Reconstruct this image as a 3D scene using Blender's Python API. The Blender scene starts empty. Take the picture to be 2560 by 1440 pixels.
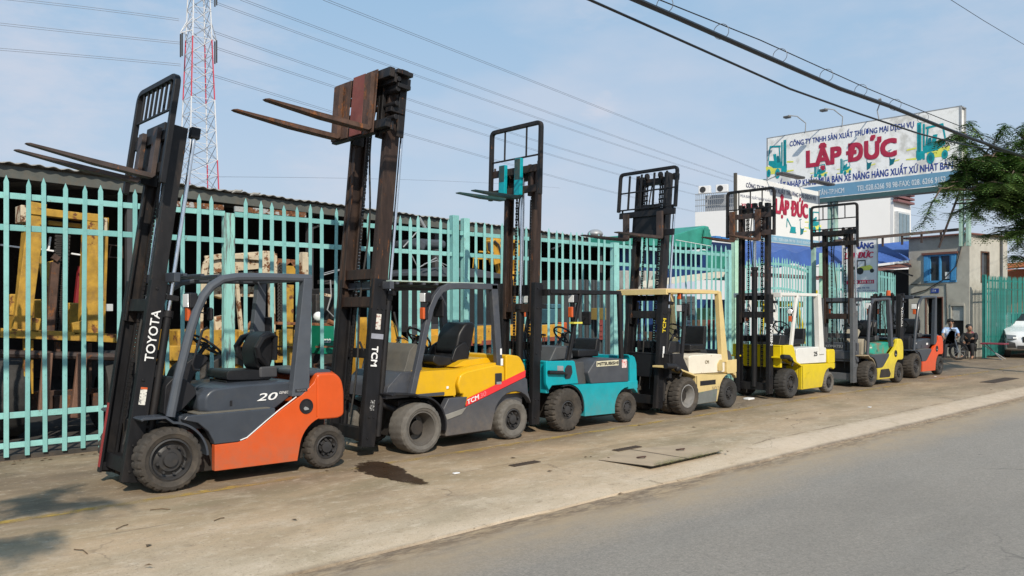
import bpy, math, random
from mathutils import Vector, Matrix
R_ = math.radians
random.seed(7)
SC = bpy.context.scene
COL = SC.collection
# ------------------------------------------------------------ camera, sky, sun, exposure
HCAM = 1.70; FPX = 2050.0; HY = 775.0
YAW = math.atan(2178 / FPX)                      # angle between the view and the fence line (+X)
cam = bpy.data.cameras.new('camera'); camo = bpy.data.objects.new('camera', cam); COL.objects.link(camo)
cam.sensor_width = 36; cam.lens = FPX / 2560 * 36; cam.shift_y = (HY - 720) / 2560
cam.clip_start = .05; cam.clip_end = 3000
camo.location = (0, 0, HCAM); camo.rotation_euler = (R_(90), 0, YAW - R_(90))
SC.camera = camo
SUN_EL = R_(38); SUN_AZ = math.atan2(.49, .872)   # light travels towards (+.40, +.916)
w = bpy.data.worlds.new('World'); SC.world = w; w.use_nodes = True
nt = w.node_tree; nt.nodes.clear()
def WN(t, **k):
    n = nt.nodes.new(t)
    for a, b in k.items(): setattr(n, a, b)
    return n
out = WN('ShaderNodeOutputWorld'); bg = WN('ShaderNodeBackground'); bg.inputs[1].default_value = .10
sky = WN('ShaderNodeTexSky', sky_type='NISHITA', sun_disc=False)
sky.sun_elevation = SUN_EL; sky.sun_rotation = math.pi + SUN_AZ
sky.air_density = 1.0; sky.dust_density = 1.6; sky.ozone_density = 1.6; sky.altitude = 0
tc = WN('ShaderNodeTexCoord')
mp = WN('ShaderNodeMapping'); mp.inputs['Scale'].default_value = (1.3, 1.3, 3.6); mp.inputs['Location'].default_value = (.35, .1, .2)
no = WN('ShaderNodeTexNoise'); no.inputs['Scale'].default_value = 2.7; no.inputs['Detail'].default_value = 7; no.inputs['Roughness'].default_value = .5
cr = WN('ShaderNodeValToRGB'); cr.color_ramp.elements[0].position = .5; cr.color_ramp.elements[1].position = .68
cr.color_ramp.elements[0].color = (0, 0, 0, 1); cr.color_ramp.elements[1].color = (.35, .35, .35, 1)
sx = WN('ShaderNodeSeparateXYZ')
hz = WN('ShaderNodeMapRange'); hz.inputs['From Min'].default_value = .0; hz.inputs['From Max'].default_value = 1
hz.inputs['To Min'].default_value = .9; hz.inputs['To Max'].default_value = .4
mx = WN('ShaderNodeMix', data_type='RGBA'); mx2 = WN('ShaderNodeMix', data_type='RGBA')
hc = WN('ShaderNodeValToRGB')                          # pale humid air, whiter towards the horizon
hc.color_ramp.elements[0].position = .0; hc.color_ramp.elements[0].color = (.62, .67, .77, 1)
hc.color_ramp.elements[1].position = .5; hc.color_ramp.elements[1].color = (.32, .61, .90, 1)
hs = WN('ShaderNodeVectorMath', operation='SCALE'); hs.inputs['Scale'].default_value = 10
mx2.inputs['B'].default_value = (7.2, 7.1, 7.8, 1)       # thin cloud
L = nt.links.new
L(tc.outputs['Generated'], mp.inputs[0]); L(mp.outputs[0], no.inputs[0]); L(no.outputs[0], cr.inputs[0])
L(tc.outputs['Generated'], sx.inputs[0]); L(sx.outputs['Z'], hz.inputs['Value'])
L(sx.outputs['Z'], hc.inputs[0]); L(hc.outputs[0], hs.inputs[0]); L(hs.outputs[0], mx.inputs['B'])
L(sky.outputs[0], mx.inputs['A']); L(hz.outputs[0], mx.inputs['Factor'])
nrm = WN('ShaderNodeVectorMath', operation='NORMALIZE'); L(tc.outputs['Generated'], nrm.inputs[0]); acc = cr.outputs[0]
n2 = WN('ShaderNodeTexNoise'); n2.inputs['Scale'].default_value = 14; n2.inputs['Detail'].default_value = 8; n2.inputs['Roughness'].default_value = .6; L(mp.outputs[0], n2.inputs[0])
for px_, py_, deg, amt in ((1500, 272, 2.6, .62), (575, 95, 5.5, .45), (60, 170, 10, .5), (840, 440, 5, .35), (1480, 0, 4, .4), (2450, 60, 9, .3)):   # a few soft small clouds
    r_ = (px_ - 1280) / FPX; d_ = Vector((math.cos(YAW) + r_ * math.sin(YAW), math.sin(YAW) - r_ * math.cos(YAW), (HY - py_) / FPX)).normalized()
    dp = WN('ShaderNodeVectorMath', operation='DISTANCE'); dp.inputs[1].default_value = d_; L(nrm.outputs[0], dp.inputs[0])
    ad = WN('ShaderNodeMath', operation='MULTIPLY_ADD'); ad.inputs[1].default_value = R_(deg) * 1.6; ad.inputs[2].default_value = 0; L(n2.outputs[0], ad.inputs[0])
    sm = WN('ShaderNodeMath', operation='ADD'); L(dp.outputs['Value'], sm.inputs[0]); L(ad.outputs[0], sm.inputs[1])
    rg = WN('ShaderNodeMapRange', interpolation_type='SMOOTHSTEP'); L(sm.outputs[0], rg.inputs['Value'])
    for q_, v_ in zip(('From Min', 'From Max', 'To Min', 'To Max'), (R_(deg) * .6, R_(deg) * 1.75, amt, 0)): rg.inputs[q_].default_value = v_
    mxx = WN('ShaderNodeMath', operation='MAXIMUM'); L(acc, mxx.inputs[0]); L(rg.outputs[0], mxx.inputs[1]); acc = mxx.outputs[0]
L(mx.outputs['Result'], mx2.inputs['A']); L(acc, mx2.inputs['Factor'])
L(mx2.outputs['Result'], bg.inputs[0]); L(bg.outputs[0], out.inputs[0])
sun = bpy.data.lights.new('sun', 'SUN'); suno = bpy.data.objects.new('sun', sun); COL.objects.link(suno)
sun.energy = 4.5; sun.angle = R_(.55); sun.color = (1, .915, .77)
ld = Vector((math.sin(SUN_AZ) * math.cos(SUN_EL), math.cos(SUN_AZ) * math.cos(SUN_EL), -math.sin(SUN_EL)))
suno.rotation_euler = ld.to_track_quat('-Z', 'Y').to_euler(); suno.location = (-10, -20, 20)
SC.view_settings.view_transform = 'Standard'; SC.view_settings.look = 'None'
SC.view_settings.exposure = 0; SC.view_settings.gamma = 1
SC.cycles.max_bounces = 6; SC.cycles.transparent_max_bounces = 12
SC.cycles.use_denoising = True

# ------------------------------------------------------------ materials
MATS = {}
def mat(name, c, rough=.6, metal=0, var=.12, scale=6, dirt=0, dirtc=(.16, .11, .07), dscale=5, rust=0, rscale=7,
        bump=0, bscale=60, spec=.5, stretch=(1, 1, 1), coat=0, emit=0, mottled=None, dthr=.5, low=0, orand=0, scr=0):
    if name in MATS: return MATS[name]
    m = bpy.data.materials.new(name); m.use_nodes = True; MATS[name] = m
    t = m.node_tree; N = t.nodes; K = t.links.new; b = N['Principled BSDF']
    b.inputs['Metallic'].default_value = metal; b.inputs['Specular IOR Level'].default_value = spec
    b.inputs['Coat Weight'].default_value = coat; b.inputs['Coat Roughness'].default_value = .15
    co = N.new('ShaderNodeTexCoord'); ma = N.new('ShaderNodeMapping'); ma.inputs['Scale'].default_value = stretch
    K(co.outputs['Object'], ma.inputs[0])
    def noise(s, d=4, r=.6, off=0):
        n = N.new('ShaderNodeTexNoise'); n.inputs['Scale'].default_value = s; n.inputs['Detail'].default_value = d
        n.inputs['Roughness'].default_value = r
        if off:
            a = N.new('ShaderNodeVectorMath'); a.inputs[1].default_value = (off, off * .7, off * 1.3)
            K(ma.outputs[0], a.inputs[0]); K(a.outputs[0], n.inputs[0])
        else: K(ma.outputs[0], n.inputs[0])
        return n.outputs[0]
    def ramp(src, lo, hi, a=0., bb=1.):
        r = N.new('ShaderNodeMapRange'); r.clamp = True
        for q, v in zip(('From Min', 'From Max', 'To Min', 'To Max'), (lo, hi, a, bb)): r.inputs[q].default_value = v
        K(src, r.inputs['Value']); return r.outputs[0]
    def mix(f, A, B, bt='MIX'):
        x = N.new('ShaderNodeMix'); x.data_type = 'RGBA'; x.blend_type = bt
        if isinstance(f, float): x.inputs['Factor'].default_value = f
        else: K(f, x.inputs['Factor'])
        for s, v in (('A', A), ('B', B)):
            if isinstance(v, tuple): x.inputs[s].default_value = (*v, 1) if len(v) == 3 else v
            else: K(v, x.inputs[s])
        return x.outputs['Result']
    col = mix(ramp(noise(scale), .3, .7), tuple(max(0, v * (1 - var)) for v in c), tuple(min(1, v * (1 + var)) for v in c))
    ro = None
    if mottled: col = mix(ramp(noise(mottled[1], 6, .65, 3), .5, .62), col, mottled[0])
    if dirt:
        f = ramp(noise(dscale, 7, .7, 9), dthr, dthr + .25, 0, dirt); col = mix(f, col, dirtc)
        ro = f
    if scr:                                            # fine scratches and chips down to primer
        n1 = N.new('ShaderNodeTexNoise'); n1.inputs['Scale'].default_value = 9; n1.inputs['Detail'].default_value = 8; n1.inputs['Roughness'].default_value = .8
        m2 = N.new('ShaderNodeMapping'); m2.inputs['Scale'].default_value = (.5, 1, 3.5); m2.inputs['Rotation'].default_value = (0, .5, 0); K(co.outputs['Object'], m2.inputs[0]); K(m2.outputs[0], n1.inputs[0])
        col = mix(ramp(n1.outputs[0], .655, .675, 0, scr), col, (.20, .17, .14))
    if low:                                            # road dust thrown up on the lower panels
        sp_ = N.new('ShaderNodeSeparateXYZ'); K(co.outputs['Object'], sp_.inputs[0]); mm = N.new('ShaderNodeMath'); mm.operation = 'MULTIPLY'
        K(ramp(sp_.outputs['Z'], .62, .10, 0, low), mm.inputs[0]); K(ramp(noise(7, 6, .7, 33), .35, .65, .25, 1), mm.inputs[1]); col = mix(mm.outputs[0], col, (.20, .155, .11))
    if orand:
        oi = N.new('ShaderNodeObjectInfo'); col = mix(ramp(oi.outputs['Random'], 0, 1, 0, orand), col, (.12, .33, .33))
    if rust:
        f = ramp(noise(rscale, 8, .7, 21), .66 - rust * .3, .70 - rust * .3)
        rc = mix(ramp(noise(30, 3, .6, 5), .35, .65), (.075, .028, .012), (.22, .085, .03))
        col = mix(f, col, rc); ro = f
        K(ramp(f, 0, 1, metal, 0), b.inputs['Metallic'])
    K(col, b.inputs['Base Color'])
    if ro is not None: K(ramp(ro, 0, 1, rough, .85), b.inputs['Roughness'])
    else: K(ramp(noise(scale * 2, 3, .6, 2), .3, .7, max(.02, rough - .08), min(1, rough + .08)), b.inputs['Roughness'])
    if bump:
        bp = N.new('ShaderNodeBump'); bp.inputs['Strength'].default_value = bump; bp.inputs['Distance'].default_value = .01
        K(noise(bscale, 6, .7), bp.inputs['Height']); K(bp.outputs[0], b.inputs['Normal'])
    if emit:
        b.inputs['Emission Color'].default_value = (*c, 1); b.inputs['Emission Strength'].default_value = emit
    return m
DUST = (.20, .16, .12)
mint = mat('mint_paint', (.27, .55, .53), .5, var=.16, scale=4, dirt=.55, dirtc=(.20, .27, .24), dscale=14, bump=.15, dthr=.55, orand=.6, rust=.10, rscale=13)
mintpeel = mat('peeling_mint_paint', (.27, .55, .50), .55, var=.10, mottled=((.16, .17, .17), 9), bump=.2, stretch=(3, 3, .35))
rusty = mat('rusty_galvanised', (.35, .36, .36), .6, rust=.65, rscale=9)
blk = mat('black_mast_paint', (.010, .010, .012), .5, spec=.3, var=.3, dirt=.55, dirtc=(.035, .027, .022), dscale=3, stretch=(2, 2, .6))
blk2 = mat('worn_black_steel', (.014, .013, .014), .5, spec=.3, var=.3, dirt=.7, dirtc=(.075, .05, .035), dscale=4, rust=.08, stretch=(2, 2, .7))
brn = mat('brown_greasy_mast_steel', (.032, .020, .016), .55, spec=.3, var=.4, dirt=.8, dirtc=(.075, .045, .03), dscale=4, rust=.16, stretch=(3, 3, .5))
redr = mat('red_worn_rail', (.30, .03, .03), .5, dirt=.7, dirtc=(.06, .03, .025), dscale=6, stretch=(2, 2, .5))
rustm = mat('rusted_steel', (.075, .04, .028), .75, var=.5, scale=9, rust=.34, bump=.3, stretch=(1, 1, .6))
rustd = mat('dark_rusted_fork_steel', (.05, .034, .03), .6, var=.4, scale=7, rust=.22, bump=.2)
rustr = mat('red_oxide_plate', (.17, .045, .035), .7, var=.25, dirt=.4)
tyre = mat('dusty_rubber', (.045, .038, .032), .85, var=.3, scale=10, dirt=.75, dirtc=(.105, .083, .062), dscale=6, bump=.4, bscale=40)
tyre2 = mat('grey_worn_rubber', (.12, .11, .098), .85, var=.2, scale=12, dirt=.5, dirtc=(.10, .08, .06), dscale=7, bump=.4)
tyre3 = mat('dark_rubber', (.030, .028, .027), .8, var=.3, scale=10, dirt=.5, dirtc=(.07, .06, .05), bump=.3)
rimd = mat('dark_rim', (.028, .027, .028), .5, var=.3, dirt=.5, dirtc=(.07, .055, .042), dscale=9)
rims = mat('silver_rim', (.33, .32, .31), .45, metal=.4, dirt=.8, dirtc=(.05, .045, .04), dscale=6)
chrome = mat('chrome_rod', (.75, .76, .78), .18, metal=1, var=.05)
seatm = mat('black_vinyl', (.010, .010, .012), .42, spec=.35, var=.3, scale=5, dirt=.3, dirtc=(.03, .028, .026), bump=.05)
blkpl = mat('black_plastic', (.014, .014, .017), .5, spec=.3, dirt=.3, dirtc=(.06, .055, .05))
dash = mat('dusty_dash_plastic', (.10, .095, .085), .7, dirt=.5, dirtc=(.17, .15, .12))
glassl = mat('lamp_lens', (.75, .77, .78), .12, var=.1, spec=.8)
orl = mat('orange_lens', (.55, .10, .025), .3)
white = mat('white_lettering', (.78, .78, .78), .5, var=.04)
inkb = mat('black_lettering', (.02, .02, .025), .5)
mirror = mat('mirror_glass', (.05, .055, .06), .1)
under = mat('undercarriage', (.022, .018, .016), .8, dirt=.6, dirtc=(.06, .045, .03))
tape = mat('pale_tape', (.42, .52, .45), .4, var=.25, scale=20)
YB = dict(dirt=.35, dscale=4, coat=.08, spec=.35)
toy_or = mat('orange_red_paint', (.60, .085, .014), .33, var=.05, dirt=.22, dirtc=(.35, .09, .04), dscale=3, low=.5, scr=.5, coat=.12, spec=.35)
toy_or2 = mat('bright_orange_red_paint', (.68, .075, .014), .33, var=.05, dirt=.15, dirtc=(.35, .09, .04), low=.3, coat=.12, spec=.35)
toy_gr = mat('slate_grey_paint', (.045, .053, .068), .36, var=.10, dirt=.35, dirtc=(.08, .078, .075), dscale=5, scr=.35, coat=.08, spec=.35)
tcm_y = mat('golden_yellow_paint', (.66, .38, .008), .35, var=.05, dirt=.25, dirtc=(.45, .27, .06), dscale=6, scr=.5, coat=.12, spec=.35)
tcm_g = mat('graphite_paint', (.055, .06, .074), .42, var=.12, dirt=.5, dirtc=(.12, .115, .11), dscale=6, low=.6, scr=.6)
tcm_r = mat('red_stripe', (.70, .03, .035), .4, var=.05, dirt=.15)
teal = mat('turquoise_paint', (.002, .31, .37), .38, var=.08, dirt=.35, dirtc=(.04, .24, .26), dscale=4, low=.4, scr=.5, coat=.08, spec=.35)
tealr = mat('worn_turquoise_paint', (.004, .20, .24), .45, rust=.10, rscale=9)
gunm = mat('gunmetal_cover', (.055, .06, .072), .45, dirt=.4, dirtc=(.10, .10, .10))
cream = mat('cream_yellow_paint', (.64, .49, .22), .42, var=.06, dirt=.35, dirtc=(.42, .32, .17), dscale=5, low=.5, scr=.6)
creamw = mat('chipped_white_paint', (.72, .66, .55), .45, var=.06, rust=.16, rscale=6)
niy = mat('lemon_yellow_paint', (.66, .50, .008), .36, var=.05, dirt=.15, dirtc=(.5, .38, .05), low=.35, scr=.3, coat=.08, spec=.35)
niw = mat('white_paint', (.68, .67, .64), .4, var=.04, dirt=.15, dirtc=(.4, .38, .33))
koy = mat('pale_yellow_paint', (.66, .52, .03), .4, var=.06, dirt=.4, dirtc=(.35, .28, .10), low=.6, scr=.5)
kog = mat('green_and_rust_hood_paint', (.02, .30, .22), .4, mottled=((.30, .10, .05), 2.2))
tan = mat('tan_dusty_cover', (.33, .29, .22), .8, dirt=.5)
yard_y = mat('weathered_yellow', (.42, .24, .03), .65, var=.3, dirt=.85, dirtc=(.19, .11, .045), rust=.27, rscale=4)
yard_o = mat('orange_yellow', (.55, .29, .03), .6, var=.15, dirt=.5, dirtc=(.2, .11, .05), rust=.18)
yard_w = mat('rusty_offwhite', (.55, .46, .33), .65, var=.15, rust=.48, rscale=5)
alu = mat('galvanised_steel', (.34, .35, .36), .45, metal=.3, dirt=.4, dirtc=(.2, .18, .16))

# ------------------------------------------------------------ mesh helper
class MB:
    def __init__(s, M=None): s.v = []; s.f = []; s.mi = []; s.M = M or Matrix()
    def add(s, vs, fs, m=0):
        o = len(s.v); s.v += [s.M @ Vector(p) for p in vs]
        for f in fs: s.f.append([i + o for i in f]); s.mi.append(m)
        return s
    def box(s, x0, y0, z0, x1, y1, z1, m=0):
        x0, x1 = sorted((x0, x1)); y0, y1 = sorted((y0, y1)); z0, z1 = sorted((z0, z1))
        return s.add([(x0, y0, z0), (x1, y0, z0), (x1, y1, z0), (x0, y1, z0), (x0, y0, z1), (x1, y0, z1), (x1, y1, z1), (x0, y1, z1)],
                     [(3, 2, 1, 0), (4, 5, 6, 7), (0, 1, 5, 4), (1, 2, 6, 5), (2, 3, 7, 6), (3, 0, 4, 7)], m)
    def beam(s, p, q, w, h, m=0, up=(0, 0, 1)):
        p = Vector(p); q = Vector(q); d = (q - p).normalized(); u = Vector(up)
        if abs(d.dot(u)) > .98: u = Vector((1, 0, 0))
        a = d.cross(u).normalized(); b = a.cross(d).normalized(); vs = []
        for c in (p, q):
            for i, j in ((-1, -1), (1, -1), (1, 1), (-1, 1)): vs.append(c + a * (i * w / 2) + b * (j * h / 2))
        return s.add(vs, [(3, 2, 1, 0), (4, 5, 6, 7), (0, 1, 5, 4), (1, 2, 6, 5), (2, 3, 7, 6), (3, 0, 4, 7)], m)
    def tube(s, pts, r, n=8, m=0, close=False):
        pts = [Vector(p) for p in pts]; k = len(pts); rs = r if isinstance(r, (list, tuple)) else [r] * k
        vs = []; pa = None
        for i, p in enumerate(pts):
            if close: d = pts[(i + 1) % k] - pts[i - 1]
            else: d = pts[min(i + 1, k - 1)] - pts[max(i - 1, 0)]
            d.normalize()
            if pa is None:
                u = Vector((0, 0, 1)) if abs(d.z) < .9 else Vector((1, 0, 0)); pa = d.cross(u).normalized()
            else: pa = (pa - d * pa.dot(d)).normalized()
            b = d.cross(pa)
            for j in range(n):
                t = 2 * math.pi * j / n; vs.append(p + (pa * math.cos(t) + b * math.sin(t)) * rs[i])
        fs = []
        for i in range(k if close else k - 1):
            for j in range(n):
                a0 = i * n + j; a1 = i * n + (j + 1) % n; i2 = (i + 1) % k
                fs.append((a0, a1, i2 * n + (j + 1) % n, i2 * n + j))
        if not close: fs += [tuple(reversed(range(n))), tuple(range((k - 1) * n, k * n))]
        return s.add(vs, fs, m)
    def cyl(s, p, q, r, r2=None, n=16, m=0): return s.tube([p, q], [r, r if r2 is None else r2], n, m)
    def sweep(s, pts, w, h, m=0):
        """rectangular bar along a path in an XZ plane; w across (y), h in the plane"""
        pts = [Vector(p) for p in pts]; k = len(pts); vs = []
        for i, p in enumerate(pts):
            d1 = (pts[i] - pts[i - 1]).normalized() if i else None
            d2 = (pts[i + 1] - pts[i]).normalized() if i < k - 1 else None
            d = ((d1 or d2) + (d2 or d1)).normalized(); nn = Vector((-d.z, 0, d.x))
            c = 1.0 if d1 is None or d2 is None else 1 / max(.5, d.dot(d1))
            for a, b in ((-1, -1), (1, -1), (1, 1), (-1, 1)): vs.append(p + Vector((0, a * w / 2, 0)) + nn * (b * h / 2 * c))
        fs = [(3, 2, 1, 0), tuple(range((k - 1) * 4, k * 4))]
        for i in range(k - 1):
            for j in range(4): fs.append((i * 4 + j, i * 4 + (j + 1) % 4, i * 4 + 4 + (j + 1) % 4, i * 4 + 4 + j))
        return s.add(vs, fs, m)
    def prism(s, poly, y0, y1, m=0, inset=0):
        """XZ outline extruded along y"""
        n = len(poly); ar = sum(poly[i][0] * poly[(i + 1) % n][1] - poly[(i + 1) % n][0] * poly[i][1] for i in range(n))
        if ar < 0: poly = poly[::-1]
        vs = [(x, y0, z) for x, z in poly] + [(x, y1, z) for x, z in poly]
        fs = [tuple(range(n)), tuple(reversed(range(n, 2 * n)))] + [(i, n + i, n + (i + 1) % n, (i + 1) % n) for i in range(n)]
        return s.add(vs, fs, m)
    def flat(s, poly, z0, z1, m=0):
        """XY outline extruded along z"""
        n = len(poly); ar = sum(poly[i][0] * poly[(i + 1) % n][1] - poly[(i + 1) % n][0] * poly[i][1] for i in range(n))
        if ar < 0: poly = poly[::-1]
        vs = [(x, y, z0) for x, y in poly] + [(x, y, z1) for x, y in poly]
        fs = [tuple(reversed(range(n))), tuple(range(n, 2 * n))] + [(i, (i + 1) % n, n + (i + 1) % n, n + i) for i in range(n)]
        return s.add(vs, fs, m)
    def lathe(s, prof, c, n=32, m=0, mods=None, sgn=1):
        """(radius, y) outline turned about the y axis through c"""
        k = len(prof); vs = []
        for i in range(n):
            t = 2 * math.pi * i / n
            for j, (r, y) in enumerate(prof):
                rr = r + (mods(i, j) if mods else 0)
                vs.append((c[0] + rr * math.cos(t), c[1] + sgn * y, c[2] + rr * math.sin(t)))
        fs = []
        for i in range(n):
            i2 = (i + 1) % n
            for j in range(k - 1):
                f = (i * k + j, i * k + j + 1, i2 * k + j + 1, i2 * k + j)
                fs.append(f if sgn > 0 else f[::-1])
        return s.add(vs, fs, m)
    def ball(s, c, r, m=0, n=12, sc=(1, 1, 1)):
        vs = [(c[0], c[1], c[2] + r * sc[2])]; fs = []
        for i in range(1, n // 2):
            t = math.pi * i / (n // 2)
            for j in range(n):
                p = 2 * math.pi * j / n
                vs.append((c[0] + r * sc[0] * math.sin(t) * math.cos(p), c[1] + r * sc[1] * math.sin(t) * math.sin(p), c[2] + r * sc[2] * math.cos(t)))
        vs.append((c[0], c[1], c[2] - r * sc[2])); k = n // 2 - 1
        for j in range(n): fs.append((0, 1 + j, 1 + (j + 1) % n))
        for i in range(k - 1):
            for j in range(n): fs.append((1 + i * n + j, 1 + (i + 1) * n + j, 1 + (i + 1) * n + (j + 1) % n, 1 + i * n + (j + 1) % n))
        for j in range(n): fs.append((1 + (k - 1) * n + j, len(vs) - 1, 1 + (k - 1) * n + (j + 1) % n))
        return s.add(vs, fs, m)
    def torus(s, c, r, t, nrm, n=28, m=0):
        nrm = Vector(nrm).normalized(); u = nrm.orthogonal().normalized(); v = nrm.cross(u)
        return s.tube([Vector(c) + (u * math.cos(a) + v * math.sin(a)) * r for a in [2 * math.pi * i / n for i in range(n)]], t, 6, m, True)
    def build(s, name, mats, parent=None, bevel=0, seg=2, angle=32, loc=None, rotz=0):
        me = bpy.data.meshes.new(name)
        me.from_pydata([tuple(p) for p in s.v], [], s.f)
        mats = mats if isinstance(mats, (list, tuple)) else [mats]
        for x in mats: me.materials.append(x)
        me.polygons.foreach_set('material_index', s.mi); me.polygons.foreach_set('use_smooth', [True] * len(s.f))
        me.update(); me.set_sharp_from_angle(angle=R_(angle))
        o = bpy.data.objects.new(name, me); COL.objects.link(o)
        if bevel:
            b = o.modifiers.new('bevel', 'BEVEL'); b.width = bevel; b.segments = seg; b.limit_method = 'ANGLE'; b.angle_limit = R_(32); b.harden_normals = True
        if parent: o.parent = parent
        if loc is not None: o.location = loc
        o.rotation_euler.z = rotz
        return o
def thing(name, label, cat, loc=(0, 0, 0), rz=0, group=None):
    o = bpy.data.objects.new(name, None); COL.objects.link(o); o.location = loc; o.rotation_euler.z = rz; o.empty_display_size = .2
    return tag(o, label, cat, group)
def tag(o, label, cat, group=None, kind=None):
    o['label'] = label; o['category'] = cat
    if group: o['group'] = group
    if kind: o['kind'] = kind
    return o
def struct(o): o['kind'] = 'structure'; return o
TXT = {}
def text(mb, s, o, r, u, h, m=0, bold=0, shear=0, fit=None, thick=.0015, align='L'):
    """letters h high laid on a plane: origin o, reading direction r, up u"""
    if bold:                                            # heavier strokes: shifted copies, each a hair higher
        q = bold * h * 1.0; rv = Vector(r).normalized(); uv = Vector(u).normalized()
        for k, (a, c) in enumerate(((-1, -1), (1, -1), (-1, 1), (1, 1), (0, 0))): text(mb, s, Vector(o) + rv * a * q + uv * c * q, r, u, h, m, 0, shear, fit, thick + .0012 * k, align)
        return
    key = (s, bold, shear)
    if key not in TXT:
        cu = bpy.data.curves.new('t', 'FONT'); cu.body = s; cu.size = 1; cu.offset = bold; cu.shear = shear; cu.resolution_u = 3
        ob = bpy.data.objects.new('t', cu); COL.objects.link(ob)
        dg = bpy.context.evaluated_depsgraph_get(); me = bpy.data.meshes.new_from_object(ob.evaluated_get(dg))
        vs = [tuple(v.co) for v in me.vertices]; fs = [tuple(p.vertices) for p in me.polygons]
        pr = list(range(len(vs)))                          # outlines that overlap inside a letter get their own level
        def fd(a):
            while pr[a] != a: pr[a] = pr[pr[a]]; a = pr[a]
            return a
        for f in fs:
            for q in f[1:]: pr[fd(q)] = fd(f[0])
        ids = {}; isl = [ids.setdefault(fd(i), len(ids)) for i in range(len(vs))]
        bpy.data.objects.remove(ob); bpy.data.curves.remove(cu); bpy.data.meshes.remove(me); TXT[key] = (vs, fs, isl)
    vs, fs, isl = TXT[key]
    if not vs: return
    x0 = min(v[0] for v in vs); x1 = max(v[0] for v in vs)
    sc = h / .70; sx = sc if not fit else fit / (x1 - x0)
    o = Vector(o); r = Vector(r).normalized(); u = Vector(u).normalized(); n = r.cross(u)
    sh = -(x1 - x0) * sx / 2 if align == 'C' else 0
    P = [o + r * ((v[0] - x0) * sx + sh) + u * (v[1] * sc) + n * thick for v in vs]; V2 = []; F2 = []
    for fi, f in enumerate(fs):                            # every facet on its own hair-thin level: overlapping strokes never share a plane
        F2.append(tuple(range(len(V2), len(V2) + len(f)))); V2 += [P[q] + n * (.00007 * (fi % 13)) for q in f]
    mb.add(V2, F2, m)
def rounded(pts, r, n=4):
    """round the corners of a 2D outline"""
    o = []; k = len(pts)
    for i in range(k):
        p = Vector(pts[i]); a = Vector(pts[i - 1]) - p; b = Vector(pts[(i + 1) % k]) - p
        q = min(r, a.length * .45, b.length * .45); s = p + a.normalized() * q; e = p + b.normalized() * q
        for j in range(n + 1):
            t = j / n; o.append(tuple(s * (1 - t) ** 2 + p * (2 * t * (1 - t)) + e * t * t))
    return o
def arc(cx, cz, r, a0, a1, n=8): return [(cx + r * math.cos(R_(a0 + (a1 - a0) * i / n)), cz + r * math.sin(R_(a0 + (a1 - a0) * i / n))) for i in range(n + 1)]

# ------------------------------------------------------------ forklift parts
def wheel(root, x, yo, side, r, w, ri, style, tm, rm, lug=.012, dual=False, name='wheel', nb=96):
    """yo: outer face distance from the centreline; side -1 faces the road"""
    ys = side * yo
    def one(y_out, nm):
        c = (x, y_out, r)
        pr = [(ri, .03), (ri + .012, .012), (ri + .04, .004), (r - .055, -.004), (r - .022, .006), (r - .004, .028), (r, .05), (r, w * .5), (r, w - .05), (r - .004, w - .028),
              (r - .022, w - .006), (r - .055, w + .004), (ri + .02, w - .01), (ri, w - .03)]
        def md(i, j):
            ph = (i + (1 if 4 <= j <= 6 else 0)) % 4
            if j in (5, 6, 8, 9): return -lug if ph < 1 else 0
            if j == 7: return -lug * .4 if i % 8 < 1 else 0
            if j in (4, 10): return -lug * .6 if ph < 1 else 0
            return 0
        return MB().lathe(pr, c, nb, 0, md, -side).build(nm, tm, root, angle=25)
    t = one(ys, name)
    if dual: one(ys - side * (w + .025), 'inner_wheel')
    c = (x, ys, r); rb = MB(); s = -side
    if style == 'deep':
        rb.lathe([(ri + .004, .02), (ri - .012, .018), (ri - .02, .05), (ri - .035, .10), (ri - .045, .17), (ri - .05, .20), (.07, .205), (.065, .17), (.0, .17)], c, 40, 0, None, s)
        nb2, dpt, br = 6, .195, .10
    else:
        rb.lathe([(ri + .004, .022), (ri - .012, .016), (ri - .022, .035), (ri - .035, .07), (ri - .05, .075), (ri * .62, .06), (ri * .55, .045), (.05 + ri * .12, .045), (.045 + ri * .1, .018), (.0, .014)], c, 40, 0, None, s)
        nb2, dpt, br = 8, .045, ri * .66
    for k in range(nb2):
        a = 2 * math.pi * k / nb2 + .2; p = (x + br * math.cos(a), ys + s * dpt, r + br * math.sin(a))
        rb.cyl(p, (p[0], ys + s * (dpt - .03), p[2]), .013, n=6)
    rb.build('rim', rm, t)
    return t
def chan(mb, yo, s, dx, wy, z0, z1, t=.018, m=0):
    """a C rail standing on z0..z1; web at the outside (yo), s = side; opening towards the centre"""
    y1 = s * yo; y2 = s * (yo - t); y3 = s * (yo - wy)
    mb.box(-dx / 2, y1, z0, dx / 2, y2, z1, m)
    mb.box(-dx / 2, y2, z0, -dx / 2 + t * 1.3, y3, z1, m); mb.box(dx / 2 - t * 1.3, y2, z0, dx / 2, y3, z1, m)
def chain(mb, x, y, z0, z1, m=0):
    z = z0; k = 0
    while z < z1:
        wv = .016 if k % 2 else .009
        mb.box(x - .012, y - wv, z, x + .012, y + wv, z + .034, m); z += .04; k += 1
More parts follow.
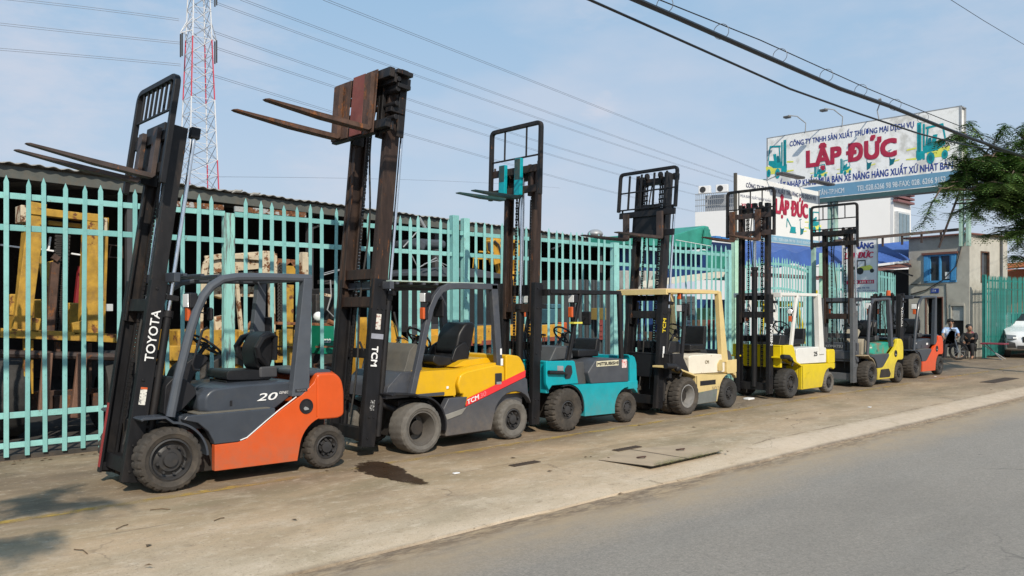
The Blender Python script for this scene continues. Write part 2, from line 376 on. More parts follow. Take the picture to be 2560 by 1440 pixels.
def fork(root, M, x, y, z0, h, ln, mt, wd=.11, th=.045, fp=0):
    M = M @ Matrix.Translation((x, 0, z0)) @ Matrix.Rotation(R_(fp), 4, 'Y') @ Matrix.Translation((-x, 0, -z0)) if fp else M
    p = [(x, z0 + h), (x + th, z0 + h), (x + th, z0 + .03), (x + .02, z0), (x - ln * .45, z0), (x - ln * .97, z0 + th * .62), (x - ln, z0 + th * .72), (x - ln, z0 + th * .85), (x - ln * .97, z0 + th), (x, z0 + th)]
    n = len(p); f = MB(M); tw = .5
    # tapered blade: narrower at the tip
    vs = []
    for sgn in (-1, 1):
        for (a, b) in p:
            q = 1 if a > x - ln * .8 else (.75 if a > x - ln * .99 else .45)
            vs.append((a, y + sgn * wd / 2 * q, b))
    fs = [tuple(range(n)), tuple(reversed(range(n, 2 * n)))] + [(i, n + i, n + (i + 1) % n, (i + 1) % n) for i in range(n)]
    f.add(vs, fs)
    return f.build('fork', mt, root, bevel=.006)
def rest_frame(b, x, z0, z1, hw, bars, mids, r=.06, sz=.045, vz=None, ythin=.02):
    """load backrest: rounded frame in the YZ plane"""
    o = rounded([(-hw, z0), (-hw, z1), (hw, z1), (hw, z0)], r)
    pts = [Vector((x, a, c)) for a, c in o]; pts = [p for p in pts]
    start = [Vector((x, -hw, z0))] + [Vector((x, a, c)) for a, c in rounded([(-hw, z0), (-hw, z1), (hw, z1), (hw, z0)], r)[5:15]] + [Vector((x, hw, z0))]
    for p, q in zip(start[:-1], start[1:]):
        if (q - p).length > 1e-4:
            d = (q - p).normalized() * .008
            b.beam(p - d, q + d, sz, sz, up=(1, 0, 0))
    a0, a1 = vz or (z0, z1)
    for y in bars: b.box(x - .012, y - ythin / 2, a0, x + .012, y + ythin / 2, a1 - sz / 2 + .004)
    for z in mids: b.box(x - .01, -hw + sz / 2 - .004, z - .012, x + .01, hw - sz / 2 + .004, z + .012)
def mast(root, S):
    m = S['mast']; tl = R_(m['tilt']); M = Matrix.Translation((m['x'], 0, m['z'])) @ Matrix.Rotation(tl, 4, 'Y')
    yo = m['yo']; Ho = m['Ho']; dx = m.get('dx', .15)
    o = MB(M)
    for s in (-1, 1):
        chan(o, yo, s, dx, .075, 0, Ho)
        o.box(-dx / 2 + .01, s * (yo - .02), .02, dx / 2 - .01, s * (yo - .062), .10)
    o.box(-.02, -yo + .02, .06, dx / 2 + .02, yo - .02, .20)                        # foot crossmember
    o.box(dx / 2 - .004, -yo + .02, Ho * .52, dx / 2 + .03, yo - .02, Ho * .58)
    o.box(dx / 2 - .004, -yo + .02, Ho - .11, dx / 2 + .035, yo - .02, Ho - .02)       # top tie bar
    for s in (-1, 1):
        o.box(dx / 2, s * (yo + .02), Ho - .17, dx / 2 + .12, s * (yo - .05), Ho - .12)
        o.box(dx / 2, s * (yo - .01), Ho * .82, dx / 2 + .1, s * (yo - .04), Ho * .85)
    for s in (-1, 1):
        for z_ in (.10, .34, Ho * .5, Ho * .82, Ho - .08): o.cyl((-.02, s * (yo - .003), z_), (-.02, s * (yo + .012), z_), .014, n=6)
        for z_ in (.34, Ho * .82): o.cyl((.04, s * (yo - .003), z_), (.04, s * (yo + .012), z_), .010, n=6)
    mo = o.build('mast', m['mo'], root, bevel=.004)
    i = MB(M); z0 = m['zi']; z1 = z0 + m['Hi']
    if m.get('Hi'):
        for s in (-1, 1): chan(i, yo - .045, s, dx * .9, .07, z0, z1, .016)
        i.box(-dx * .3, -yo + .06, z0 + .10, dx * .35, yo - .06, z0 + .22)
        i.box(-dx * .1, -yo + .06, z1 - .16, dx * .45, yo - .06, z1 - .06)
        if m.get('three'):
            za = m['z2']
            for s in (-1, 1): chan(i, yo - .005, s, dx * 1.02, .04, za, z1 - .25, .014)
            i.box(-dx * .3, -yo + .06, za + .02, dx * .35, yo - .06, za + .14)
        for s in (-1, 1):                                                            # chain wheels
            i.cyl((-.02, s * (yo * .42), z1 - .02), (-.02, s * (yo * .42 - .035), z1 - .02), .055, n=16)
        inn = i.build('inner_mast', m['mi'], mo, bevel=.004)
    c = MB(M); zt = z1 - .03 if m.get('Hi') else Ho
    for s in (-1, 1):                                                                # side lift cylinders behind the rails
        yy = s * (yo - .035 if m.get('cyl', 'side') == 'side' else .09)
        xx = dx / 2 + .055 if m.get('cyl', 'side') == 'side' else -.0
        if m.get('cyl') == 'centre' and s > 0: continue
        if m.get('cyl') == 'centre': yy = 0
        cb = MB(M); cb.cyl((xx, yy, .12), (xx, yy, m.get('zc', Ho * .86)), .036 if m.get('cyl') != 'centre' else .055, n=14)
        cb.cyl((xx, yy, m.get('zc', Ho * .86) - .03), (xx, yy, m.get('zc', Ho * .86) + .03), .047 if m.get('cyl') != 'centre' else .07, n=14)
        cy = cb.build('lift_cylinder', m['mo'], mo)
        if zt > m.get('zc', Ho * .86) + .1:
            MB(M).cyl((xx, yy, m.get('zc', Ho * .86)), (xx, yy, zt), .021 if m.get('cyl') != 'centre' else .03, n=12).build('piston_rod', chrome, mo)
            MB(M).box(xx - .045, yy - .04, zt - .06, xx + .045, yy + .04, zt + .05).build('rod_bracket', m['mo'], mo, bevel=.008)
    zc = m['zc0']
    for s in (-1, 1):
        for x_, z_ in ((-.03, zc + .1), (.03, .5)): ch = MB(M); chain(ch, x_, s * yo * .42, z_, zt); ch.build('chain', blk2, mo)
    h = MB(M); n = 26
    h.tube([(.05 + .03 * math.sin(k * .5), yo * .2 + .03 * math.cos(k * .3), .3 + (zt - .35) * k / n) for k in range(n + 1)], .012, 6)
    h.tube([(.05, -yo * .3, .3 + (zt * .9 - .35) * k / n) for k in range(n + 1)], .009, 6)
    h.build('hose', tyre3, mo)
    for k_ in range(3):                                                               # hoses looping back to the cowl
        y_ = -.10 + .09 * k_; a_ = M @ Vector((.08, y_, 1.05 + .08 * k_)); MB().tube([a_, a_ + Vector((.10, 0, -.22)), Vector((m['x'] + .30, y_, .80)), Vector((m['x'] + .36, y_, .62))], .013, 6).build('hose', tyre3, mo)
    for s in (-1, 1):                                                                # tilt cylinders to the chassis
        t = MB(); t.cyl(M @ Vector((dx / 2, s * (yo - .04), .52)), (m['x'] + .52, s * (yo - .04), .46), .035, n=12); t.build('tilt_cylinder', blk, root)
    # carriage
    cw = m['cw']; zc1 = m['zc1']; xf = -dx / 2 - .05; cy0 = m.get('cy', 0)
    c = MB(M); ft = m.get('cbar', .10)
    c.box(xf - .035, cy0 - cw, zc, xf, cy0 + cw, zc + ft); c.box(xf - .035, cy0 - cw, zc1 - ft, xf, cy0 + cw, zc1)
    for s in (-1, 1):
        c.box(xf, s * (yo - .14), zc - .04, xf + .16, s * (yo - .09), zc1 + .02)
        c.box(xf, s * (yo - .07), zc + .03, xf + .05, s * (yo - .14), zc1 - .03)
        c.cyl((xf - .02, s * (cw - .06) + cy0, zc1 + .0), (xf - .02, s * (cw - .06) + cy0, zc1 + .04), .016, n=8)
    if m.get('plates'):
        c.box(xf - .11, cy0 - cw * .55, zc - .02, xf - .04, cy0 + cw * .95, zc + .07)
        c.box(xf - .11, cy0 - cw, zc1 - .05, xf - .04, cy0 + cw, zc1 + .06)
        c.box(xf - .11, cy0 - cw, zc + .02, xf - .04, cy0 + cw, zc + .12)
        for z in (zc + .17, zc + .33, zc + .50, zc + .62): c.cyl((xf + .04, cy0 - cw + .02, z), (xf + .04, cy0 + cw - .1, z), .032, n=10)
        c.box(xf + .12, -cw + cy0 + .10, zc - .03, xf + .22, -cw + cy0 + .13, zc1 + .12)
        c.box(xf + .0, -cw + cy0 + .34, zc - .03, xf + .10, -cw + cy0 + .38, zc1 + .10)
        c.box(xf + .0, -cw + cy0 + .08, zc + .24, xf + .2, -cw + cy0 + .2, zc + .30)
        c.box(xf + .0, -cw + cy0, zc1 + .02, xf + .22, cw + cy0 - .1, zc1 + .07)
        c.box(xf + .02, -cw + cy0, zc1 - .14, xf + .2, cw + cy0 - .1, zc1 - .09)
    if m.get('centreplate'): c.box(xf - .01, -yo + .12, zc + .02, xf + .02, yo - .12, zc1 + m['centreplate'])
    ca = c.build('carriage', m['mc'], root, bevel=.006)
    if m.get('plates'):
        p = MB(M); p.box(xf - .135, cy0 - .12, zc + .0, xf - .115, cy0 + .14, zc1 + .07); p.build('red_plate', rustr, ca, bevel=.004)
        p = MB(M); p.box(xf - .13, cy0 + .19, zc + .0, xf - .115, cy0 + cw * .93, zc1 + .05); p.build('rusty_plate', rustm, ca, bevel=.004)
        p = MB(M); p.box(xf - .13, cy0 - cw * .62, zc - .02, xf - .115, cy0 - .14, zc1 + .07); p.build('rusty_plate', rustm, ca, bevel=.004)
    if m.get('rest'):
        r = m['rest']; b = MB(M)
        rest_frame(b, xf - .04, r['z0'], r['z1'], r['hw'], r['bars'], r.get('mids', ()), r.get('r', .07), r.get('sz', .045), r.get('vz'), r.get('yt', .02))
        b.build('load_backrest', r.get('mat', m['mc']), ca, bevel=.006)
    for y, mt2, ln, h, xo in m['forks']:
        fork(ca, M, xf - .04 - .045 + xo, y, m.get('zf', zc - .02), h, ln, mt2, m.get('fw', .11), m.get('fth', .045), m.get('fp', 0))
    if m.get('shank'):
        for y, mt2, ln, h, xo in m['forks']:
            z_ = m.get('zf', zc - .02); MB(M).box(xf - .092, y - .062, z_ + .05, xf - .036, y + .062, z_ + h + .01).build('painted_shank', m['shank'], ca, bevel=.006)
    return mo, M
def seat(root, x, z, style='plain', y=0, h=.45):
    s = MB()
    if style == 'wing':
        s.prism(rounded([(x, z + .02), (x + .02, z + .12), (x + .42, z + .10), (x + .5, z + .10), (x + .5, z)], .04), y - .25, y + .25)
        s.box(x + .02, y - .2, z - .10, x + .50, y + .2, z + .01)
        for k in range(3): s.box(x + .03, y - .23, z - .09 + k * .03, x + .52, y + .23, z - .08 + k * .03)
        o = s.build('seat', seatm, root, bevel=.025, seg=3)
        b = MB(); b.prism(rounded([(x + .38, z + .1), (x + .34, z + .32), (x + .42, z + .47), (x + .50, z + .51), (x + .60, z + .49), (x + .59, z + .3), (x + .52, z + .08)], .06), y - .17, y + .17)
        b.build('backrest', seatm, o, bevel=.035, seg=3)
        for sg in (-1, 1):
            g = MB(); pts = [(x + .46, y + sg * .20, z + .15), (x + .36, y + sg * .235, z + .25), (x + .34, y + sg * .24, z + .34), (x + .40, y + sg * .235, z + .43), (x + .50, y + sg * .21, z + .47), (x + .57, y + sg * .19, z + .45), (x + .56, y + sg * .19, z + .2)]
            g.tube(pts, [.03, .036, .036, .036, .034, .03, .03], 8); g.build('side_wing', seatm, o)
        MB().box(x + .36, y - .27, z + .02, x + .56, y - .23, z + .14).build('belt_buckle', mat('dark_plastic_grey', (.05, .05, .055), .5), o, bevel=.02)
    elif style == 'bucket':
        s.prism(rounded([(x, z + .03), (x + .03, z + .12), (x + .38, z + .07), (x + .56, z + .20), (x + .62, z + .12), (x + .55, z - .02), (x + .1, z - .03)], .03), y - .26, y + .26)
        for sg in (-1, 1): s.prism(rounded([(x + .28, z + .02), (x + .36, z + .2), (x + .52, z + .28), (x + .6, z + .16), (x + .56, z - .04)], .05), y + sg * .23, y + sg * .28)
        s.box(x + .1, y - .2, z - .09, x + .5, y + .2, z - .02)
        o = s.build('seat', seatm, root, bevel=.02, seg=3)
        b = MB(); b.prism(rounded([(x + .40, z + .14), (x + .46, z + .38), (x + .58, z + .52), (x + .72, z + .52), (x + .74, z + .45), (x + .66, z + .12), (x + .5, z + .08)], .06), y - .22, y + .22)
        b.build('backrest', seatm, o, bevel=.035, seg=3)
    else:
        s.box(x, y - .22, z, x + .46, y + .22, z + .11); s.box(x + .05, y - .17, z - .05, x + .4, y + .17, z)
        o = s.build('seat', seatm, root, bevel=.03, seg=3)
        b = MB(); b.prism(rounded([(x + .38, z + .08), (x + .42, z + h), (x + .50, z + h), (x + .48, z + .06)], .03), y - .22, y + .22)
        b.build('backrest', seatm, o, bevel=.025, seg=3)
def steering(root, x, z, fx, fz, rr=.17, tilt=35, y=0):
    c = MB(); c.cyl((fx, y, fz), (x, y, z), .022, n=10); o = c.build('steering_column', blkpl, root)
    n = Vector((x - fx, 0, z - fz)).normalized(); n = Matrix.Rotation(R_(0), 3, 'Y') @ n
    t = MB(); t.torus((x, y, z), rr, .014, n); u = n.orthogonal().normalized(); v = n.cross(u)
    for a in (90, 210, 330): t.cyl((x, y, z), Vector((x, y, z)) + (u * math.cos(R_(a)) + v * math.sin(R_(a))) * rr, .009, n=6)
    t.cyl(Vector((x, y, z)) - n * .03, Vector((x, y, z)) + n * .01, .04, n=12)
    k = Vector((x, y, z)) + u * rr; t.ball(k + n * .04, .022)
    t.build('steering_wheel', blkpl, root)
    l = MB()
    for i in range(3): l.tube([(fx + .05, y + .16 + i * .05, fz - .1), (fx + .02, y + .16 + i * .05, z - .12), (fx + .04 + i * .02, y + .16 + i * .05, z - .02)], .007, 6); l.ball((fx + .04 + i * .02, y + .16 + i * .05, z), .018)
    l.build('control_levers', blkpl, root)
def guard(root, S):
    g = S['guard']; gm = g['mat']; hw = g['hw']
    for s in (-1, 1):
        b = MB(); b.M = Matrix.Translation((0, s * hw, 0))
        if g.get('round'): b.tube([(x, 0, z) for x, z in g['front']], g['w'] / 2, 10)
        else: b.sweep([(x, 0, z) for x, z in g['front']], g['w'], g['h'])
        b.build('guard_front_pillar', g.get('matf', gm), root, bevel=0 if g.get('round') else .008)
        b = MB(); b.M = Matrix.Translation((0, s * hw, 0))
        (xa, za, wa), (xb, zb, wb) = g['rear']
        b.prism([(xa - wa / 2, za), (xa + wa / 2, za), (xb + wb / 2, zb), (xb - wb / 2, zb)], -g['wr'] / 2, g['wr'] / 2)
        b.build('guard_rear_pillar', gm, root, bevel=.01)
    r = MB(); x0, x1, z = g['roof']
    for k in range(g.get('slats', 7)):
        xx = x0 + (x1 - x0) * (k + .5) / g.get('slats', 7); r.box(xx - .02, -hw + .01, z - .03, xx + .02, hw - .01, z)
    r.box(x0 - .03, -hw - .01, z - .085, x0 + .03, hw + .01, z + .004); r.box(x1 - .03, -hw, z - .05, x1 + .03, hw, z + .002)
    if g.get('rim'):
        for s in (-1, 1): r.box(x0, s * hw - .025, z - .055, x1, s * hw + .025, z + .003)
    ro = r.build('guard_roof', g.get('matr', gm), root, bevel=.006)
    if g.get('cover'): MB().box(x0 + .02, -hw + .03, z + .005, x1 - .1, hw - .03, z + .018).build('roof_sheet', g['cover'], ro)
def lamp(root, x, y, z, s=.06, kind='square', lens=None, name=None):
    name = name or ('turn_signal' if kind == 'signal' else 'headlight')
    b = MB()
    if kind == 'square':
        b.box(x - .02, y - s, z - s, x + .07, y + s, z + s); o = b.build(name, blkpl, root, bevel=.018)
        MB().box(x - .028, y - s * .84, z - s * .84, x - .019, y + s * .84, z + s * .84).build('lens', lens or glassl, o, bevel=.006)
    elif kind == 'signal':
        b.box(x, y - s * .7, z - s * 1.35, x + .05, y + s * .7, z + s * 1.35); o = b.build(name, blkpl, root, bevel=.008)
        MB().box(x - .03, y - s * .72, z - s * 1.35, x + .004, y + s * .72, z + s * 1.35).build('lens', lens or orl, o, bevel=.01)
    else:
        b.cyl((x + .08, y, z), (x - .02, y, z), s * .5, s, n=20); o = b.build(name, blkpl, root)
        MB().cyl((x - .021, y, z), (x - .035, y, z), s * .92, s * .7, n=20).build('lens', lens or glassl, o)
def mirr(root, x, y, z, w=.10, h=.13):
    b = MB(); b.box(x, y - w / 2, z - h / 2, x + .035, y + w / 2, z + h / 2); o = b.build('mirror', blkpl, root, bevel=.018)
    MB().box(x + .0355, y - w * .4, z - h * .4, x + .038, y + w * .4, z + h * .4).build('mirror_glass', mirror, o)
    MB().cyl((x + .01, y, z), (x - .09, y - .02, z + .02), .007, n=6).build('mirror_arm', blkpl, o)
def fender(root, mt, cx, cz, r, a0, a1, y0, y1, th=.02, lip=None, name='front_fender'):
    o = arc(cx, cz, r + th, a0, a1, 12); i = arc(cx, cz, r, a0, a1, 12)[::-1]
    pts = (lip or []) + o
    b = MB()
    path = (lip or []) + arc(cx, cz, r + th / 2, a0, a1, 12)
    b.sweep([(x, 0, z) for x, z in path], abs(y1 - y0), th); 
    b.M = Matrix.Translation((0, (y0 + y1) / 2, 0)); vs = [b.M @ v for v in b.v]; b.v = vs
    return b.build(name, mt, root, bevel=.004)
def both(mb, poly, ya, yb, m=0):
    mb.prism(poly, -yb, -ya, m); mb.prism(poly, ya, yb, m); return mb
def undercar(root, S, xa, xb, hw, z0=.12, z1=.5):
    u = MB(); u.box(xa, -hw, z0, xb, hw, z1); u.cyl((S['fw'][0], -hw - .1, S['fw'][1]), (S['fw'][0], hw + .1, S['fw'][1]), .09, n=12)
    u.cyl((S['rw'][0], -hw - .08, S['rw'][1]), (S['rw'][0], hw + .08, S['rw'][1]), .06, n=12)
    u.box(S['fw'][0] - .14, -hw * .8, z0 + .05, S['fw'][0] + .2, hw * .8, .62)
    u.box(S['rw'][0] - .34, -hw * .72, .22, S['rw'][0] + .12, hw * .72, .62)
    return u.build('chassis', under, root, bevel=.01)
def wheels(root, S):
    f = S['fw']; r = S['rw']
    for s in (-1, 1):
        wheel(root, f[0], f[2], s, f[1], f[3], f[4], f[5], f[6], f[7], f[8], f[9] if len(f) > 9 else False, 'front_wheel')
        wheel(root, r[0], r[2], s, r[1], r[3], r[4], r[5], r[6], r[7], r[8], False, 'rear_wheel', 80)

# ================================================= first truck: orange-red and slate grey
def truck_a(name, label, X, Y, rz, S):
    """modern rounded truck; S holds its colours and its mast"""
    t = thing(name, label, 'forklift', (X, Y, 0), rz, 'forklifts parked in a row along the fence')
    wheels(t, S); undercar(t, S, .3, 1.5, .42)
    ca, cb, cg = S['ca'], S['cb'], S['cg']; hw = .575
    b = MB(); arcR = arc(1.70, .235, .33, 168, 100, 8)
    lower = [(.462, .14), (1.345, .13)] + arcR + [(1.57, .56), (1.57, 1.0), (1.535, .93), (1.41, .822), (1.38, .80), (1.14, .66), (.98, .55), (.78, .415), (.70, .395), (.462, .394)]
    both(b, lower, hw - .07, hw); b.box(.50, -hw + .07, .14, 1.33, hw - .07, .38)
    bo = b.build('side_panel', ca, t, bevel=.012)
    if S.get('stripe'):
        st = MB()
        for s in (-1, 1):
            st.sweep([(x, s * (hw + .0005), z + .008) for x, z in ((.72, .405), (.79, .425), (.985, .565), (1.145, .675), (1.33, .79))], 0.006, .009)
        st.build('pale_pinstripe', white, bo)
    for s in (-1, 1):                                                     # slightly proud black disc: the shade of a round recess as colour
        q = MB(); q.lathe([(.080, .0), (.078, .008), (.068, .008), (.064, .003), (.0, .003)], (1.445, s * hw, .69), 28, 0, None, s); q.build('recess_shade_disc', blkpl, t)
        MB().prism(rounded([(1.41, .67), (1.43, .69), (1.46, .675), (1.475, .655), (1.42, .65)], .01), s * (hw + .004), s * (hw + .012)).build('latch', alu, t)
    g = MB(); step = [(.16, .66), (.30, .62), (.40, .53), (.455, .425), (.46, .397), (.70, .397), (.78, .418), (.98, .553), (1.10, .64), (1.10, .70), (.36, .70), (.2, .70)]
    both(g, step, hw - .10, hw - .004); g.box(.16, -hw + .1, .55, 1.1, hw - .1, .69)
    g.build('floor_step', cb, t, bevel=.012)
    MB().box(.30, -hw + .02, .7005, 1.05, hw - .02, .708).build('floor_mat', mat('dusty_rubber_mat', (.13, .12, .10), .9, dirt=.5), t)
    h = MB(); hp = rounded([(.42, .70), (.42, .86), (.50, .925), (.80, .945), (1.30, .95), (1.42, .94), (1.44, .83), (1.3, .78), (1.12, .66)], .05, 4)
    # hood with chamfered front corners
    n = len(hp); vs = []
    for y, qq in ((-.47, .0), (-.40, -.055), (.40, -.055), (.47, 0)):
        for x, z in hp: vs.append((x + (qq if x < .6 else 0) + (.0 if y in (-.40, .40) else 0), y, z + (.012 if abs(y) < .45 and z > .9 else 0)))
    fs = [tuple(range(n))]
    for k in range(3): fs += [(k * n + i, (k + 1) * n + i, (k + 1) * n + (i + 1) % n, k * n + (i + 1) % n) for i in range(n)]
    fs.append(tuple(reversed(range(3 * n, 4 * n)))); 
    # correct winding: outline is clockwise in XZ
    h.add(vs, [f[::-1] for f in fs]); ho = h.build('hood', S.get('hoodmat', cb), t, bevel=.02, seg=3)
    b = MB(); b.box(.66, -.4735, .745, .685, -.468, .80); b.build('hood_latch', blkpl, ho)
    p = rounded([(1.572, .535), (1.83, .53), (1.90, .56), (1.90, .82), (1.87, .95), (1.79, 1.02), (1.572, 1.02)], .05)
    c = MB(); n = len(p); vs = []
    for y, q in ((-hw, 0), (-hw + .16, .05), (hw - .16, .05), (hw, 0)):
        for x, z in p: vs.append((x + (q if x > 1.7 else 0), y, z + (.02 if z > .95 and q else 0)))
    fs = [tuple(range(n))]
    for k in range(3): fs += [(k * n + i, (k + 1) * n + i, (k + 1) * n + (i + 1) % n, k * n + (i + 1) % n) for i in range(n)]
    fs.append(tuple(reversed(range(3 * n, 4 * n)))); c.add(vs, fs); c.box(1.45, -.3, .25, 1.83, .3, .6)
    c.build('counterweight', ca, t, bevel=.02, seg=3)
    c = MB(); c.box(1.46, -.50, .99, 1.80, .50, 1.055); c.build('radiator_cover', cb, t, bevel=.03, seg=3)
    for s in (-1, 1):
        fender(t, cg, .04, .29, .345, 85, 2, s * (hw - .22), s * hw, .022, [(-.22, .69), (-.20, .702), (.0, .70)])
        k = MB(); k.prism([(.16, .40), (.16, .65), (.30, .62), (.39, .50), (.42, .30), (.46, .14), (.40, .14), (.36, .3), (.3, .45)], s * (hw - .24), s * (hw - .16)); k.build('wheel_arch_liner', S.get('liner', ca), t)
    d = MB(); d.prism(rounded([(.04, .70), (.06, .98), (.14, 1.06), (.24, 1.04), (.34, .95), (.36, .88), (.20, .72)], .03), -.40, .40)
    d.prism(rounded([(.22, .95), (.30, 1.12), (.50, 1.27), (.60, 1.21), (.44, 1.04), (.38, .90)], .03), -.13, .13)
    d.build('dashboard', S.get('dash', blkpl), t, bevel=.02)
    steering(t, .62, 1.345, .44, 1.10, .165)
    seat(t, .72, .965, 'wing')
    guard(t, S)
    b = MB(); b.box(1.50, -.48, 1.30, 1.53, -.34, 1.62); b.box(1.50, .34, 1.30, 1.53, .48, 1.62); b.build('rear_side_panel', blkpl, t, bevel=.01)
    for y in (-.46, .46):
        lamp(t, .25, y, 1.79, .075, lens=None) ; lamp(t, .26, y, 1.66, .05, 'signal')
    mirr(t, .47, -.40, 1.66)
    k = MB(); k.tube([(.42, -.50, 1.53), (.36, -.53, 1.50), (.26, -.53, 1.18), (.28, -.52, 1.13), (.34, -.50, 1.12)], .012, 8); k.build('grab_handle', blkpl, t)
    mo, M = mast(t, S)
    return t, mo, M, ho
SA = dict(ca=toy_or, cb=toy_gr, cg=toy_gr, stripe=True, liner=mat('dark_red_liner', (.30, .04, .02), .5, dirt=.4),
    fw=(.045, .302, .60, .23, .195, 'hub', tyre, rimd, .014), rw=(1.70, .232, .585, .17, .125, 'hub', tyre, rimd, .012),
    guard=dict(mat=mat('guard_grey_paint', (.072, .082, .10), .38, var=.1, dirt=.3, dirtc=(.10, .10, .10), scr=.4, spec=.4), hw=.52, w=.088, h=.08, wr=.10, round=True,
        front=[(.06, .70), (.13, 1.05), (.24, 1.48), (.31, 1.70), (.37, 1.83), (.45, 1.93), (.56, 2.0), (.70, 2.025), (1.0, 2.035), (1.52, 2.035)],
        rear=((1.385, .80, .20), (1.475, 2.03, .10)), roof=(.12, 1.46, 2.05), slats=8, matr=toy_gr),
    mast=dict(x=-.25, z=.10, tilt=8.3, yo=.36, Ho=1.90, zi=1.50, Hi=1.92, mo=blk, mi=blk2, mc=blk, cw=.47, zc0=2.92, zc1=3.34, zc=1.60, centreplate=.10, zf=2.86,
        rest=dict(z0=2.80, z1=3.84, hw=.50, bars=[-.36, -.24, -.12, 0, .12, .24, .36], mids=[3.52], r=.10, sz=.055, vz=(3.52, 3.84)),
        forks=[(-.24, rustd, 1.05, .50, 0), (.16, rustd, 1.05, .50, 0)]))
TA, mo, M, ho = truck_a('forklift', 'orange-red and slate grey forklift nearest the camera, its black mast tilted back', 2.88, 8.32, 0, SA)
def mast_text(mo, M, s, z, h, mt, yo, x, up=True, bold=.02, shear=0):
    b = MB(M)
    if up: text(b, s, (x, -yo, z), (0, 0, 1), (-1, 0, 0), h, bold=bold, shear=shear, thick=.003)
    else: text(b, s, (x, -yo, z), (0, 0, -1), (1, 0, 0), h, bold=bold, shear=shear, thick=.003)
    return b.build('lettering', mt, mo)
mast_text(mo, M, 'TOYOTA', 1.13, .083, white, .36, .045)
b = MB(M); b.box(-.03, -.3625, .72, .03, -.361, .88); b.build('white_sticker', mat('sticker_white', (.7, .68, .62), .5, mottled=((.10, .10, .11), 30)), mo)
b = MB(M); b.box(-.03, -.3635, .865, .03, -.3622, .885); b.build('sticker_heading', orl, mo)
b = MB(M); b.box(-.0775, .292, .05, -.0755, .352, .68); b.build('red_rail_paint', redr, mo)
b = MB(); text(b, '20', (.945, -.47, .775), (1, 0, 0), (0, 0, 1), .075, shear=.25, bold=.02, fit=.225, thick=.004)
text(b, 'GENEO', (1.19, -.47, .83), (1, 0, 0), (0, 0, 1), .026, shear=.3, thick=.004, fit=.11); b.build('lettering', white, ho)
b = MB(); b.box(1.32, -.5755, .845, 1.46, -.572, .875); b.build('name_plate', inkb, TA)
b = MB(); text(b, 'TOYOTA', (1.335, -.5755, .852), (1, 0, 0), (0, 0, 1), .017, thick=.002, fit=.11); b.build('name_plate_lettering', alu, TA)

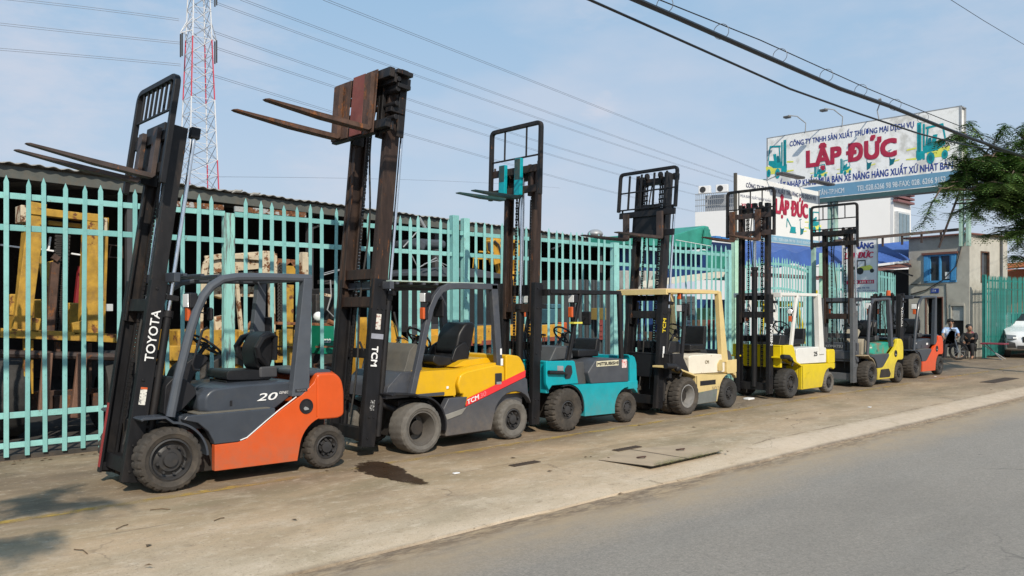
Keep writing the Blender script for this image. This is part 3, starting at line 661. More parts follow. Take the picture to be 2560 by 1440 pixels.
# ================================================= second truck: golden yellow and graphite
def truck_b():
    S = dict(fw=(.065, .300, .655, .30, .20, 'deep', tyre2, mat('dusty_graphite_rim', (.10, .09, .08), .6, dirt=.7, dirtc=(.045, .035, .03), dscale=6), .006), rw=(1.60, .262, .60, .20, .135, 'hub', tyre2, rimd, .010),
      guard=dict(mat=tcm_g, hw=.54, w=.07, h=.075, wr=.07,
        front=[(-.02, .70), (.10, 1.15), (.19, 1.50), (.26, 1.72), (.33, 1.85), (.42, 1.945), (.54, 1.99), (.70, 2.0), (1.34, 2.0)],
        rear=((1.375, .95, .10), (1.28, 2.03, .11)), roof=(-.30, 1.25, 2.03), slats=8, rim=False, cover=tape),
      mast=dict(x=-.53, z=.12, tilt=5.5, yo=.40, Ho=1.95, zi=1.85, Hi=2.52, three=True, z2=1.60, dx=.18, mo=blk, mi=brn, mc=blk2, cw=.60, cy=.0, zc0=3.66, zc1=4.32, zc=1.75, plates=True, zf=3.66,
        fw=.14, fth=.055, fp=-1, forks=[(-.28, rustm, 1.26, .68, -.10), (.40, rustm, 1.30, .66, -.10)]))
    t = thing('forklift', 'golden yellow and graphite forklift with red stripe and rusty forks raised highest of all', 'forklift', (5.80, 8.42, 0), 0, 'forklifts parked in a row along the fence')
    wheels(t, S); undercar(t, S, .3, 1.4, .45); hw = .60
    b = MB(); arcR = arc(1.60, .262, .37, 165, 30, 10)
    low = [(.455, .16), (1.20, .165)] + arcR[1:] + [(1.86, .60), (1.84, .78), (1.80, .80), (.76, .49), (.80, .62), (.50, .62), (.42, .50), (.43, .42)]
    both(b, low, hw - .10, hw); b.box(.46, -hw + .1, .16, 1.2, hw - .1, .5); bo = b.build('side_panel', tcm_g, t, bevel=.012)
    MB().prism([(.44, .425), (.78, .49), (.70, .41), (.47, .36)], -hw - .01, -hw + .002).build('foot_step', mat('dusty_step', (.22, .21, .19), .8, dirt=.5), t, bevel=.006)
    e = MB(); eng = rounded([(.70, .66), (.655, .78), (.70, .90), (.80, .935), (1.28, .995), (1.44, .97), (1.445, .69), (.80, .505), (.76, .52), (.74, .655)], .04)
    both(e, eng, hw - .16, hw - .012); e.box(.72, -hw + .16, .6, 1.44, hw - .16, .96); eo = e.build('engine_cover', tcm_y, t, bevel=.02, seg=3)
    f = MB(); f.prism(rounded([(.03, .70), (.07, .93), (.12, .965), (.74, .965), (1.0, 1.0), (1.33, 1.02), (1.40, .98), (.8, .93), (.69, .88), (.64, .78), (.66, .64), (.1, .66)], .03), -hw + .05, hw - .05)
    f.prism(rounded([(.72, .98), (.9, 1.06), (1.30, 1.08), (1.36, 1.0)], .03), -.42, .42); f.build('hood', tcm_y, t, bevel=.02, seg=3)
    c = MB(); p = rounded([(1.452, .70), (1.80, .80), (1.80, .95), (1.70, 1.09), (1.50, 1.12), (1.452, 1.11)], .05); n = len(p); vs = []
    for y, q in ((-hw, 0), (-hw + .15, .05), (hw - .15, .05), (hw, 0)): vs += [(x + (q if x > 1.6 else 0), y, z) for x, z in p]
    fs = [tuple(range(n))]
    for k in range(3): fs += [(k * n + i, (k + 1) * n + i, (k + 1) * n + (i + 1) % n, k * n + (i + 1) % n) for i in range(n)]
    fs.append(tuple(reversed(range(3 * n, 4 * n)))); c.add(vs, fs); c.box(1.45, -hw + .02, .6, 1.82, hw - .02, .72); c.build('counterweight', tcm_y, t, bevel=.02, seg=3)
    MB().box(1.3, -.5, .35, 1.85, .5, .62).build('counterweight_base', tcm_g, t, bevel=.02)
    sp = [(.765, .50), (1.80, .81), (1.805, .90), (.83, .61), (.79, .59)]; so = MB().prism(sp, -hw - .004, -hw).build('red_stripe', tcm_r, bo); MB().prism(sp, hw, hw + .004).build('red_stripe', tcm_r, bo)
    b = MB(); u = Vector((1.035, 0, .31)).normalized(); v = Vector((-u.z, 0, u.x))
    text(b, 'TCM', (.80, -hw - .005, .525), u, v, .058, bold=.03, shear=.2, fit=.20); b.build('lettering', white, so)
    b = MB(); text(b, '30', Vector((.80, -hw - .005, .525)) + u * .215, u, v, .058, bold=.0, shear=.2, fit=.11); b.build('lettering', mat('pink_lettering', (.75, .2, .22), .5), so)
    MB().box(1.27, -hw - .003, .73, 1.385, -hw + .02, .885).build('vent_opening', inkb, t, bevel=.01)
    MB().box(1.285, -hw - .006, .74, 1.37, -hw - .002, .775).build('latch', alu, t, bevel=.004)
    MB().box(.50, -.56, .735, .53, -.5525, .765).build('paper_tag', white, t)
    for s in (-1, 1):
        fender(t, blkpl, .065, .30, .36, 92, -10, s * (hw - .28), s * (hw + .03), .022, [(-.36, .715), (-.30, .73), (-.02, .705)])
        MB().prism([(.30, .66), (.42, .5), (.455, .16), (.40, .16), (.38, .4), (.25, .6)], s * (hw - .26), s * (hw - .10)).build('wheel_arch_liner', tcm_g, t)
        MB().box(.0, s * (hw - .25), .665, .45, s * (hw - .02), .70).build('floor_plate', tcm_g, t)
    d = MB(); d.prism(rounded([(-.10, .74), (.04, 1.00), (.10, 1.20), (.20, 1.30), (.30, 1.2), (.29, .74)], .03), -.34, .34); d.build('dashboard', dash, t, bevel=.03)
    MB().prism(rounded([(-.34, .66), (-.30, .80), (-.12, .96), (.20, .96), (.22, .66)], .02), -.47, .47).build('cowl', tcm_g, t, bevel=.02)
    steering(t, .50, 1.345, .28, 1.14, .175); seat(t, .50, 1.02, 'bucket', -.02); guard(t, S)
    lamp(t, .16, -.55, 1.85, .062); lamp(t, .15, -.55, 1.66, .052, 'signal'); lamp(t, .16, .5, 1.85, .062); lamp(t, .15, .5, 1.66, .052, 'signal')
    mirr(t, .50, -.38, 1.72, .2, .22)
    mo, M = mast(t, S); mast_text(mo, M, 'TCM', 1.16, .08, white, .40, -.055, up=False, bold=.04)
    b = MB(M); b.box(-.03, -.4035, 1.36, .035, -.4015, 1.54); b.build('sticker', mat('sticker_cream', (.66, .64, .58), .5, mottled=((.3, .12, .1), 30)), mo)
    b = MB(M); b.box(-.08, -.4045, 1.25, .085, -.4015, 1.31); b.build('grey_label', mat('label_grey', (.28, .29, .34), .5), mo)
    b = MB(M); b.box(-.02, -.403, .42, .04, -.4015, .54); b.build('black_sticker', mat('sticker_dark', (.04, .04, .04), .5, mottled=((.5, .5, .5), 40)), mo)
    b = MB(); b.box(1.37, -.579, 1.12, 1.40, -.5765, 1.2); b.box(1.38, -.579, .98, 1.42, -.5765, 1.07); b.build('white_sticker', white, t)
    return t
truck_b()

# ================================================= third truck: turquoise
def truck_c():
    S = dict(fw=(0, .302, .56, .21, .125, 'hub', tyre, rimd, .022), rw=(1.335, .228, .545, .17, .10, 'hub', tyre, rimd, .016),
      guard=dict(mat=blk, hw=.48, w=.045, h=.055, wr=.055, front=[(.07, .97), (.32, 1.90), (.335, 1.95), (.32, 1.98)],
        rear=((1.25, .95, .07), (1.20, 1.96, .07)), roof=(-.30, 1.22, 1.985), slats=7, rim=True),
      mast=dict(x=-.45, z=.12, fp=-1.5, tilt=1.8, yo=.36, Ho=1.96, zi=1.45, Hi=2.12, mo=blk, mi=brn, mc=brn, cw=.50, zc0=3.20, zc1=3.58, zc=1.62, cyl='centre', zf=3.12,
        rest=dict(z0=3.16, z1=4.14, hw=.50, bars=[-.22, .22], mids=[3.70], sz=.055, vz=(3.70, 4.14), mat=blk2),
        shank=teal, forks=[(-.10, mat('dark_green_worn_steel', (.02, .06, .062), .5, dirt=.6), .82, .56, 0), (.22, MATS['dark_green_worn_steel'], .82, .50, 0)]))
    t = thing('forklift', 'turquoise forklift with black guard and turquoise forks on a rusty brown mast', 'forklift', (8.43, 8.36, 0), 0, 'forklifts parked in a row along the fence')
    wheels(t, S); undercar(t, S, .25, 1.2, .40); hw = .54
    b = MB(); fr = arc(0, .302, .36, 100, 5, 10); rr = arc(1.335, .228, .31, 170, 40, 8)
    low = [(.36, .18), (1.03, .165)] + rr + [(1.56, .50), (1.555, .61), (.50, .635)] + [(.24, .64)] + fr[2:]
    both(b, low, hw - .09, hw); b.box(.36, -hw + .09, .18, 1.04, hw - .09, .6); b.build('side_panel', teal, t, bevel=.012)
    c = MB(); both(c, [(-.36, .60), (-.30, .66), (.24, .655), (.165, .965), (.145, .985), (-.42, 1.00), (-.42, .70)], hw - .07, hw - .01); c.box(-.36, -hw + .07, .55, -.30, hw - .07, 1.0)
    c.box(-.36, -hw + .07, .95, -.1, hw - .07, .985); co = c.build('cowl', teal, t, bevel=.012)
    MB().prism(rounded([(-.05, .74), (-.05, .88), (-.0, .93), (.08, .92), (.1, .82), (.05, .74)], .02), -hw - .002, -hw + .03).build('cowl_opening', inkb, t)
    MB().prism(rounded([(-.20, .84), (-.20, .93), (-.08, .92), (-.08, .83)], .01), -hw + .006, -hw + .011).build('metal_plate', alu, co)
    h = MB(); h.prism(rounded([(.52, .63), (.45, .80), (.62, .975), (.72, .995), (1.30, .965), (1.375, .93), (1.375, .61)], .03), -hw + .015, hw - .015)
    h.build('hood', gunm, t, bevel=.02, seg=3)
    MB().prism([(.20, .635), (.16, .94), (.45, .955), (.50, .63)], -hw + .10, hw - .10).build('seat_base', mat('dark_panel', (.06, .06, .062), .6, dirt=.4), t, bevel=.01)
    b = MB(); b.box(.63, -.529, .875, 1.13, -.5255, .955); no_ = b.build('name_plate', mat('cream_plate', (.62, .58, .42), .5), t)
    b = MB(); text(b, 'MITSUBISHI', (.645, -.5295, .892), (1, 0, 0), (0, 0, 1), .046, bold=.03, fit=.47); b.build('lettering', inkb, no_)
    b = MB(); b.box(1.21, -.529, .83, 1.32, -.5255, .955); b.build('warning_sticker', mat('sticker_pink', (.72, .6, .58), .5, mottled=((.6, .12, .1), 30)), t)
    k = MB(); both(k, rounded([(1.38, .61), (1.38, .97), (1.34, 1.03), (1.50, .985), (1.545, .88), (1.555, .61)], .02), hw - .1, hw - .002); k.box(1.39, -hw + .1, .5, 1.58, hw - .1, 1.0)
    k.build('counterweight', teal, t, bevel=.015)
    MB().box(1.35, -hw - .004, .50, 1.575, hw + .004, .625).build('counterweight_base', teal, t, bevel=.015)
    for s in (-1, 1): fender(t, blkpl, 0, .302, .335, 105, -8, s * (hw - .2), s * (hw - .005), .016)
    MB().prism([(-.16, .98), (-.02, 1.18), (.30, 1.18), (.34, 1.0)], -.34, .34).build('dashboard', mat('grey_dash', (.06, .062, .066), .6), t, bevel=.02)
    steering(t, .50, 1.33, .22, 1.05, .17); seat(t, .58, 1.0, 'plain', h=.27); guard(t, S)
    lamp(t, .18, -.46, 1.86, .06); lamp(t, .14, -.48, 1.67, .055, 'signal'); lamp(t, .18, .46, 1.86, .06); lamp(t, .14, .48, 1.67, .055, 'signal')
    mirr(t, .58, -.36, 1.58, .17, .20)
    MB().box(.14, -.53, 1.505, .32, -.44, 1.53).build('yellow_strap', mat('yellow_tape', (.65, .6, .08), .5), t)
    b = MB(); b.cyl((-.40, -.56, .85), (-.12, -.56, .83), .028, n=10); b.cyl((-.12, -.57, .83), (-.05, -.57, .80), .018, n=8); b.build('hydraulic_fitting', blkpl, t)
    mast(t, S)
truck_c()

# ================================================= box-shaped trucks
def truck_d(name, label, X, Y, S):
    t = thing(name, label, 'forklift', (X, Y, 0), 0, 'forklifts parked in a row along the fence')
    wheels(t, S); xb = S['xb']; hw = S.get('hw', .56); undercar(t, S, .3, xb - .5, .42)
    cl, ch, cf = S['low'], S['hood'], S['cowl']; rx, rz = S['rw'][0], S['rw'][1]
    b = MB(); rr = arc(rx, rz, rz + .08, 172, 60, 8); sl = S['sl']
    low = [(sl, .14), (rx - rz - .14, .14)] + rr + [(xb, .50), (xb, .60), (sl, .635)]
    both(b, low, hw - .08, hw); b.box(sl, -hw + .08, .14, rx - .35, hw - .08, .6); lo = b.build('side_panel', cl, t, bevel=.012)
    c = MB(); c.prism(rounded([(rx - .10, .60), (xb, .60), (xb, .84), (xb - .03, S['cwz']), (rx - .10, S['cwz'])], .04), -hw - .003, hw + .003); c.box(rx - .2, -.3, .2, xb - .05, .3, .6)
    c.build('counterweight', cl, t, bevel=.02, seg=3)
    if S.get('topcover'): MB().prism(rounded([(rx - .08, S['cwz'] - .01), (rx - .08, S['cwz'] + .19), (xb - .12, S['cwz'] + .16), (xb - .03, S['cwz'] - .01)], .05), -hw + .05, hw - .05).build('radiator_cover', gunm, t, bevel=.03, seg=3)
    h = MB(); h.prism(rounded([(sl - .16, .645), (sl - .16, .93), (sl - .1, .955), (rx - .42, .955), (rx - .12, .93), (rx - .12, .625)], .025), -hw + .025, hw - .025); ho = h.build('hood', ch, t, bevel=.015)
    f = MB(); cx0 = S['mast']['x'] + .12; both(f, [(cx0, .80), (cx0, S['cz']), (.10, S['cz']), (.16, S['cz'] - .06), (sl - .17, .70), (.30, .66), (-.05, .80)], hw - .06, hw - .01); cx = S['mast']['x'] + .10; f.box(cx, -hw + .06, .60, cx + .06, hw - .06, S['cz']); f.box(cx, -hw + .06, S['cz'] - .04, cx + .3, hw - .06, S['cz'] - .01)
    f.build('cowl', cf, t, bevel=.012)
    for s in (-1, 1):
        k = MB(); k.sweep([(-.36, 0, .80), (-.22, 0, .80), (.10, 0, .73), (sl - .04, 0, .63), (sl + .02, 0, .60), (sl + .04, 0, .15)], .24, .03); k.M = Matrix.Translation((0, s * (hw - .12), 0)); k.v = [k.M @ v for v in k.v]
        k.build('front_fender', S.get('fend', cl), t, bevel=.006)
    q_ = S['dx0']; MB().prism([(q_, S['cz'] - .02), (q_ + .08, S['cz'] + .18), (q_ + .34, S['cz'] + .18), (q_ + .40, S['cz'])], -.32, .32).build('dashboard', S.get('dash', blkpl), t, bevel=.02)
    steering(t, S['wx'], 1.34, S['wx'] - .26, S['cz'] + .08, .17); seat(t, S['sx'], 1.0, 'plain', h=S.get('sh', .38)); guard(t, S)
    lx = S.get('lx', .18)
    lamp(t, lx, -.47, S.get('lz', 1.74), .06, S.get('lk', 'square')); lamp(t, lx, .47, S.get('lz', 1.74), .06, S.get('lk', 'square'))
    lamp(t, lx, -.47, S.get('sz', 1.9), .042, 'signal'); lamp(t, lx, .47, S.get('sz', 1.9), .042, 'signal')
    mirr(t, lx + .26, -.40, S.get('lz', 1.74) - .02, .15, .2)
    b = MB(); b.cyl((-.36, -hw - .02, .82), (-.10, -hw - .02, .80), .045, n=12); b.ball((-.05, -hw - .02, .76), .05); b.tube([(.0, -hw - .02, .76), (.1, -hw + .0, .70), (.05, -hw, .62)], .02, 8); b.build('hydraulic_fitting', blkpl, t)
    mo, M = mast(t, S)
    return t, lo, ho, mo, M
S4 = dict(fw=(.20, .305, .63, .215, .185, 'deep', tyre, rims, .016, True), rw=(1.53, .258, .56, .18, .115, 'hub', tyre3, rimd, .012), xb=1.74, low=cream, hood=creamw, cowl=blkpl, sl=.50, cwz=.83, cz=1.0, topcover=True, hw=.56, sh=.42, dx0=.05, wx=.74, sx=.84,
  fend=cream, lz=1.73, sz=1.93, lx=.17,
  guard=dict(mat=cream, hw=.50, w=.05, h=.06, wr=.09, front=[(.16, .80), (.28, 1.70), (.30, 1.80)], matf=blkpl, rear=((1.41, .80, .19), (1.24, 2.02, .09)), roof=(-.22, 1.24, 2.03), slats=6, rim=True, cover=mat('faded_roof_sheet', (.55, .42, .33), .6)),
  mast=dict(x=-.24, z=.12, fp=-5.5, tilt=5.5, yo=.37, Ho=1.86, zi=1.35, Hi=2.5, dx=.17, mo=blk, mi=blk2, mc=blk, cw=.57, zc0=2.78, zc1=3.22, zc=1.6, zf=2.72, centreplate=.1,
    rest=dict(z0=3.24, z1=3.88, hw=.58, bars=[-.38, -.13, .13, .38], mids=[3.55, 3.26], sz=.05, vz=(3.26, 3.86), yt=.035), forks=[(-.33, rustd, 1.10, .45, 0), (.36, rustd, 1.10, .45, 0)]))
t, lo, ho, mo, M = truck_d('forklift', 'pale cream-yellow forklift with double front tyres and chipped white hood', 10.98, 8.33, S4)
mast_text(mo, M, 'TCM', 1.22, .08, mat('yellow_lettering', (.72, .55, .03), .5), .37, .035, bold=.04)
b = MB(M); b.box(.0, -.3735, .82, .04, -.3715, 1.0); b.build('white_sticker', white, mo)
b = MB(); b.box(.62, -.5635, .44, 1.08, -.5605, .52); b.build('black_plate', blkpl, lo, bevel=.002); b = MB(); text(b, 'NO.2', (.98, -.5605, .335), (1, 0, 0), (0, 0, 1), .07, fit=.20); text(b, 'CM', (1.0 - .2, -.5355, .80), (1, 0, 0), (0, 0, 1), .055, bold=.02); b.build('lettering', mat('faded_lettering', (.25, .2, .12), .6), lo)
b = MB(); b.prism([(.515, .145), (.515, .33), (1.13, .36), (1.10, .15)], -.5635, -.5605); b.build('grey_primer_patch', mat('grey_primer', (.14, .15, .145), .7, mottled=((.04, .16, .05), 3)), lo)
MB().prism(rounded([(1.17, .66), (1.17, .78), (1.24, .85), (1.28, .85), (1.30, .66)], .02), -.563, -.5).build('side_recess', mat('recess_cream', (.5, .38, .16), .6), lo)
S5 = dict(fw=(.05, .285, .56, .25, .16, 'hub', tyre3, rimd, .012), rw=(1.645, .218, .55, .17, .12, 'hub', tyre2, rimd, .010), xb=1.86, low=niy, hood=niw, cowl=niy, sl=.44, cwz=.89, cz=1.03, hw=.56, sh=.32, dx0=.0, wx=.70, sx=.78,
  fend=niy, lz=1.67, sz=1.53, lk='round', lx=.16,
  guard=dict(mat=niw, hw=.50, w=.055, h=.075, wr=.11, front=[(.12, .98), (.30, 1.82), (.37, 1.98)], rear=((1.31, .80, .20), (1.20, 2.02, .13)), roof=(-.25, 1.22, 2.03), slats=6, rim=True),
  mast=dict(x=-.37, z=.10, tilt=.4, yo=.36, Ho=1.90, zi=1.35, Hi=2.30, mo=blk, mi=blk2, mc=rustd, cw=.50, zc0=3.02, zc1=3.46, zc=2.4, cyl='centre', zf=2.92,
    rest=dict(z0=3.02, z1=3.90, hw=.50, bars=[-.25, 0, .25], mids=[3.55], vz=(3.55, 3.90), mat=blk2, sz=.05), forks=[(-.17, rustm, 1.0, .60, 0), (.38, rustm, 1.0, .60, 0)]))
t, lo, ho, mo, M = truck_d('forklift', 'lemon yellow forklift with white hood and white overhead guard', 14.67, 8.35, S5)
mast_text(mo, M, 'NISSAN', .93, .085, white, .36, .035, bold=.04)
b = MB(); text(b, '25', (.98, -.5375, .78), (1, 0, 0), (0, 0, 1), .085, bold=.03, fit=.14, thick=.003); b.build('lettering', inkb, ho)
MB().prism([(.56, .36), (.60, .46), (.76, .48), (.74, .46), (.66, .42), (.64, .36)], -.566, -.55).build('side_notch', mat('notch_yellow', (.55, .42, .01), .5), lo)
# sixth and seventh: rounded trucks in other colours
S6 = dict(ca=koy, cb=toy_gr, cg=mat('tan_fender', (.34, .27, .17), .7, dirt=.4), hoodmat=kog, dash=tan, liner=tan,
    fw=(.12, .285, .60, .25, .17, 'hub', tyre, rimd, .014), rw=(1.66, .24, .585, .18, .125, 'hub', tyre, rimd, .012),
    guard=dict(mat=tcm_g, hw=.50, w=.075, h=.08, wr=.09, round=True, front=[(.10, .70), (.16, 1.25), (.20, 1.6), (.26, 1.82), (.40, 1.92), (1.0, 1.95), (1.3, 1.95)],
        rear=((1.36, .85, .12), (1.20, 1.95, .11)), roof=(-.2, 1.2, 1.97), slats=6),
    mast=dict(x=-.22, z=.10, tilt=-1, yo=.37, Ho=1.86, zi=1.30, Hi=2.10, dx=.17, mo=mat('grey_mast_paint', (.10, .105, .115), .5, dirt=.5), mi=brn, mc=blk2, cw=.50, zc0=3.02, zc1=3.36, zc=1.5, zf=1.0,
        rest=dict(z0=2.98, z1=3.92, hw=.52, bars=[-.25, 0, .25], mids=[3.40, 3.62], vz=(3.62, 3.92), sz=.05), forks=[]))
t6, mo, M, ho = truck_a('forklift', 'pale yellow forklift with green and rust hood, second from the far end', 18.08, 8.33, 0, S6)
b = MB(); b.box(-.20, -.42, .55, -.13, .42, .98); b.box(-.22, -.40, .60, -.18, .40, .80, 0); b.build('front_panel', tcm_g, t6, bevel=.02)
b = MB(); text(b, 'KOMATSU', (-.222, .30, .86), (0, -1, 0), (0, 0, 1), .06, bold=.02, thick=.003); b.build('lettering', alu, t6)
MB().prism(rounded([(.55, .18), (.62, .36), (1.05, .36), (1.15, .24), (1.1, .17)], .02), -.585, -.573).build('dark_step', under, t6)
S7 = dict(ca=toy_or2, cb=toy_gr, cg=toy_gr, liner=toy_or2,
    fw=(.05, .31, .60, .26, .18, 'hub', tyre, rimd, .014), rw=(1.68, .245, .585, .18, .13, 'hub', tyre3, rimd, .012),
    guard=dict(mat=toy_gr, hw=.52, w=.075, h=.08, wr=.09, round=True, front=SA['guard']['front'], rear=((1.385, .80, .20), (1.44, 2.03, .10)), roof=(.0, 1.4, 2.06), slats=7),
    mast=dict(x=-.36, z=.08, tilt=2, yo=.37, Ho=1.98, zi=.12, Hi=1.9, mo=blk, mi=blk2, mc=blk, cw=.48, zc0=.3, zc1=.72, zc=1.5, zf=.08, forks=[]))
t7, mo, M, ho = truck_a('forklift', 'last forklift of the row, bright orange-red with lowered mast and orange beacon', 21.30, 8.56, 0, S7)
mast_text(mo, M, 'TOYOTA', 1.2, .085, white, .37, .04)
b = MB(); b.cyl((.05, .1, 2.06), (.05, .1, 2.20), .06, .05, n=14); b.build('beacon', orl, t7, bevel=.01)
MB().box(1.0, -.474, .80, 1.12, -.4715, .85).build('white_decal', white, t7)

# ------------------------------------------------------------ measuring helpers: a sight line met with a real vertical plane
VX, VY = math.cos(YAW), math.sin(YAW); RX, RY = math.sin(YAW), -math.cos(YAW)
def ray(px, py):
    r = (px - 1280) / FPX; return VX + r * RX, VY + r * RY, (HY - py) / FPX
def aY(px, py, Y): a, b, c = ray(px, py); t = Y / b; return Vector((t * a, Y, HCAM + t * c))
def aX(px, py, X): a, b, c = ray(px, py); t = X / a; return Vector((X, t * b, HCAM + t * c))
def aD(px, py, d): a, b, c = ray(px, py); return Vector((d * a, d * b, HCAM + d * c))
def gnd(px, py, z=0): a, b, c = ray(px, py); t = (z - HCAM) / c; return Vector((t * a, t * b, z))

# ------------------------------------------------------------ ground
def nodes(name):
    m = bpy.data.materials.new(name); m.use_nodes = True; t = m.node_tree
    def N(ty, **k):
        n = t.nodes.new(ty)
        for a, b in k.items(): setattr(n, a, b)
        return n
    K = t.links.new; co = N('ShaderNodeTexCoord')
    def noise(s, d=5, r=.6, st=(1, 1, 1), off=0):
        ma = N('ShaderNodeMapping'); ma.inputs['Scale'].default_value = st; ma.inputs['Location'].default_value = (off, off * 1.7, 0)
        K(co.outputs['Object'], ma.inputs[0]); n = N('ShaderNodeTexNoise'); n.inputs['Scale'].default_value = s; n.inputs['Detail'].default_value = d; n.inputs['Roughness'].default_value = r
        K(ma.outputs[0], n.inputs[0]); return n.outputs[0]
    def ramp(src, lo, hi, a=0., b=1.):
        r = N('ShaderNodeMapRange')
        for q, v in zip(('From Min', 'From Max', 'To Min', 'To Max'), (lo, hi, a, b)): r.inputs[q].default_value = v
        K(src, r.inputs['Value']); return r.outputs[0]
    def mix(f, A, B, bt='MIX'):
        x = N('ShaderNodeMix', data_type='RGBA', blend_type=bt)
        if isinstance(f, (int, float)): x.inputs['Factor'].default_value = f
        else: K(f, x.inputs['Factor'])
        for s, v in (('A', A), ('B', B)):
            if isinstance(v, tuple): x.inputs[s].default_value = (*v, 1)
            else: K(v, x.inputs[s])
        return x.outputs['Result']
    def mth(op, a, b):
        x = N('ShaderNodeMath', operation=op)
        for i, v in enumerate((a, b)):
            if isinstance(v, (int, float)): x.inputs[i].default_value = v
            else: K(v, x.inputs[i])
        return x.outputs[0]
    return m, t, N, K, co, noise, ramp, mix, mth
def finish(m, t, N, K, col, rough, height, bs=.4, bd=.01):
    b = t.nodes['Principled BSDF']; K(col, b.inputs['Base Color'])
    if isinstance(rough, float): b.inputs['Roughness'].default_value = rough
    else: K(rough, b.inputs['Roughness'])
    if height is not None:
        bp = N('ShaderNodeBump'); bp.inputs['Strength'].default_value = bs; bp.inputs['Distance'].default_value = bd
        K(height, bp.inputs['Height']); K(bp.outputs[0], b.inputs['Normal'])
# concrete forecourt with oil-browned parking strip
m, t, N, K, co, noise, ramp, mix, mth = nodes('forecourt_concrete')
sp = N('ShaderNodeSeparateXYZ'); K(co.outputs['Object'], sp.inputs[0]); yy, xx = sp.outputs['Y'], sp.outputs['X']
col = mix(ramp(noise(.9, 7, .7, (.4, 1, 1)), .38, .62), (.27, .228, .145), (.48, .372, .25))
col = mix(ramp(noise(3.2, 9, .78, (.65, 1, 1), 4), .50, .72, 0, .75), col, (.60, .53, .43))        # pale worn streaks along the road
col = mix(ramp(noise(1.6, 8, .65, (.5, 1, 1), 13), .55, .75, 0, .7), col, (.21, .152, .10))       # brown patches
wob = mth('ADD', yy, mth('MULTIPLY', mth('SUBTRACT', noise(.45, 5, .6, (1, 1, 1), 8), .5), 2.4))
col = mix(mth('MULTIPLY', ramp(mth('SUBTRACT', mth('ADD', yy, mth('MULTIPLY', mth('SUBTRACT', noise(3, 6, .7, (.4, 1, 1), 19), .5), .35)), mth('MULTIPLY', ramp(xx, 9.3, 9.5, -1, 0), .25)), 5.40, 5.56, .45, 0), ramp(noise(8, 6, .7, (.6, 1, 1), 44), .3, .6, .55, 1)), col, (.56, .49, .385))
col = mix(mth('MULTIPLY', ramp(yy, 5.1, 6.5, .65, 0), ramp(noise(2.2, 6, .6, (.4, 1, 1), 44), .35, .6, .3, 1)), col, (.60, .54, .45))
oil = ramp(wob, 6.9, 7.9, 0, .78)
fx = mth('MULTIPLY', oil, ramp(noise(1.3, 7, .65, (.6, 1, 1), 31), .3, .62, .35, 1))
col = mix(fx, col, (.125, .09, .062))
far = mth('MULTIPLY', ramp(xx, 9, 20, 0, .6), ramp(noise(.8, 6, .6, (1, 1, 1), 77), .35, .65, .4, 1)); col = mix(far, col, (.165, .125, .09))
col = mix(ramp(noise(14, 7, .75, (.5, 1, 1), 2), .56, .70, 0, .6), col, (.20, .155, .11)); col = mix(ramp(noise(10, 8, .8, (.7, 1, 1), 71), .55, .68, 0, .6), col, (.66, .60, .50)); col = mix(ramp(noise(42, 4, .75, (1, 1, 1), 2), .58, .68, 0, .6), col, (.12, .095, .07))             # grit
col = mix(ramp(noise(90, 2, .6), .3, .7, 0, .18), col, (.12, .10, .08))
vo = N('ShaderNodeTexVoronoi', feature='DISTANCE_TO_EDGE'); vo.inputs['Scale'].default_value = .33
wv = N('ShaderNodeVectorMath', operation='ADD'); ns = N('ShaderNodeTexNoise'); ns.inputs['Scale'].default_value = 1.8; ns.inputs['Detail'].default_value = 8
K(co.outputs['Object'], ns.inputs[0]); K(co.outputs['Object'], wv.inputs[0]); K(ns.outputs['Color'], wv.inputs[1]); K(wv.outputs[0], vo.inputs['Vector'])
crk = mth('MULTIPLY', ramp(vo.outputs['Distance'], .0, .006, 1, 0), ramp(noise(.7, 3, .5, (1, 1, 1), 55), .5, .6)); col = mix(mth('MULTIPLY', crk, .75), col, (.07, .055, .04))
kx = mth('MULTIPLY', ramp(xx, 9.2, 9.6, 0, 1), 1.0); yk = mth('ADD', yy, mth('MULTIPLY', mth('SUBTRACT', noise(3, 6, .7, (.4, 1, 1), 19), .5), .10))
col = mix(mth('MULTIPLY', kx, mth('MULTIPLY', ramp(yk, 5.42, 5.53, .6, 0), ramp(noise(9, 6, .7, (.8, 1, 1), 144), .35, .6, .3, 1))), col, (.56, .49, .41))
jl = mth('SUBTRACT', 1, ramp(mth('ABSOLUTE', mth('SUBTRACT', yk, 5.535), 0), .004, .016, 0, 1)); col = mix(mth('MULTIPLY', mth('MULTIPLY', jl, kx), ramp(noise(2, 4, .6, (1, 1, 1), 7), .42, .55, 0, .8)), col, (.12, .09, .06))
jl2 = mth('SUBTRACT', 1, ramp(mth('ABSOLUTE', mth('SUBTRACT', yk, 6.62), 0), .003, .014, 0, 1)); col = mix(mth('MULTIPLY', jl2, ramp(noise(1.3, 4, .6, (1, 1, 1), 17), .45, .55, 0, .6)), col, (.15, .115, .08))
col = mix(1.0, col, (1.01, .945, .885), 'MULTIPLY')
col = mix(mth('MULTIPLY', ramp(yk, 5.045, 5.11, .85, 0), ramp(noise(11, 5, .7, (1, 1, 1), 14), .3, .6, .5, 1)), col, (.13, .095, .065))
hgt = mth('ADD', mth('MULTIPLY', noise(45, 6, .75), .9), mth('MULTIPLY', noise(6, 6, .65), .9))
finish(m, t, N, K, col, ramp(fx, 0, 1, .92, .62), hgt, .45, .012); conc = m
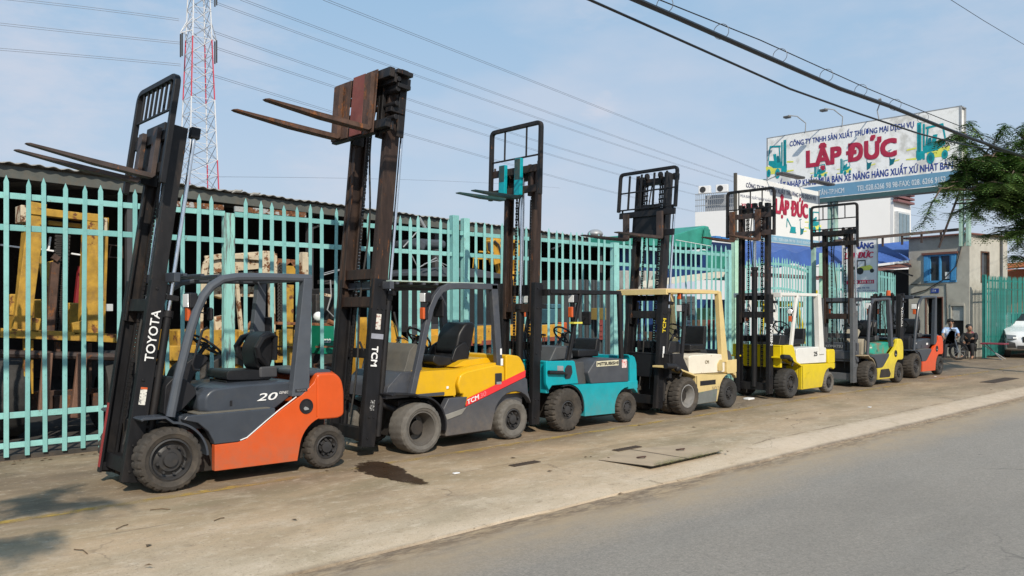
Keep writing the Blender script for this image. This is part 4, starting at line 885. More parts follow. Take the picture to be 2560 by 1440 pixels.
# asphalt
m, t, N, K, co, noise, ramp, mix, mth = nodes('asphalt')
sp = N('ShaderNodeSeparateXYZ'); K(co.outputs['Object'], sp.inputs[0]); yy = sp.outputs['Y']; wob0 = mth('ADD', yy, mth('MULTIPLY', noise(.3, 3, .5, (.3, 1, 1), 3), .6))
col = mix(ramp(noise(.5, 5, .6, (.3, 1, 1)), .3, .7), (.315, .280, .240), (.385, .345, .30))
col = mix(ramp(noise(28, 5, .75), .42, .62, 0, .38), col, (.15, .138, .12)); col = mix(ramp(noise(1.4, 7, .7, (.35, 1, 1), 17), .45, .7, 0, .3), col, (.17, .16, .145)); col = mix(ramp(noise(2.1, 6, .7, (.3, 1, 1), 27), .52, .7, 0, .35), col, (.34, .315, .28))
col = mix(ramp(noise(75, 3, .8), .38, .66, 0, .6), col, (.12, .11, .10)); col = mix(ramp(noise(130, 2, .7, (1, 1, 1), 5), .6, .75, 0, .6), col, (.34, .33, .31))
vo = N('ShaderNodeTexVoronoi', feature='DISTANCE_TO_EDGE'); vo.inputs['Scale'].default_value = .22
wv = N('ShaderNodeVectorMath', operation='ADD'); ns = N('ShaderNodeTexNoise'); ns.inputs['Scale'].default_value = 1.1; ns.inputs['Detail'].default_value = 9
K(co.outputs['Object'], ns.inputs[0]); K(co.outputs['Object'], wv.inputs[0]); K(ns.outputs['Color'], wv.inputs[1]); K(wv.outputs[0], vo.inputs['Vector'])
col = mix(mth('MULTIPLY', ramp(vo.outputs['Distance'], .0, .004, 1, 0), ramp(noise(.4, 3, .5, (1, 1, 1), 155), .5, .58, 0, .6)), col, (.07, .065, .06))
col = mix(mth('MULTIPLY', ramp(mth('ABSOLUTE', mth('SUBTRACT', mth('ABSOLUTE', mth('SUBTRACT', wob0, 1.6), 0), .85), 0), .1, .5, .3, 0), ramp(noise(1, 5, .6, (.15, 1, 1), 5), .35, .65)), col, (.15, .14, .125))
col = mix(ramp(noise(5.5, 7, .8, (.6, 1.3, 1), 9), .66, .69, 0, .7), col, (.06, .06, .06))       # small dark patches
wob = mth('ADD', yy, mth('MULTIPLY', mth('SUBTRACT', noise(.8, 6, .65, (.6, 1, 1), 8), .5), .8))
col = mix(mth('MULTIPLY', ramp(wob, 4.0, 4.95, 0, .9), ramp(noise(7, 6, .7, (.35, 1, 1), 61), .3, .6, .45, 1)), col, (.42, .31, .19))                                         # sand washed against the kerb
col = mix(mth('MULTIPLY', ramp(wob, 4.72, 4.98, 0, 1), ramp(noise(16, 6, .75, (.3, 1, 1), 91), .4, .58, 0, .8)), col, (.13, .09, .06))
finish(m, t, N, K, col, .9, noise(70, 5, .8), .8, .008); asph = m
yardm = mat('yard_floor', (.045, .042, .04), .8, var=.3, scale=.8, dirt=.5, dirtc=(.10, .08, .06), dscale=1.2)
soil = mat('distant_ground', (.16, .14, .11), .95, scale=.1)
ZR = -.10
def sheet(name, pts, m, z=None):
    b = MB(); b.add([(p[0], p[1], p[2] if len(p) > 2 else z) for p in pts], [tuple(range(len(pts)))]); return b.build(name, m)
struct(sheet('ground', [(-1500, -1500), (1500, -1500), (1500, 1500), (-1500, 1500)], soil, -.16))
struct(sheet('road', [(-40, -6), (90, -6), (90, 5.35), (-40, 5.35)], asph, ZR))
b = MB(); nx = 260                                                   # forecourt with its worn, sloping edge
ks = [(5.03, ZR - .03), (5.045, ZR + .018), (5.16, -.062), (5.33, -.022), (5.58, -.002), (6.3, 0), (7.5, 0), (8.5, 0), (10.72, 0)]
rnd = random.Random(3); vs = []; e1 = 0
for i in range(nx + 1):
    X = -12 + 82 * i / nx; e1 = e1 * .7 + rnd.uniform(-.018, .018); e2 = .05 * math.sin(X * .35) + .02 * math.sin(X * 1.3)
    q = 1.0 if X > 9.5 else 1.9
    for j, (y, z) in enumerate(ks):
        yo = y + e1 * (1 if j < 3 else .2) + (e2 * .5 if j < 3 else 0)
        if j in (3, 4): yo = 5.05 + (y - 5.05) * q
        if j == 5 and q > 1: yo = 6.5
        vs.append((X, yo, z))
n = len(ks); fs = [(i * n + j, (i + 1) * n + j, (i + 1) * n + j + 1, i * n + j + 1) for i in range(nx) for j in range(n - 1)]
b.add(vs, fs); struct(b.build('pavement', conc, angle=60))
struct(sheet('yard_floor', [(-20, 10.72), (70, 10.72), (70, 60), (-20, 60)], yardm, -.006))
# yellow line, worn through
m, t, N, K, co, noise, ramp, mix, mth = nodes('worn_yellow_line')
bs = t.nodes['Principled BSDF']; bs.inputs['Base Color'].default_value = (.50, .33, .07, 1); bs.inputs['Roughness'].default_value = .85
al = mth('MULTIPLY', ramp(noise(9, 7, .75, (.4, 1, 1)), .42, .58, .0, .75), ramp(noise(.75, 3, .5, (1, .01, 1), 3), .38, .5, .04, 1)); K(al, bs.inputs['Alpha'])
struct(sheet('painted_yellow_line', [(1.2, 7.50), (32, 7.45), (32, 7.55), (1.2, 7.62)], m, .004))
# small things on the forecourt
wet = mat('wet_oil', (.05, .030, .018), .32, var=.2, scale=5, spec=.3)
pd = [(870, 1172), (892, 1158), (925, 1147), (955, 1151), (985, 1160), (1015, 1170), (1022, 1184), (1048, 1192), (1078, 1211), (1058, 1216), (1030, 1211), (990, 1205), (955, 1196), (932, 1191), (905, 1183)]
pts = [gnd(x, y, .005) for x, y in pd]; pts = [Vector(p) for p in rounded([tuple(p.xy) for p in pts], .08, 3)]
b = MB(); cen = sum(pts, Vector((0, 0))) / len(pts); k_ = len(pts); vs = []; fa_ = []
for f_, a_ in ((.0, 1.), (.45, 1.), (.8, .62), (1.12, 0.)):
    for p in pts: q = cen + (p - cen) * f_; vs.append((q.x, q.y, .005)); fa_.append(a_)
b.add(vs, [(r_ * k_ + i, r_ * k_ + (i + 1) % k_, (r_ + 1) * k_ + (i + 1) % k_, (r_ + 1) * k_ + i) for r_ in range(3) for i in range(k_)])
tn = wet.node_tree; at = tn.nodes.new('ShaderNodeAttribute'); at.attribute_name = 'fade'; ns_ = tn.nodes.new('ShaderNodeTexNoise'); ns_.inputs['Scale'].default_value = 6; ns_.inputs['Detail'].default_value = 8; ns_.inputs['Roughness'].default_value = .7
tc_ = tn.nodes.new('ShaderNodeTexCoord'); ad_ = tn.nodes.new('ShaderNodeMath'); ad_.operation = 'ADD'; mr_ = tn.nodes.new('ShaderNodeMapRange')
for q_, v_ in zip(('From Min', 'From Max', 'To Min', 'To Max'), (.86, 1.06, 0, .95)): mr_.inputs[q_].default_value = v_
tn.links.new(tc_.outputs['Object'], ns_.inputs[0]); tn.links.new(at.outputs['Fac'], ad_.inputs[0]); ma_ = tn.nodes.new('ShaderNodeMath'); ma_.operation = 'MULTIPLY_ADD'; ma_.inputs[1].default_value = 2.0; ma_.inputs[2].default_value = -.5; tn.links.new(ns_.outputs[0], ma_.inputs[0]); tn.links.new(ma_.outputs[0], ad_.inputs[1]); tn.links.new(ad_.outputs[0], mr_.inputs['Value']); tn.links.new(mr_.outputs[0], tn.nodes['Principled BSDF'].inputs['Alpha'])
ob_ = b.build('oil_puddle', wet); aa_ = ob_.data.attributes.new('fade', 'FLOAT', 'POINT'); aa_.data.foreach_set('value', fa_)
tag(ob_, 'dark wet oil stain spreading over the concrete behind the nearest forklift', 'oil stain')
slabm = mat('concrete_cover', (.40, .31, .215), .9, var=.12, scale=3, dirt=.5, dirtc=(.2, .16, .12), bump=.4, bscale=50)
gapm = mat('dark_joint', (.075, .06, .04), .95)
c1 = [gnd(x, y) for x, y in ((1497, 1150), (1630, 1166), (1714, 1147), (1575, 1125))]
c2 = [gnd(x, y) for x, y in ((1580, 1124), (1720, 1146), (1806, 1127), (1700, 1112))]
for c, lb in ((c1, 'concrete drain cover slab nearer the road, with a rusty lifting hook'), (c2, 'concrete drain cover slab nearer the forklifts, beside the other slab')):
    q = [tuple(p.xy) for p in c]; cx = sum(p[0] for p in q) / 4; cy = sum(p[1] for p in q) / 4
    s_ = thing('drain_cover', lb, 'drain cover', (cx, cy, 0), 0, 'concrete drain covers')
    MB().flat([(x - cx, y - cy) for x, y in q], .0020, .0055).build('slab', slabm, s_, bevel=.005)
    MB().torus((0, 0, .018), .05, .008, (0, .2, 1), 14).build('lifting_hook', rustm, s_)
q = [tuple((gnd(x, y)).xy) for x, y in ((1496, 1150.5), (1630, 1167.2), (1808, 1127.3), (1701, 1111.8), (1576, 1124))]
struct(MB().flat(q, .0010, .0025).build('joint', gapm))
gr = mat('dry_grass', (.26, .27, .10), .8, var=.4, scale=30)
b = MB(); rr = random.Random(11)
for k in range(600):
    u = rr.random(); p = gnd(1636 + 172 * u, 1164.5 - 36 * u); 
    if rr.random() > .25 + .75 * abs(math.sin(u * 7)): continue
    x = p.x + rr.gauss(0, .02); y = p.y + rr.gauss(0, .022); h = rr.uniform(.02, .075); a = rr.uniform(0, 6.28); l = rr.uniform(.01, .05)
    b.add([(x, y, 0), (x + .006, y + .003, 0), (x + l * math.cos(a), y + l * math.sin(a), h)], [(0, 1, 2)])
tag(b.build('grass', gr), 'strip of short grass and weeds in the joint of the covers', 'grass', kind='stuff')
for (x, y, a, bb, lb) in ((1312, 1160, .40, .10, 'small dark rusty drain grate in front of the turquoise forklift'), (1568, 1122, .46, .10, 'small dark drain grate beside the concrete cover slabs'), (2500, 951, 1.9, .32, 'long dark steel plate set in the forecourt near the gate')):
    p = gnd(x, y); g = MB(); g.box(-a / 2, -bb / 2, .002, a / 2, bb / 2, .009)
    for k in range(9): g.box(-a / 2 + a * (k + .3) / 9, -bb * .4, .009, -a / 2 + a * (k + .7) / 9, bb * .4, .013)
    tag(g.build('drain_grate', mat('dark_grate', (.06, .042, .03), .8, rust=.2), loc=(p.x, p.y, 0)), lb, 'drain grate')
lf = mat('dry_leaf', (.15, .10, .055), .85, var=.4, scale=20); b = MB(); rr = random.Random(21)
for k in range(300):
    X = rr.uniform(.5, 26); Y = 10.55 - abs(rr.gauss(0, .12)) if rr.random() < .62 else (rr.uniform(5.0, 10) if rr.random() < .75 else 5.08 + abs(rr.gauss(0, .1)))
    z = .004 if Y > 5.3 else -.09; a = rr.uniform(0, 6.28); l = rr.uniform(.012, .04); c, s = math.cos(a), math.sin(a); w_ = l * rr.uniform(.3, .6)
    b.add([(X - l * c, Y - l * s, z), (X - w_ * s, Y + w_ * c, z + .012), (X + l * c, Y + l * s, z + .004), (X + w_ * s, Y - w_ * c, z + .008)], [(0, 1, 2, 3)])
for (x, y, dx, dy) in ((185, 1376, 33, 10), (290, 1325, 30, -12), (375, 1277, 50, -2), (535, 1304, 26, -8)):
    p = gnd(x, y); q = gnd(x + dx, y + dy); mdl = (p + q) / 2 + Vector((.02, .02, .01)); b.tube([p + Vector((0, 0, .008)), mdl, q + Vector((0, 0, .006))], .004, 5)
tag(b.build('litter', lf), 'dry leaves and twigs scattered over the forecourt', 'litter', kind='stuff')
for (x, y, lb) in ((1872, 999, 'flattened white foam box on the ground behind the cream-yellow forklift'), (1140, 1185, 'tiny white scrap of paper in front of the golden yellow forklift'), (2338, 942, 'small white scrap beside the last forklift'), (2174, 1019, 'small pale scrap on the concrete in front of the row')):
    p = gnd(x, y); k = 1 if x == 1872 else .35
    tag(MB().flat(rounded([(-.11 * k, -.07 * k), (.12 * k, -.06 * k), (.10 * k, .08 * k), (-.1 * k, .07 * k)], .03 * k), 0, .03 * k).build('scrap', white, loc=(p.x, p.y, .004), bevel=.005), lb, 'litter')

# ------------------------------------------------------------ fence bays
def picket_mesh(h):
    b = MB(); b.prism([(-.026, 0), (.026, 0), (.026, h - .075), (0, h), (-.026, h - .075)], -.008, .008)
    o = b.build('picket', mint, bevel=.003, seg=1); return o
PK = {}
def bay(label, P0, P1, first, step, n, h=3.16, z0=.05, rails=((2.99, .07), (2.63, .07), (.51, .07), (.17, .065)), posts=(), gz=3.2, group='turquoise picket fence bays', name='fence_bay', mt=mint, arch=0, rnd_=.006):
    """posts: (distance, width, height, material)"""
    P0 = Vector(P0); P1 = Vector(P1); d = P1 - P0; Ln = d.length; a = math.atan2(d.y, d.x)
    t = thing(name, label, 'fence', (P0.x, P0.y, 0), a, group)
    hk = (h, mt.name)
    if hk not in PK: PK[hk] = picket_mesh(h); src = PK[hk]; fresh = True
    else: src = PK[hk]; fresh = False
    rr = random.Random(int(Ln * 100))
    for k in range(n):
        o = src if fresh and k == 0 else src.copy()
        if o is not src: COL.objects.link(o)
        if mt is not mint and o is src: o.data.materials[0] = mt
        o.parent = t; q = k / max(1, n - 1)
        o.location = (first + k * step + rr.uniform(-.008, .008), rr.uniform(-.004, .004), z0 + rr.uniform(-.015, .01) + arch * math.sin(math.pi * q))
        o.rotation_euler = (rr.uniform(-.006, .006), rr.gauss(0, rnd_), rr.uniform(-.06, .06)); o.scale = (rr.uniform(.92, 1.1), 1, rr.uniform(.992, 1.006))
    for z, hh in rails:
        if arch:
            b = MB(); b.sweep([(Ln * i / 12, 0, z + arch * math.sin(math.pi * i / 12)) for i in range(13)], .02, hh); b.M = Matrix.Translation((0, .022, 0)); b.v = [b.M @ v for v in b.v]
        else: b = MB().box(0, .011, z - hh / 2, Ln, .034, z + hh / 2)
        b.build('rail', mt, t, bevel=.004, seg=1)
    for (x, w_, hh, pm) in posts:
        b = MB(); b.box(x - w_ / 2, -.012, 0, x + w_ / 2, .10, hh); b.box(x - w_ / 2 - .012, -.02, 0, x - w_ / 2 + .012, .0, hh - .02); b.build('post', pm, t, bevel=.006, seg=1)
    return t
FY = 10.6
fa = bay('turquoise fence bay at the left edge, in front of the tall yellow mast', (.0, FY), (4.72, FY), .013, .197, 24, posts=((4.78, .14, 3.0, mintpeel), (.0, .1, 3.0, mint)))
b = MB(); b.box(3.95, .005, 3.03, 4.7, .045, 3.10); b.build('rusty_strip', rusty, fa)
fb = bay('turquoise fence bay between the peeling post and the double post', (4.86, FY), (8.62, FY), .145, .196, 19, posts=((3.83, .13, 3.28, mint),))
b = MB(); b.box(.0, .005, 3.03, 1.06, .045, 3.10); b.build('rusty_strip', rusty, fb)
fc = bay('turquoise fence bay behind the turquoise forklift', (8.80, FY), (12.80, FY), .33, .197, 18, posts=((.13, .12, 3.25, mint), (4.07, .16, 3.06, mint)))
fd = bay('turquoise fence bay behind the cream-yellow forklift', (12.98, FY), (17.0, FY), .14, .197, 20, posts=((4.08, .12, 3.12, mint), (4.40, .22, 3.36, mat('pale_mint_paint', (.42, .66, .52), .5, dirt=.3))))
fe = bay('turquoise gate leaf with arched top behind the lemon yellow forklift', (17.62, FY + .05), (21.15, FY + .05), .1, .145, 24, h=2.85, rails=((2.72, .07), (2.10, .06), (.5, .07), (.2, .06)), posts=((.0, .08, 2.9, mint), (3.53, .08, 2.9, mint)), arch=.16, name='gate')
ff = bay('turquoise fence bay behind the small hanging banner, running back to the guard house', (21.5, 10.45), (31.2, 12.4), .15, .165, 58, h=3.0, rails=((2.86, .07), (2.3, .06), (.5, .07)), posts=((.0, .20, 3.25, MATS['pale_mint_paint']), (9.8, .15, 3.0, mint)))
b = MB(); b.box(-.45, -.03, 2.55, .25, .02, 2.62); b.build('rusty_bracket', rustm, ff)
fg = bay('green gate leaf standing open at the right edge, beside the guard house', (32.0, 9.62), (36.6, 8.95), .1, .095, 47, h=2.85, z0=.08, rails=((2.75, .06), (2.45, .05), (.75, .06), (.15, .06)), posts=((.0, .10, 2.95, mat('shaded_green_gate_paint', (.02, .18, .155), .55, var=.25, dirt=.6, dirtc=(.04, .11, .10))),), mt=MATS['shaded_green_gate_paint'], name='gate')  # gate green darkened: the tree's shade is put into the paint colour
tag(MB().box(1.0, -.3, .0, 20, .2, .05).build('fence_plinth', mat('dark_wet_concrete', (.05, .045, .04), .9, var=.4, scale=3, dirt=.5), loc=(-3, 10.93, 0)), 'low dark concrete plinth under the turquoise fence', 'plinth')

# ------------------------------------------------------------ open shed behind the fence
sh = thing('shed', 'long open-fronted shed with a corrugated roof edge and dark inside, behind the fence', 'shed')
E0 = Vector((-9, 12.75)); E1 = Vector((22.3, 17.7)); ed = (E1 - E0); el = ed.length; ed.normalize(); en = Vector((-ed.y, ed.x))
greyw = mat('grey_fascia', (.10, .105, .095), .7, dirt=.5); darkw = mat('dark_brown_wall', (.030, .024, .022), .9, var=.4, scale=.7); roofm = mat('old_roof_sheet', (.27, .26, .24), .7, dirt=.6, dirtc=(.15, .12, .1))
b = MB(); n = int(el / .04); vs = []
for i in range(n + 1):
    s = el * i / n; wv_ = .015 * math.sin(s * 2 * math.pi / .22) + .012 * math.sin(s * 1.7) * math.sin(s * 5.1)
    for (u, z) in ((-.12, 3.99), (7.5, 4.65), (15, 4.0)):
        p = E0 + ed * s + en * u; vs.append((p.x, p.y, z + wv_))
b.add(vs, [(i * 3 + j, i * 3 + 3 + j, i * 3 + 4 + j, i * 3 + 1 + j) for i in range(n) for j in range(2)])
ro = b.build('roof', roofm, sh); so = ro.modifiers.new('thickness', 'SOLIDIFY'); so.thickness = .012
MB().beam((*E0, 3.85), (*E1, 3.85), .06, .20).build('fascia', greyw, sh, bevel=.01)
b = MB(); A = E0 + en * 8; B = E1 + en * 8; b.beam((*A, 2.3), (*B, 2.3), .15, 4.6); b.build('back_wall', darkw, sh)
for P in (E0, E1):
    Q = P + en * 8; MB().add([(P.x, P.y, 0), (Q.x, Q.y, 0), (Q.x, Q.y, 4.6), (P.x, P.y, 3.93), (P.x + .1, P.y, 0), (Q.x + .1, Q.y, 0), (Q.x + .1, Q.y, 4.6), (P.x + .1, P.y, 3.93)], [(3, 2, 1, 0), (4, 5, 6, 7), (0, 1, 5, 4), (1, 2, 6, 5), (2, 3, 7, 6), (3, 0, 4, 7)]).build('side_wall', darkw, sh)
for k in range(8):
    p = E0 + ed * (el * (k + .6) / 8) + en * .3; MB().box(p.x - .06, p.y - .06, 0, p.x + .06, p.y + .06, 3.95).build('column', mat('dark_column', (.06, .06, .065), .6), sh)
for k in range(16):
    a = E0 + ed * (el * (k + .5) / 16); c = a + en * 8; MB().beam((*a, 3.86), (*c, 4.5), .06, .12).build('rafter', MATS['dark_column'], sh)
for px, py, dx, dy in ((775, 573, 25, -10), (1380, 622, 30, -12)):
    p = aY(px, py, 17.5); q = aY(px + dx, py + dy, 17.5); tag(MB().tube([p, q], .03, 8).build('ceiling_light', white), 'white tube light hanging in the dark shed' + (' behind the nearest forklift' if px < 1000 else ' behind the turquoise forklift'), 'light')
# scrap of loose pale sheet on the roof edge
for px, py, lb in ((595, 478, 'bent pale sheet curling up on the shed roof edge, left of two'), (640, 485, 'bent pale sheet curling up on the shed roof edge, right of two')):
    p = aY(px, py, 14.75); b = MB(); b.tube([(-.12, 0, -.04), (-.05, 0, .0), (.03, 0, .0), (.09, 0, .03)], [.01, .03, .03, .01], 6); tag(b.build('loose_sheet', roofm, loc=(p.x, p.y, p.z)), lb, 'roof sheet')
p = aY(1488, 585, 22); v_ = thing('roof_ventilator', 'round silver ventilator on the shed roof', 'ventilator', (p.x, p.y, p.z - .12)); MB().cyl((0, 0, -.6), (0, 0, .05), .2, n=16).build('neck', alu, v_); MB().ball((0, 0, .12), .32, sc=(1, 1, .6), n=16).build('turbine', alu, v_)

# ------------------------------------------------------------ machines in the yard behind the fence
def B2(b, p, q, Y, w_, h_, dy=0, m=0):
    """beam between two sighted points on the plane Y"""
    b.beam(aY(*p, Y), aY(*q, Y + dy), w_, h_, m, up=(0, 1, 0)); return b
def bx(b, x0, y0, x1, y1, Y, dep, m=0):
    p = aY(x0, y0, Y); q = aY(x1, y1, Y); b.box(p.x, Y, min(p.z, q.z), q.x, Y + dep, max(p.z, q.z), m); return b
dark = mat('dull_machine_black', (.03, .03, .032), .6, dirt=.4)  # plain near-black for machines, hoses and other dark parts
rowg = 'old machines standing in the yard behind the fence'
# tall yellow one behind the left fence bay
Y = 12.25; t = thing('yard_forklift', 'big weathered yellow forklift facing the street behind the leftmost fence bay', 'forklift', group=rowg)
def part(name, m, *items, bevel=.008, par=None):
    first = None
    for it in items:
        b = MB()
        if it[0] == 'b': B2(b, *it[1:])
        elif it[0] == 'x': bx(b, *it[1:])
        elif it[0] == 't': b.tube([aY(x, y, it[2]) for x, y in it[1]], it[3], 8)
        o = b.build(name, m, par, bevel=bevel); first = first or o
    return first
ms = part('mast', yard_y, ('b', (94, 508), (50, 840), Y, .20, .12), ('b', (72, 520), (42, 830), Y + .15, .08, .2), ('b', (232, 535), (220, 840), Y, .24, .14), ('b', (262, 545), (252, 840), Y + .15, .06, .18),
    ('b', (55, 525), (250, 548), Y, .10, .16), ('b', (120, 557), (250, 570), Y + .1, .06, .06), par=t)
part('mast_top_bracket', yard_w, ('x', 52, 512, 70, 556, Y - .1, .3), ('x', 258, 545, 269, 580, Y, .1), par=ms)
for s in (0, 17):
    b = MB(); c0 = aY(148 + s, 590, Y + .1); c1 = aY(134 + s, 828, Y + .1); k = 0; n = 52
    for i in range(n): p = c0.lerp(c1, i / n); b.box(p.x - (.035 if i % 2 else .05), p.y - .02, p.z - .022, p.x + (.035 if i % 2 else .05), p.y + .02, p.z + .012)
    b.build('chain', mat('dark_chain', (.035, .03, .028), .7), ms)
part('lift_cylinder', rustm, ('b', (138, 655), (124, 830), Y + .05, .1, .1), ('b', (132, 640), (146, 650), Y, .08, .08), par=ms)
part('carriage', yard_y, ('b', (0, 832), (292, 846), Y - .2, .12, .10), ('x', 60, 845, 66, 985, Y - .1, .08), ('x', 78, 850, 84, 985, Y - .1, .08), ('b', (90, 795), (84, 830), Y - .2, .1, .1), ('b', (190, 805), (196, 835), Y - .2, .13, .1), par=t)
part('axle_tube', rustd, ('t', ((0, 884), (292, 893)), Y - .1, .055), par=t, bevel=0)
for x0, x1, y0, y1, tp in ((100, 128, 882, 1038, 6), (184, 212, 884, 1045, 9)):
    fk = MB(); p = [aY(x0 + tp, y0, Y - .3), aY(x1 + tp * .6, y0, Y - .3), aY(x1 - 8, y1, Y - .3), aY(x0 - tp, y1, Y - .3)]; fk.prism([(v.x, v.z) for v in p], Y - .34, Y - .27); fk.build('fork', mat('brown_fork_paint', (.17, .09, .06), .6, rust=.15, var=.2), t, bevel=.01)
part('rear_frame', rustm, ('x', 0, 985, 288, 1012, Y + .2, .1), ('x', 136, 990, 288, 1024, Y, .1), ('x', 140, 855, 152, 898, Y - .1, .1), ('x', 222, 858, 230, 1030, Y, .08), par=t)
part('body', yard_y, ('x', 88, 750, 106, 830, Y + .8, .3), ('x', 172, 757, 198, 830, Y + .8, .3), ('x', 74, 748, 122, 826, Y + 1, 1.5), ('x', 25, 735, 46, 790, Y + .6, .1), par=t, bevel=.02)
part('overhead_guard', yard_y, ('b', (100, 640), (128, 760), Y + 1, .09, .05), ('b', (118, 655), (130, 690), Y + 1, .16, .04), par=t)
for x in (-30, 252):
    p = aY(x, 950, Y + .1); wheel_ = MB(); wheel_.lathe([(.2, .0), (.52, -.02), (.56, .06), (.56, .3), (.52, .38), (.2, .36)], (p.x + .25, Y + .1, .56), 48, 0, lambda i, j: -.03 if j in (2, 3) and i % 4 == 0 else 0)
    M_ = Matrix.Translation((p.x + .2, Y + .3, .5)) @ Matrix.Rotation(R_(90), 4, 'Z') @ Matrix.Translation((-p.x - .2, -Y - .3, -.5)); wheel_.v = [M_ @ v for v in wheel_.v]; wheel_.build('wheel', tyre3, t)
part('white_rail', white, ('b', (0, 612), (52, 619), Y + 3.5, .03, .05), ('b', (95, 622), (135, 628), Y + 3.5, .03, .05), ('b', (178, 634), (204, 638), Y + 3.5, .03, .05), ('b', (126, 592), (121, 625), Y + 3.5, .03, .05), par=t)
part('mirror_frame', rustm, ('t', ((272, 612), (306, 616), (307, 645), (272, 643)), Y + .5, .009), ('t', ((278, 612), (272, 645)), Y + .5, .009), par=t, bevel=0)
# small red and grey things in the depth of the shed
tag(part('fire_pump', mat('dark_red_paint', (.22, .015, .02), .5), ('b', (203, 665), (192, 765), 16.2, .10, .12)), 'dark red upright pipe inside the shed behind the tall yellow mast', 'pipe')
tag(part('notice_box', mat('light_box', (.5, .52, .53), .5), ('x', 268, 760, 283, 778, 14.5, .1)), 'small pale grey box standing in the dark behind the leftmost fence bay', 'box')
# rusty off-white and yellow forklift seen between peeling post and tall mast
Y = 12.9; t = thing('yard_forklift', 'rusty off-white and yellow forklift in the yard above the nearest forklift', 'forklift', group=rowg)
b = MB(); pts = [(508, 760), (509, 690), (514, 660), (526, 645), (548, 641), (600, 641), (650, 645), (655, 648)]; pw = [aY(x, y, Y + .5) for x, y in pts]; b.sweep([(v.x, 0, v.z) for v in pw], .07, .09); b.M = Matrix.Translation((0, Y + .5, 0)); b.v = [b.M @ v for v in b.v]
b.build('overhead_guard', yard_w, t, bevel=.01)
part('guard_roof', yard_w, ('b', (514, 662), (655, 650), Y + .55, .30, .05), ('b', (530, 688), (655, 680), Y + 1.2, .04, .7), par=t)
part('guard_pillar', yard_w, ('b', (588, 665), (603, 830), Y + .45, .06, .07), ('b', (505, 700), (503, 850), Y + .5, .05, .05), ('b', (586, 738), (655, 740), Y + .8, .05, .06), ('b', (800, 735), (826, 740), Y, .05, .05), par=t)
ms = part('mast', yard_w, ('b', (667, 628), (667, 700), Y, .22, .14), ('b', (683, 634), (684, 700), Y, .10, .1), ('b', (760, 631), (762, 830), Y, .12, .12), ('b', (750, 636), (752, 830), Y + .1, .08, .12), ('b', (678, 700), (680, 830), Y + .1, .1, .08), par=t)
part('mast_crossbar', mat('orange_rust', (.24, .10, .045), .75, rust=.5), ('b', (690, 655), (745, 659), Y + .1, .12, .12), ('b', (690, 808), (840, 812), Y - .1, .05, .08), ('b', (640, 800), (672, 800), Y, .05, .07), par=ms)
part('lift_cylinder', yard_y, ('b', (720, 712), (718, 830), Y + .1, .15, .15), ('b', (720, 820), (720, 1000), Y, .12, .12), ('b', (712, 662), (730, 690), Y + .1, .2, .12), par=ms)
b = MB(); c0 = aY(701, 664, Y); c1 = aY(701, 812, Y)
for i in range(34): p = c0.lerp(c1, i / 34); b.torus(p, .045, .012, (0, 1, 0) if i % 2 else (1, .3, 0), 8)
b.build('chain', mat('dark_chain', (.035, .03, .028), .7), ms)
part('body', yard_y, ('x', 444, 826, 475, 880, Y + .4, 1), ('x', 500, 826, 605, 872, Y + .2, 1.2), ('x', 598, 828, 612, 905, Y + .1, .6), ('x', 425, 865, 500, 900, Y + .2, .4), ('x', 610, 826, 652, 900, Y + .4, .6), ('x', 420, 900, 470, 960, Y + .3, .5), ('x', 690, 826, 745, 905, Y + .5, .6), ('x', 508, 868, 620, 884, Y + .1, .5), par=t, bevel=.015)
part('seat_shell', yard_w, ('b', (545, 790), (552, 835), Y + .5, .22, .2), ('b', (514, 720), (560, 735), Y + 1, .2, .16), ('x', 600, 715, 650, 738, Y + 1.2, .3), par=t, bevel=.03)
part('front_guard', mat('orange_rust', (.24, .10, .045), .75), ('t', ((612, 830), (626, 808), (672, 803), (672, 830)), Y - .1, .035), ('t', ((820, 803), (842, 812), (853, 840), (856, 990)), Y - .3, .045), ('b', (790, 867), (850, 867), Y - .3, .03, .04), ('b', (690, 866), (740, 868), Y - .1, .03, .04), par=t, bevel=0)
p = aY(578, 960, Y); W_ = MB(); W_.lathe([(.33, .02), (.46, -.01), (.50, .05), (.50, .26), (.46, .3), (.33, .3)], (p.x, Y, .50), 56, 0, lambda i, j: -.03 if j in (2, 3) and i % 4 == 0 else 0); w1 = W_.build('wheel', mat('mid_rubber', (.05, .047, .044), .85, dirt=.5), t)
MB().lathe([(.33, .03), (.29, .08), (.1, .10), (.0, .05)], (p.x, Y, .50), 32).build('rim', yard_y, w1)
p = aY(815, 935, Y); W_ = MB(); W_.lathe([(.16, .02), (.30, -.01), (.34, .05), (.34, .2), (.3, .24), (.16, .24)], (p.x, Y, .36), 40); W_.build('wheel', MATS['mid_rubber'], t)
part('rusty_plate', rustm, ('x', 745, 840, 760, 1000, Y + .2, .05), ('x', 790, 910, 860, 960, Y + .1, .1), par=t)
# green oil bin with number
gb = thing('green_bin', 'green steel bin with white number in the yard beside the rusty forklift', 'bin')
Y = 13.2; part('tank', mat('deep_green_paint', (.005, .19, .11), .5), ('x', 803, 808, 836, 885, Y, .5), par=gb, bevel=.02)
b = MB(); p = aY(809, 857, Y); text(b, '020', (p.x, Y - .003, p.z), (1, 0, 0), (0, 0, 1), .07, bold=.04, thick=.003); b.build('lettering', white, gb)
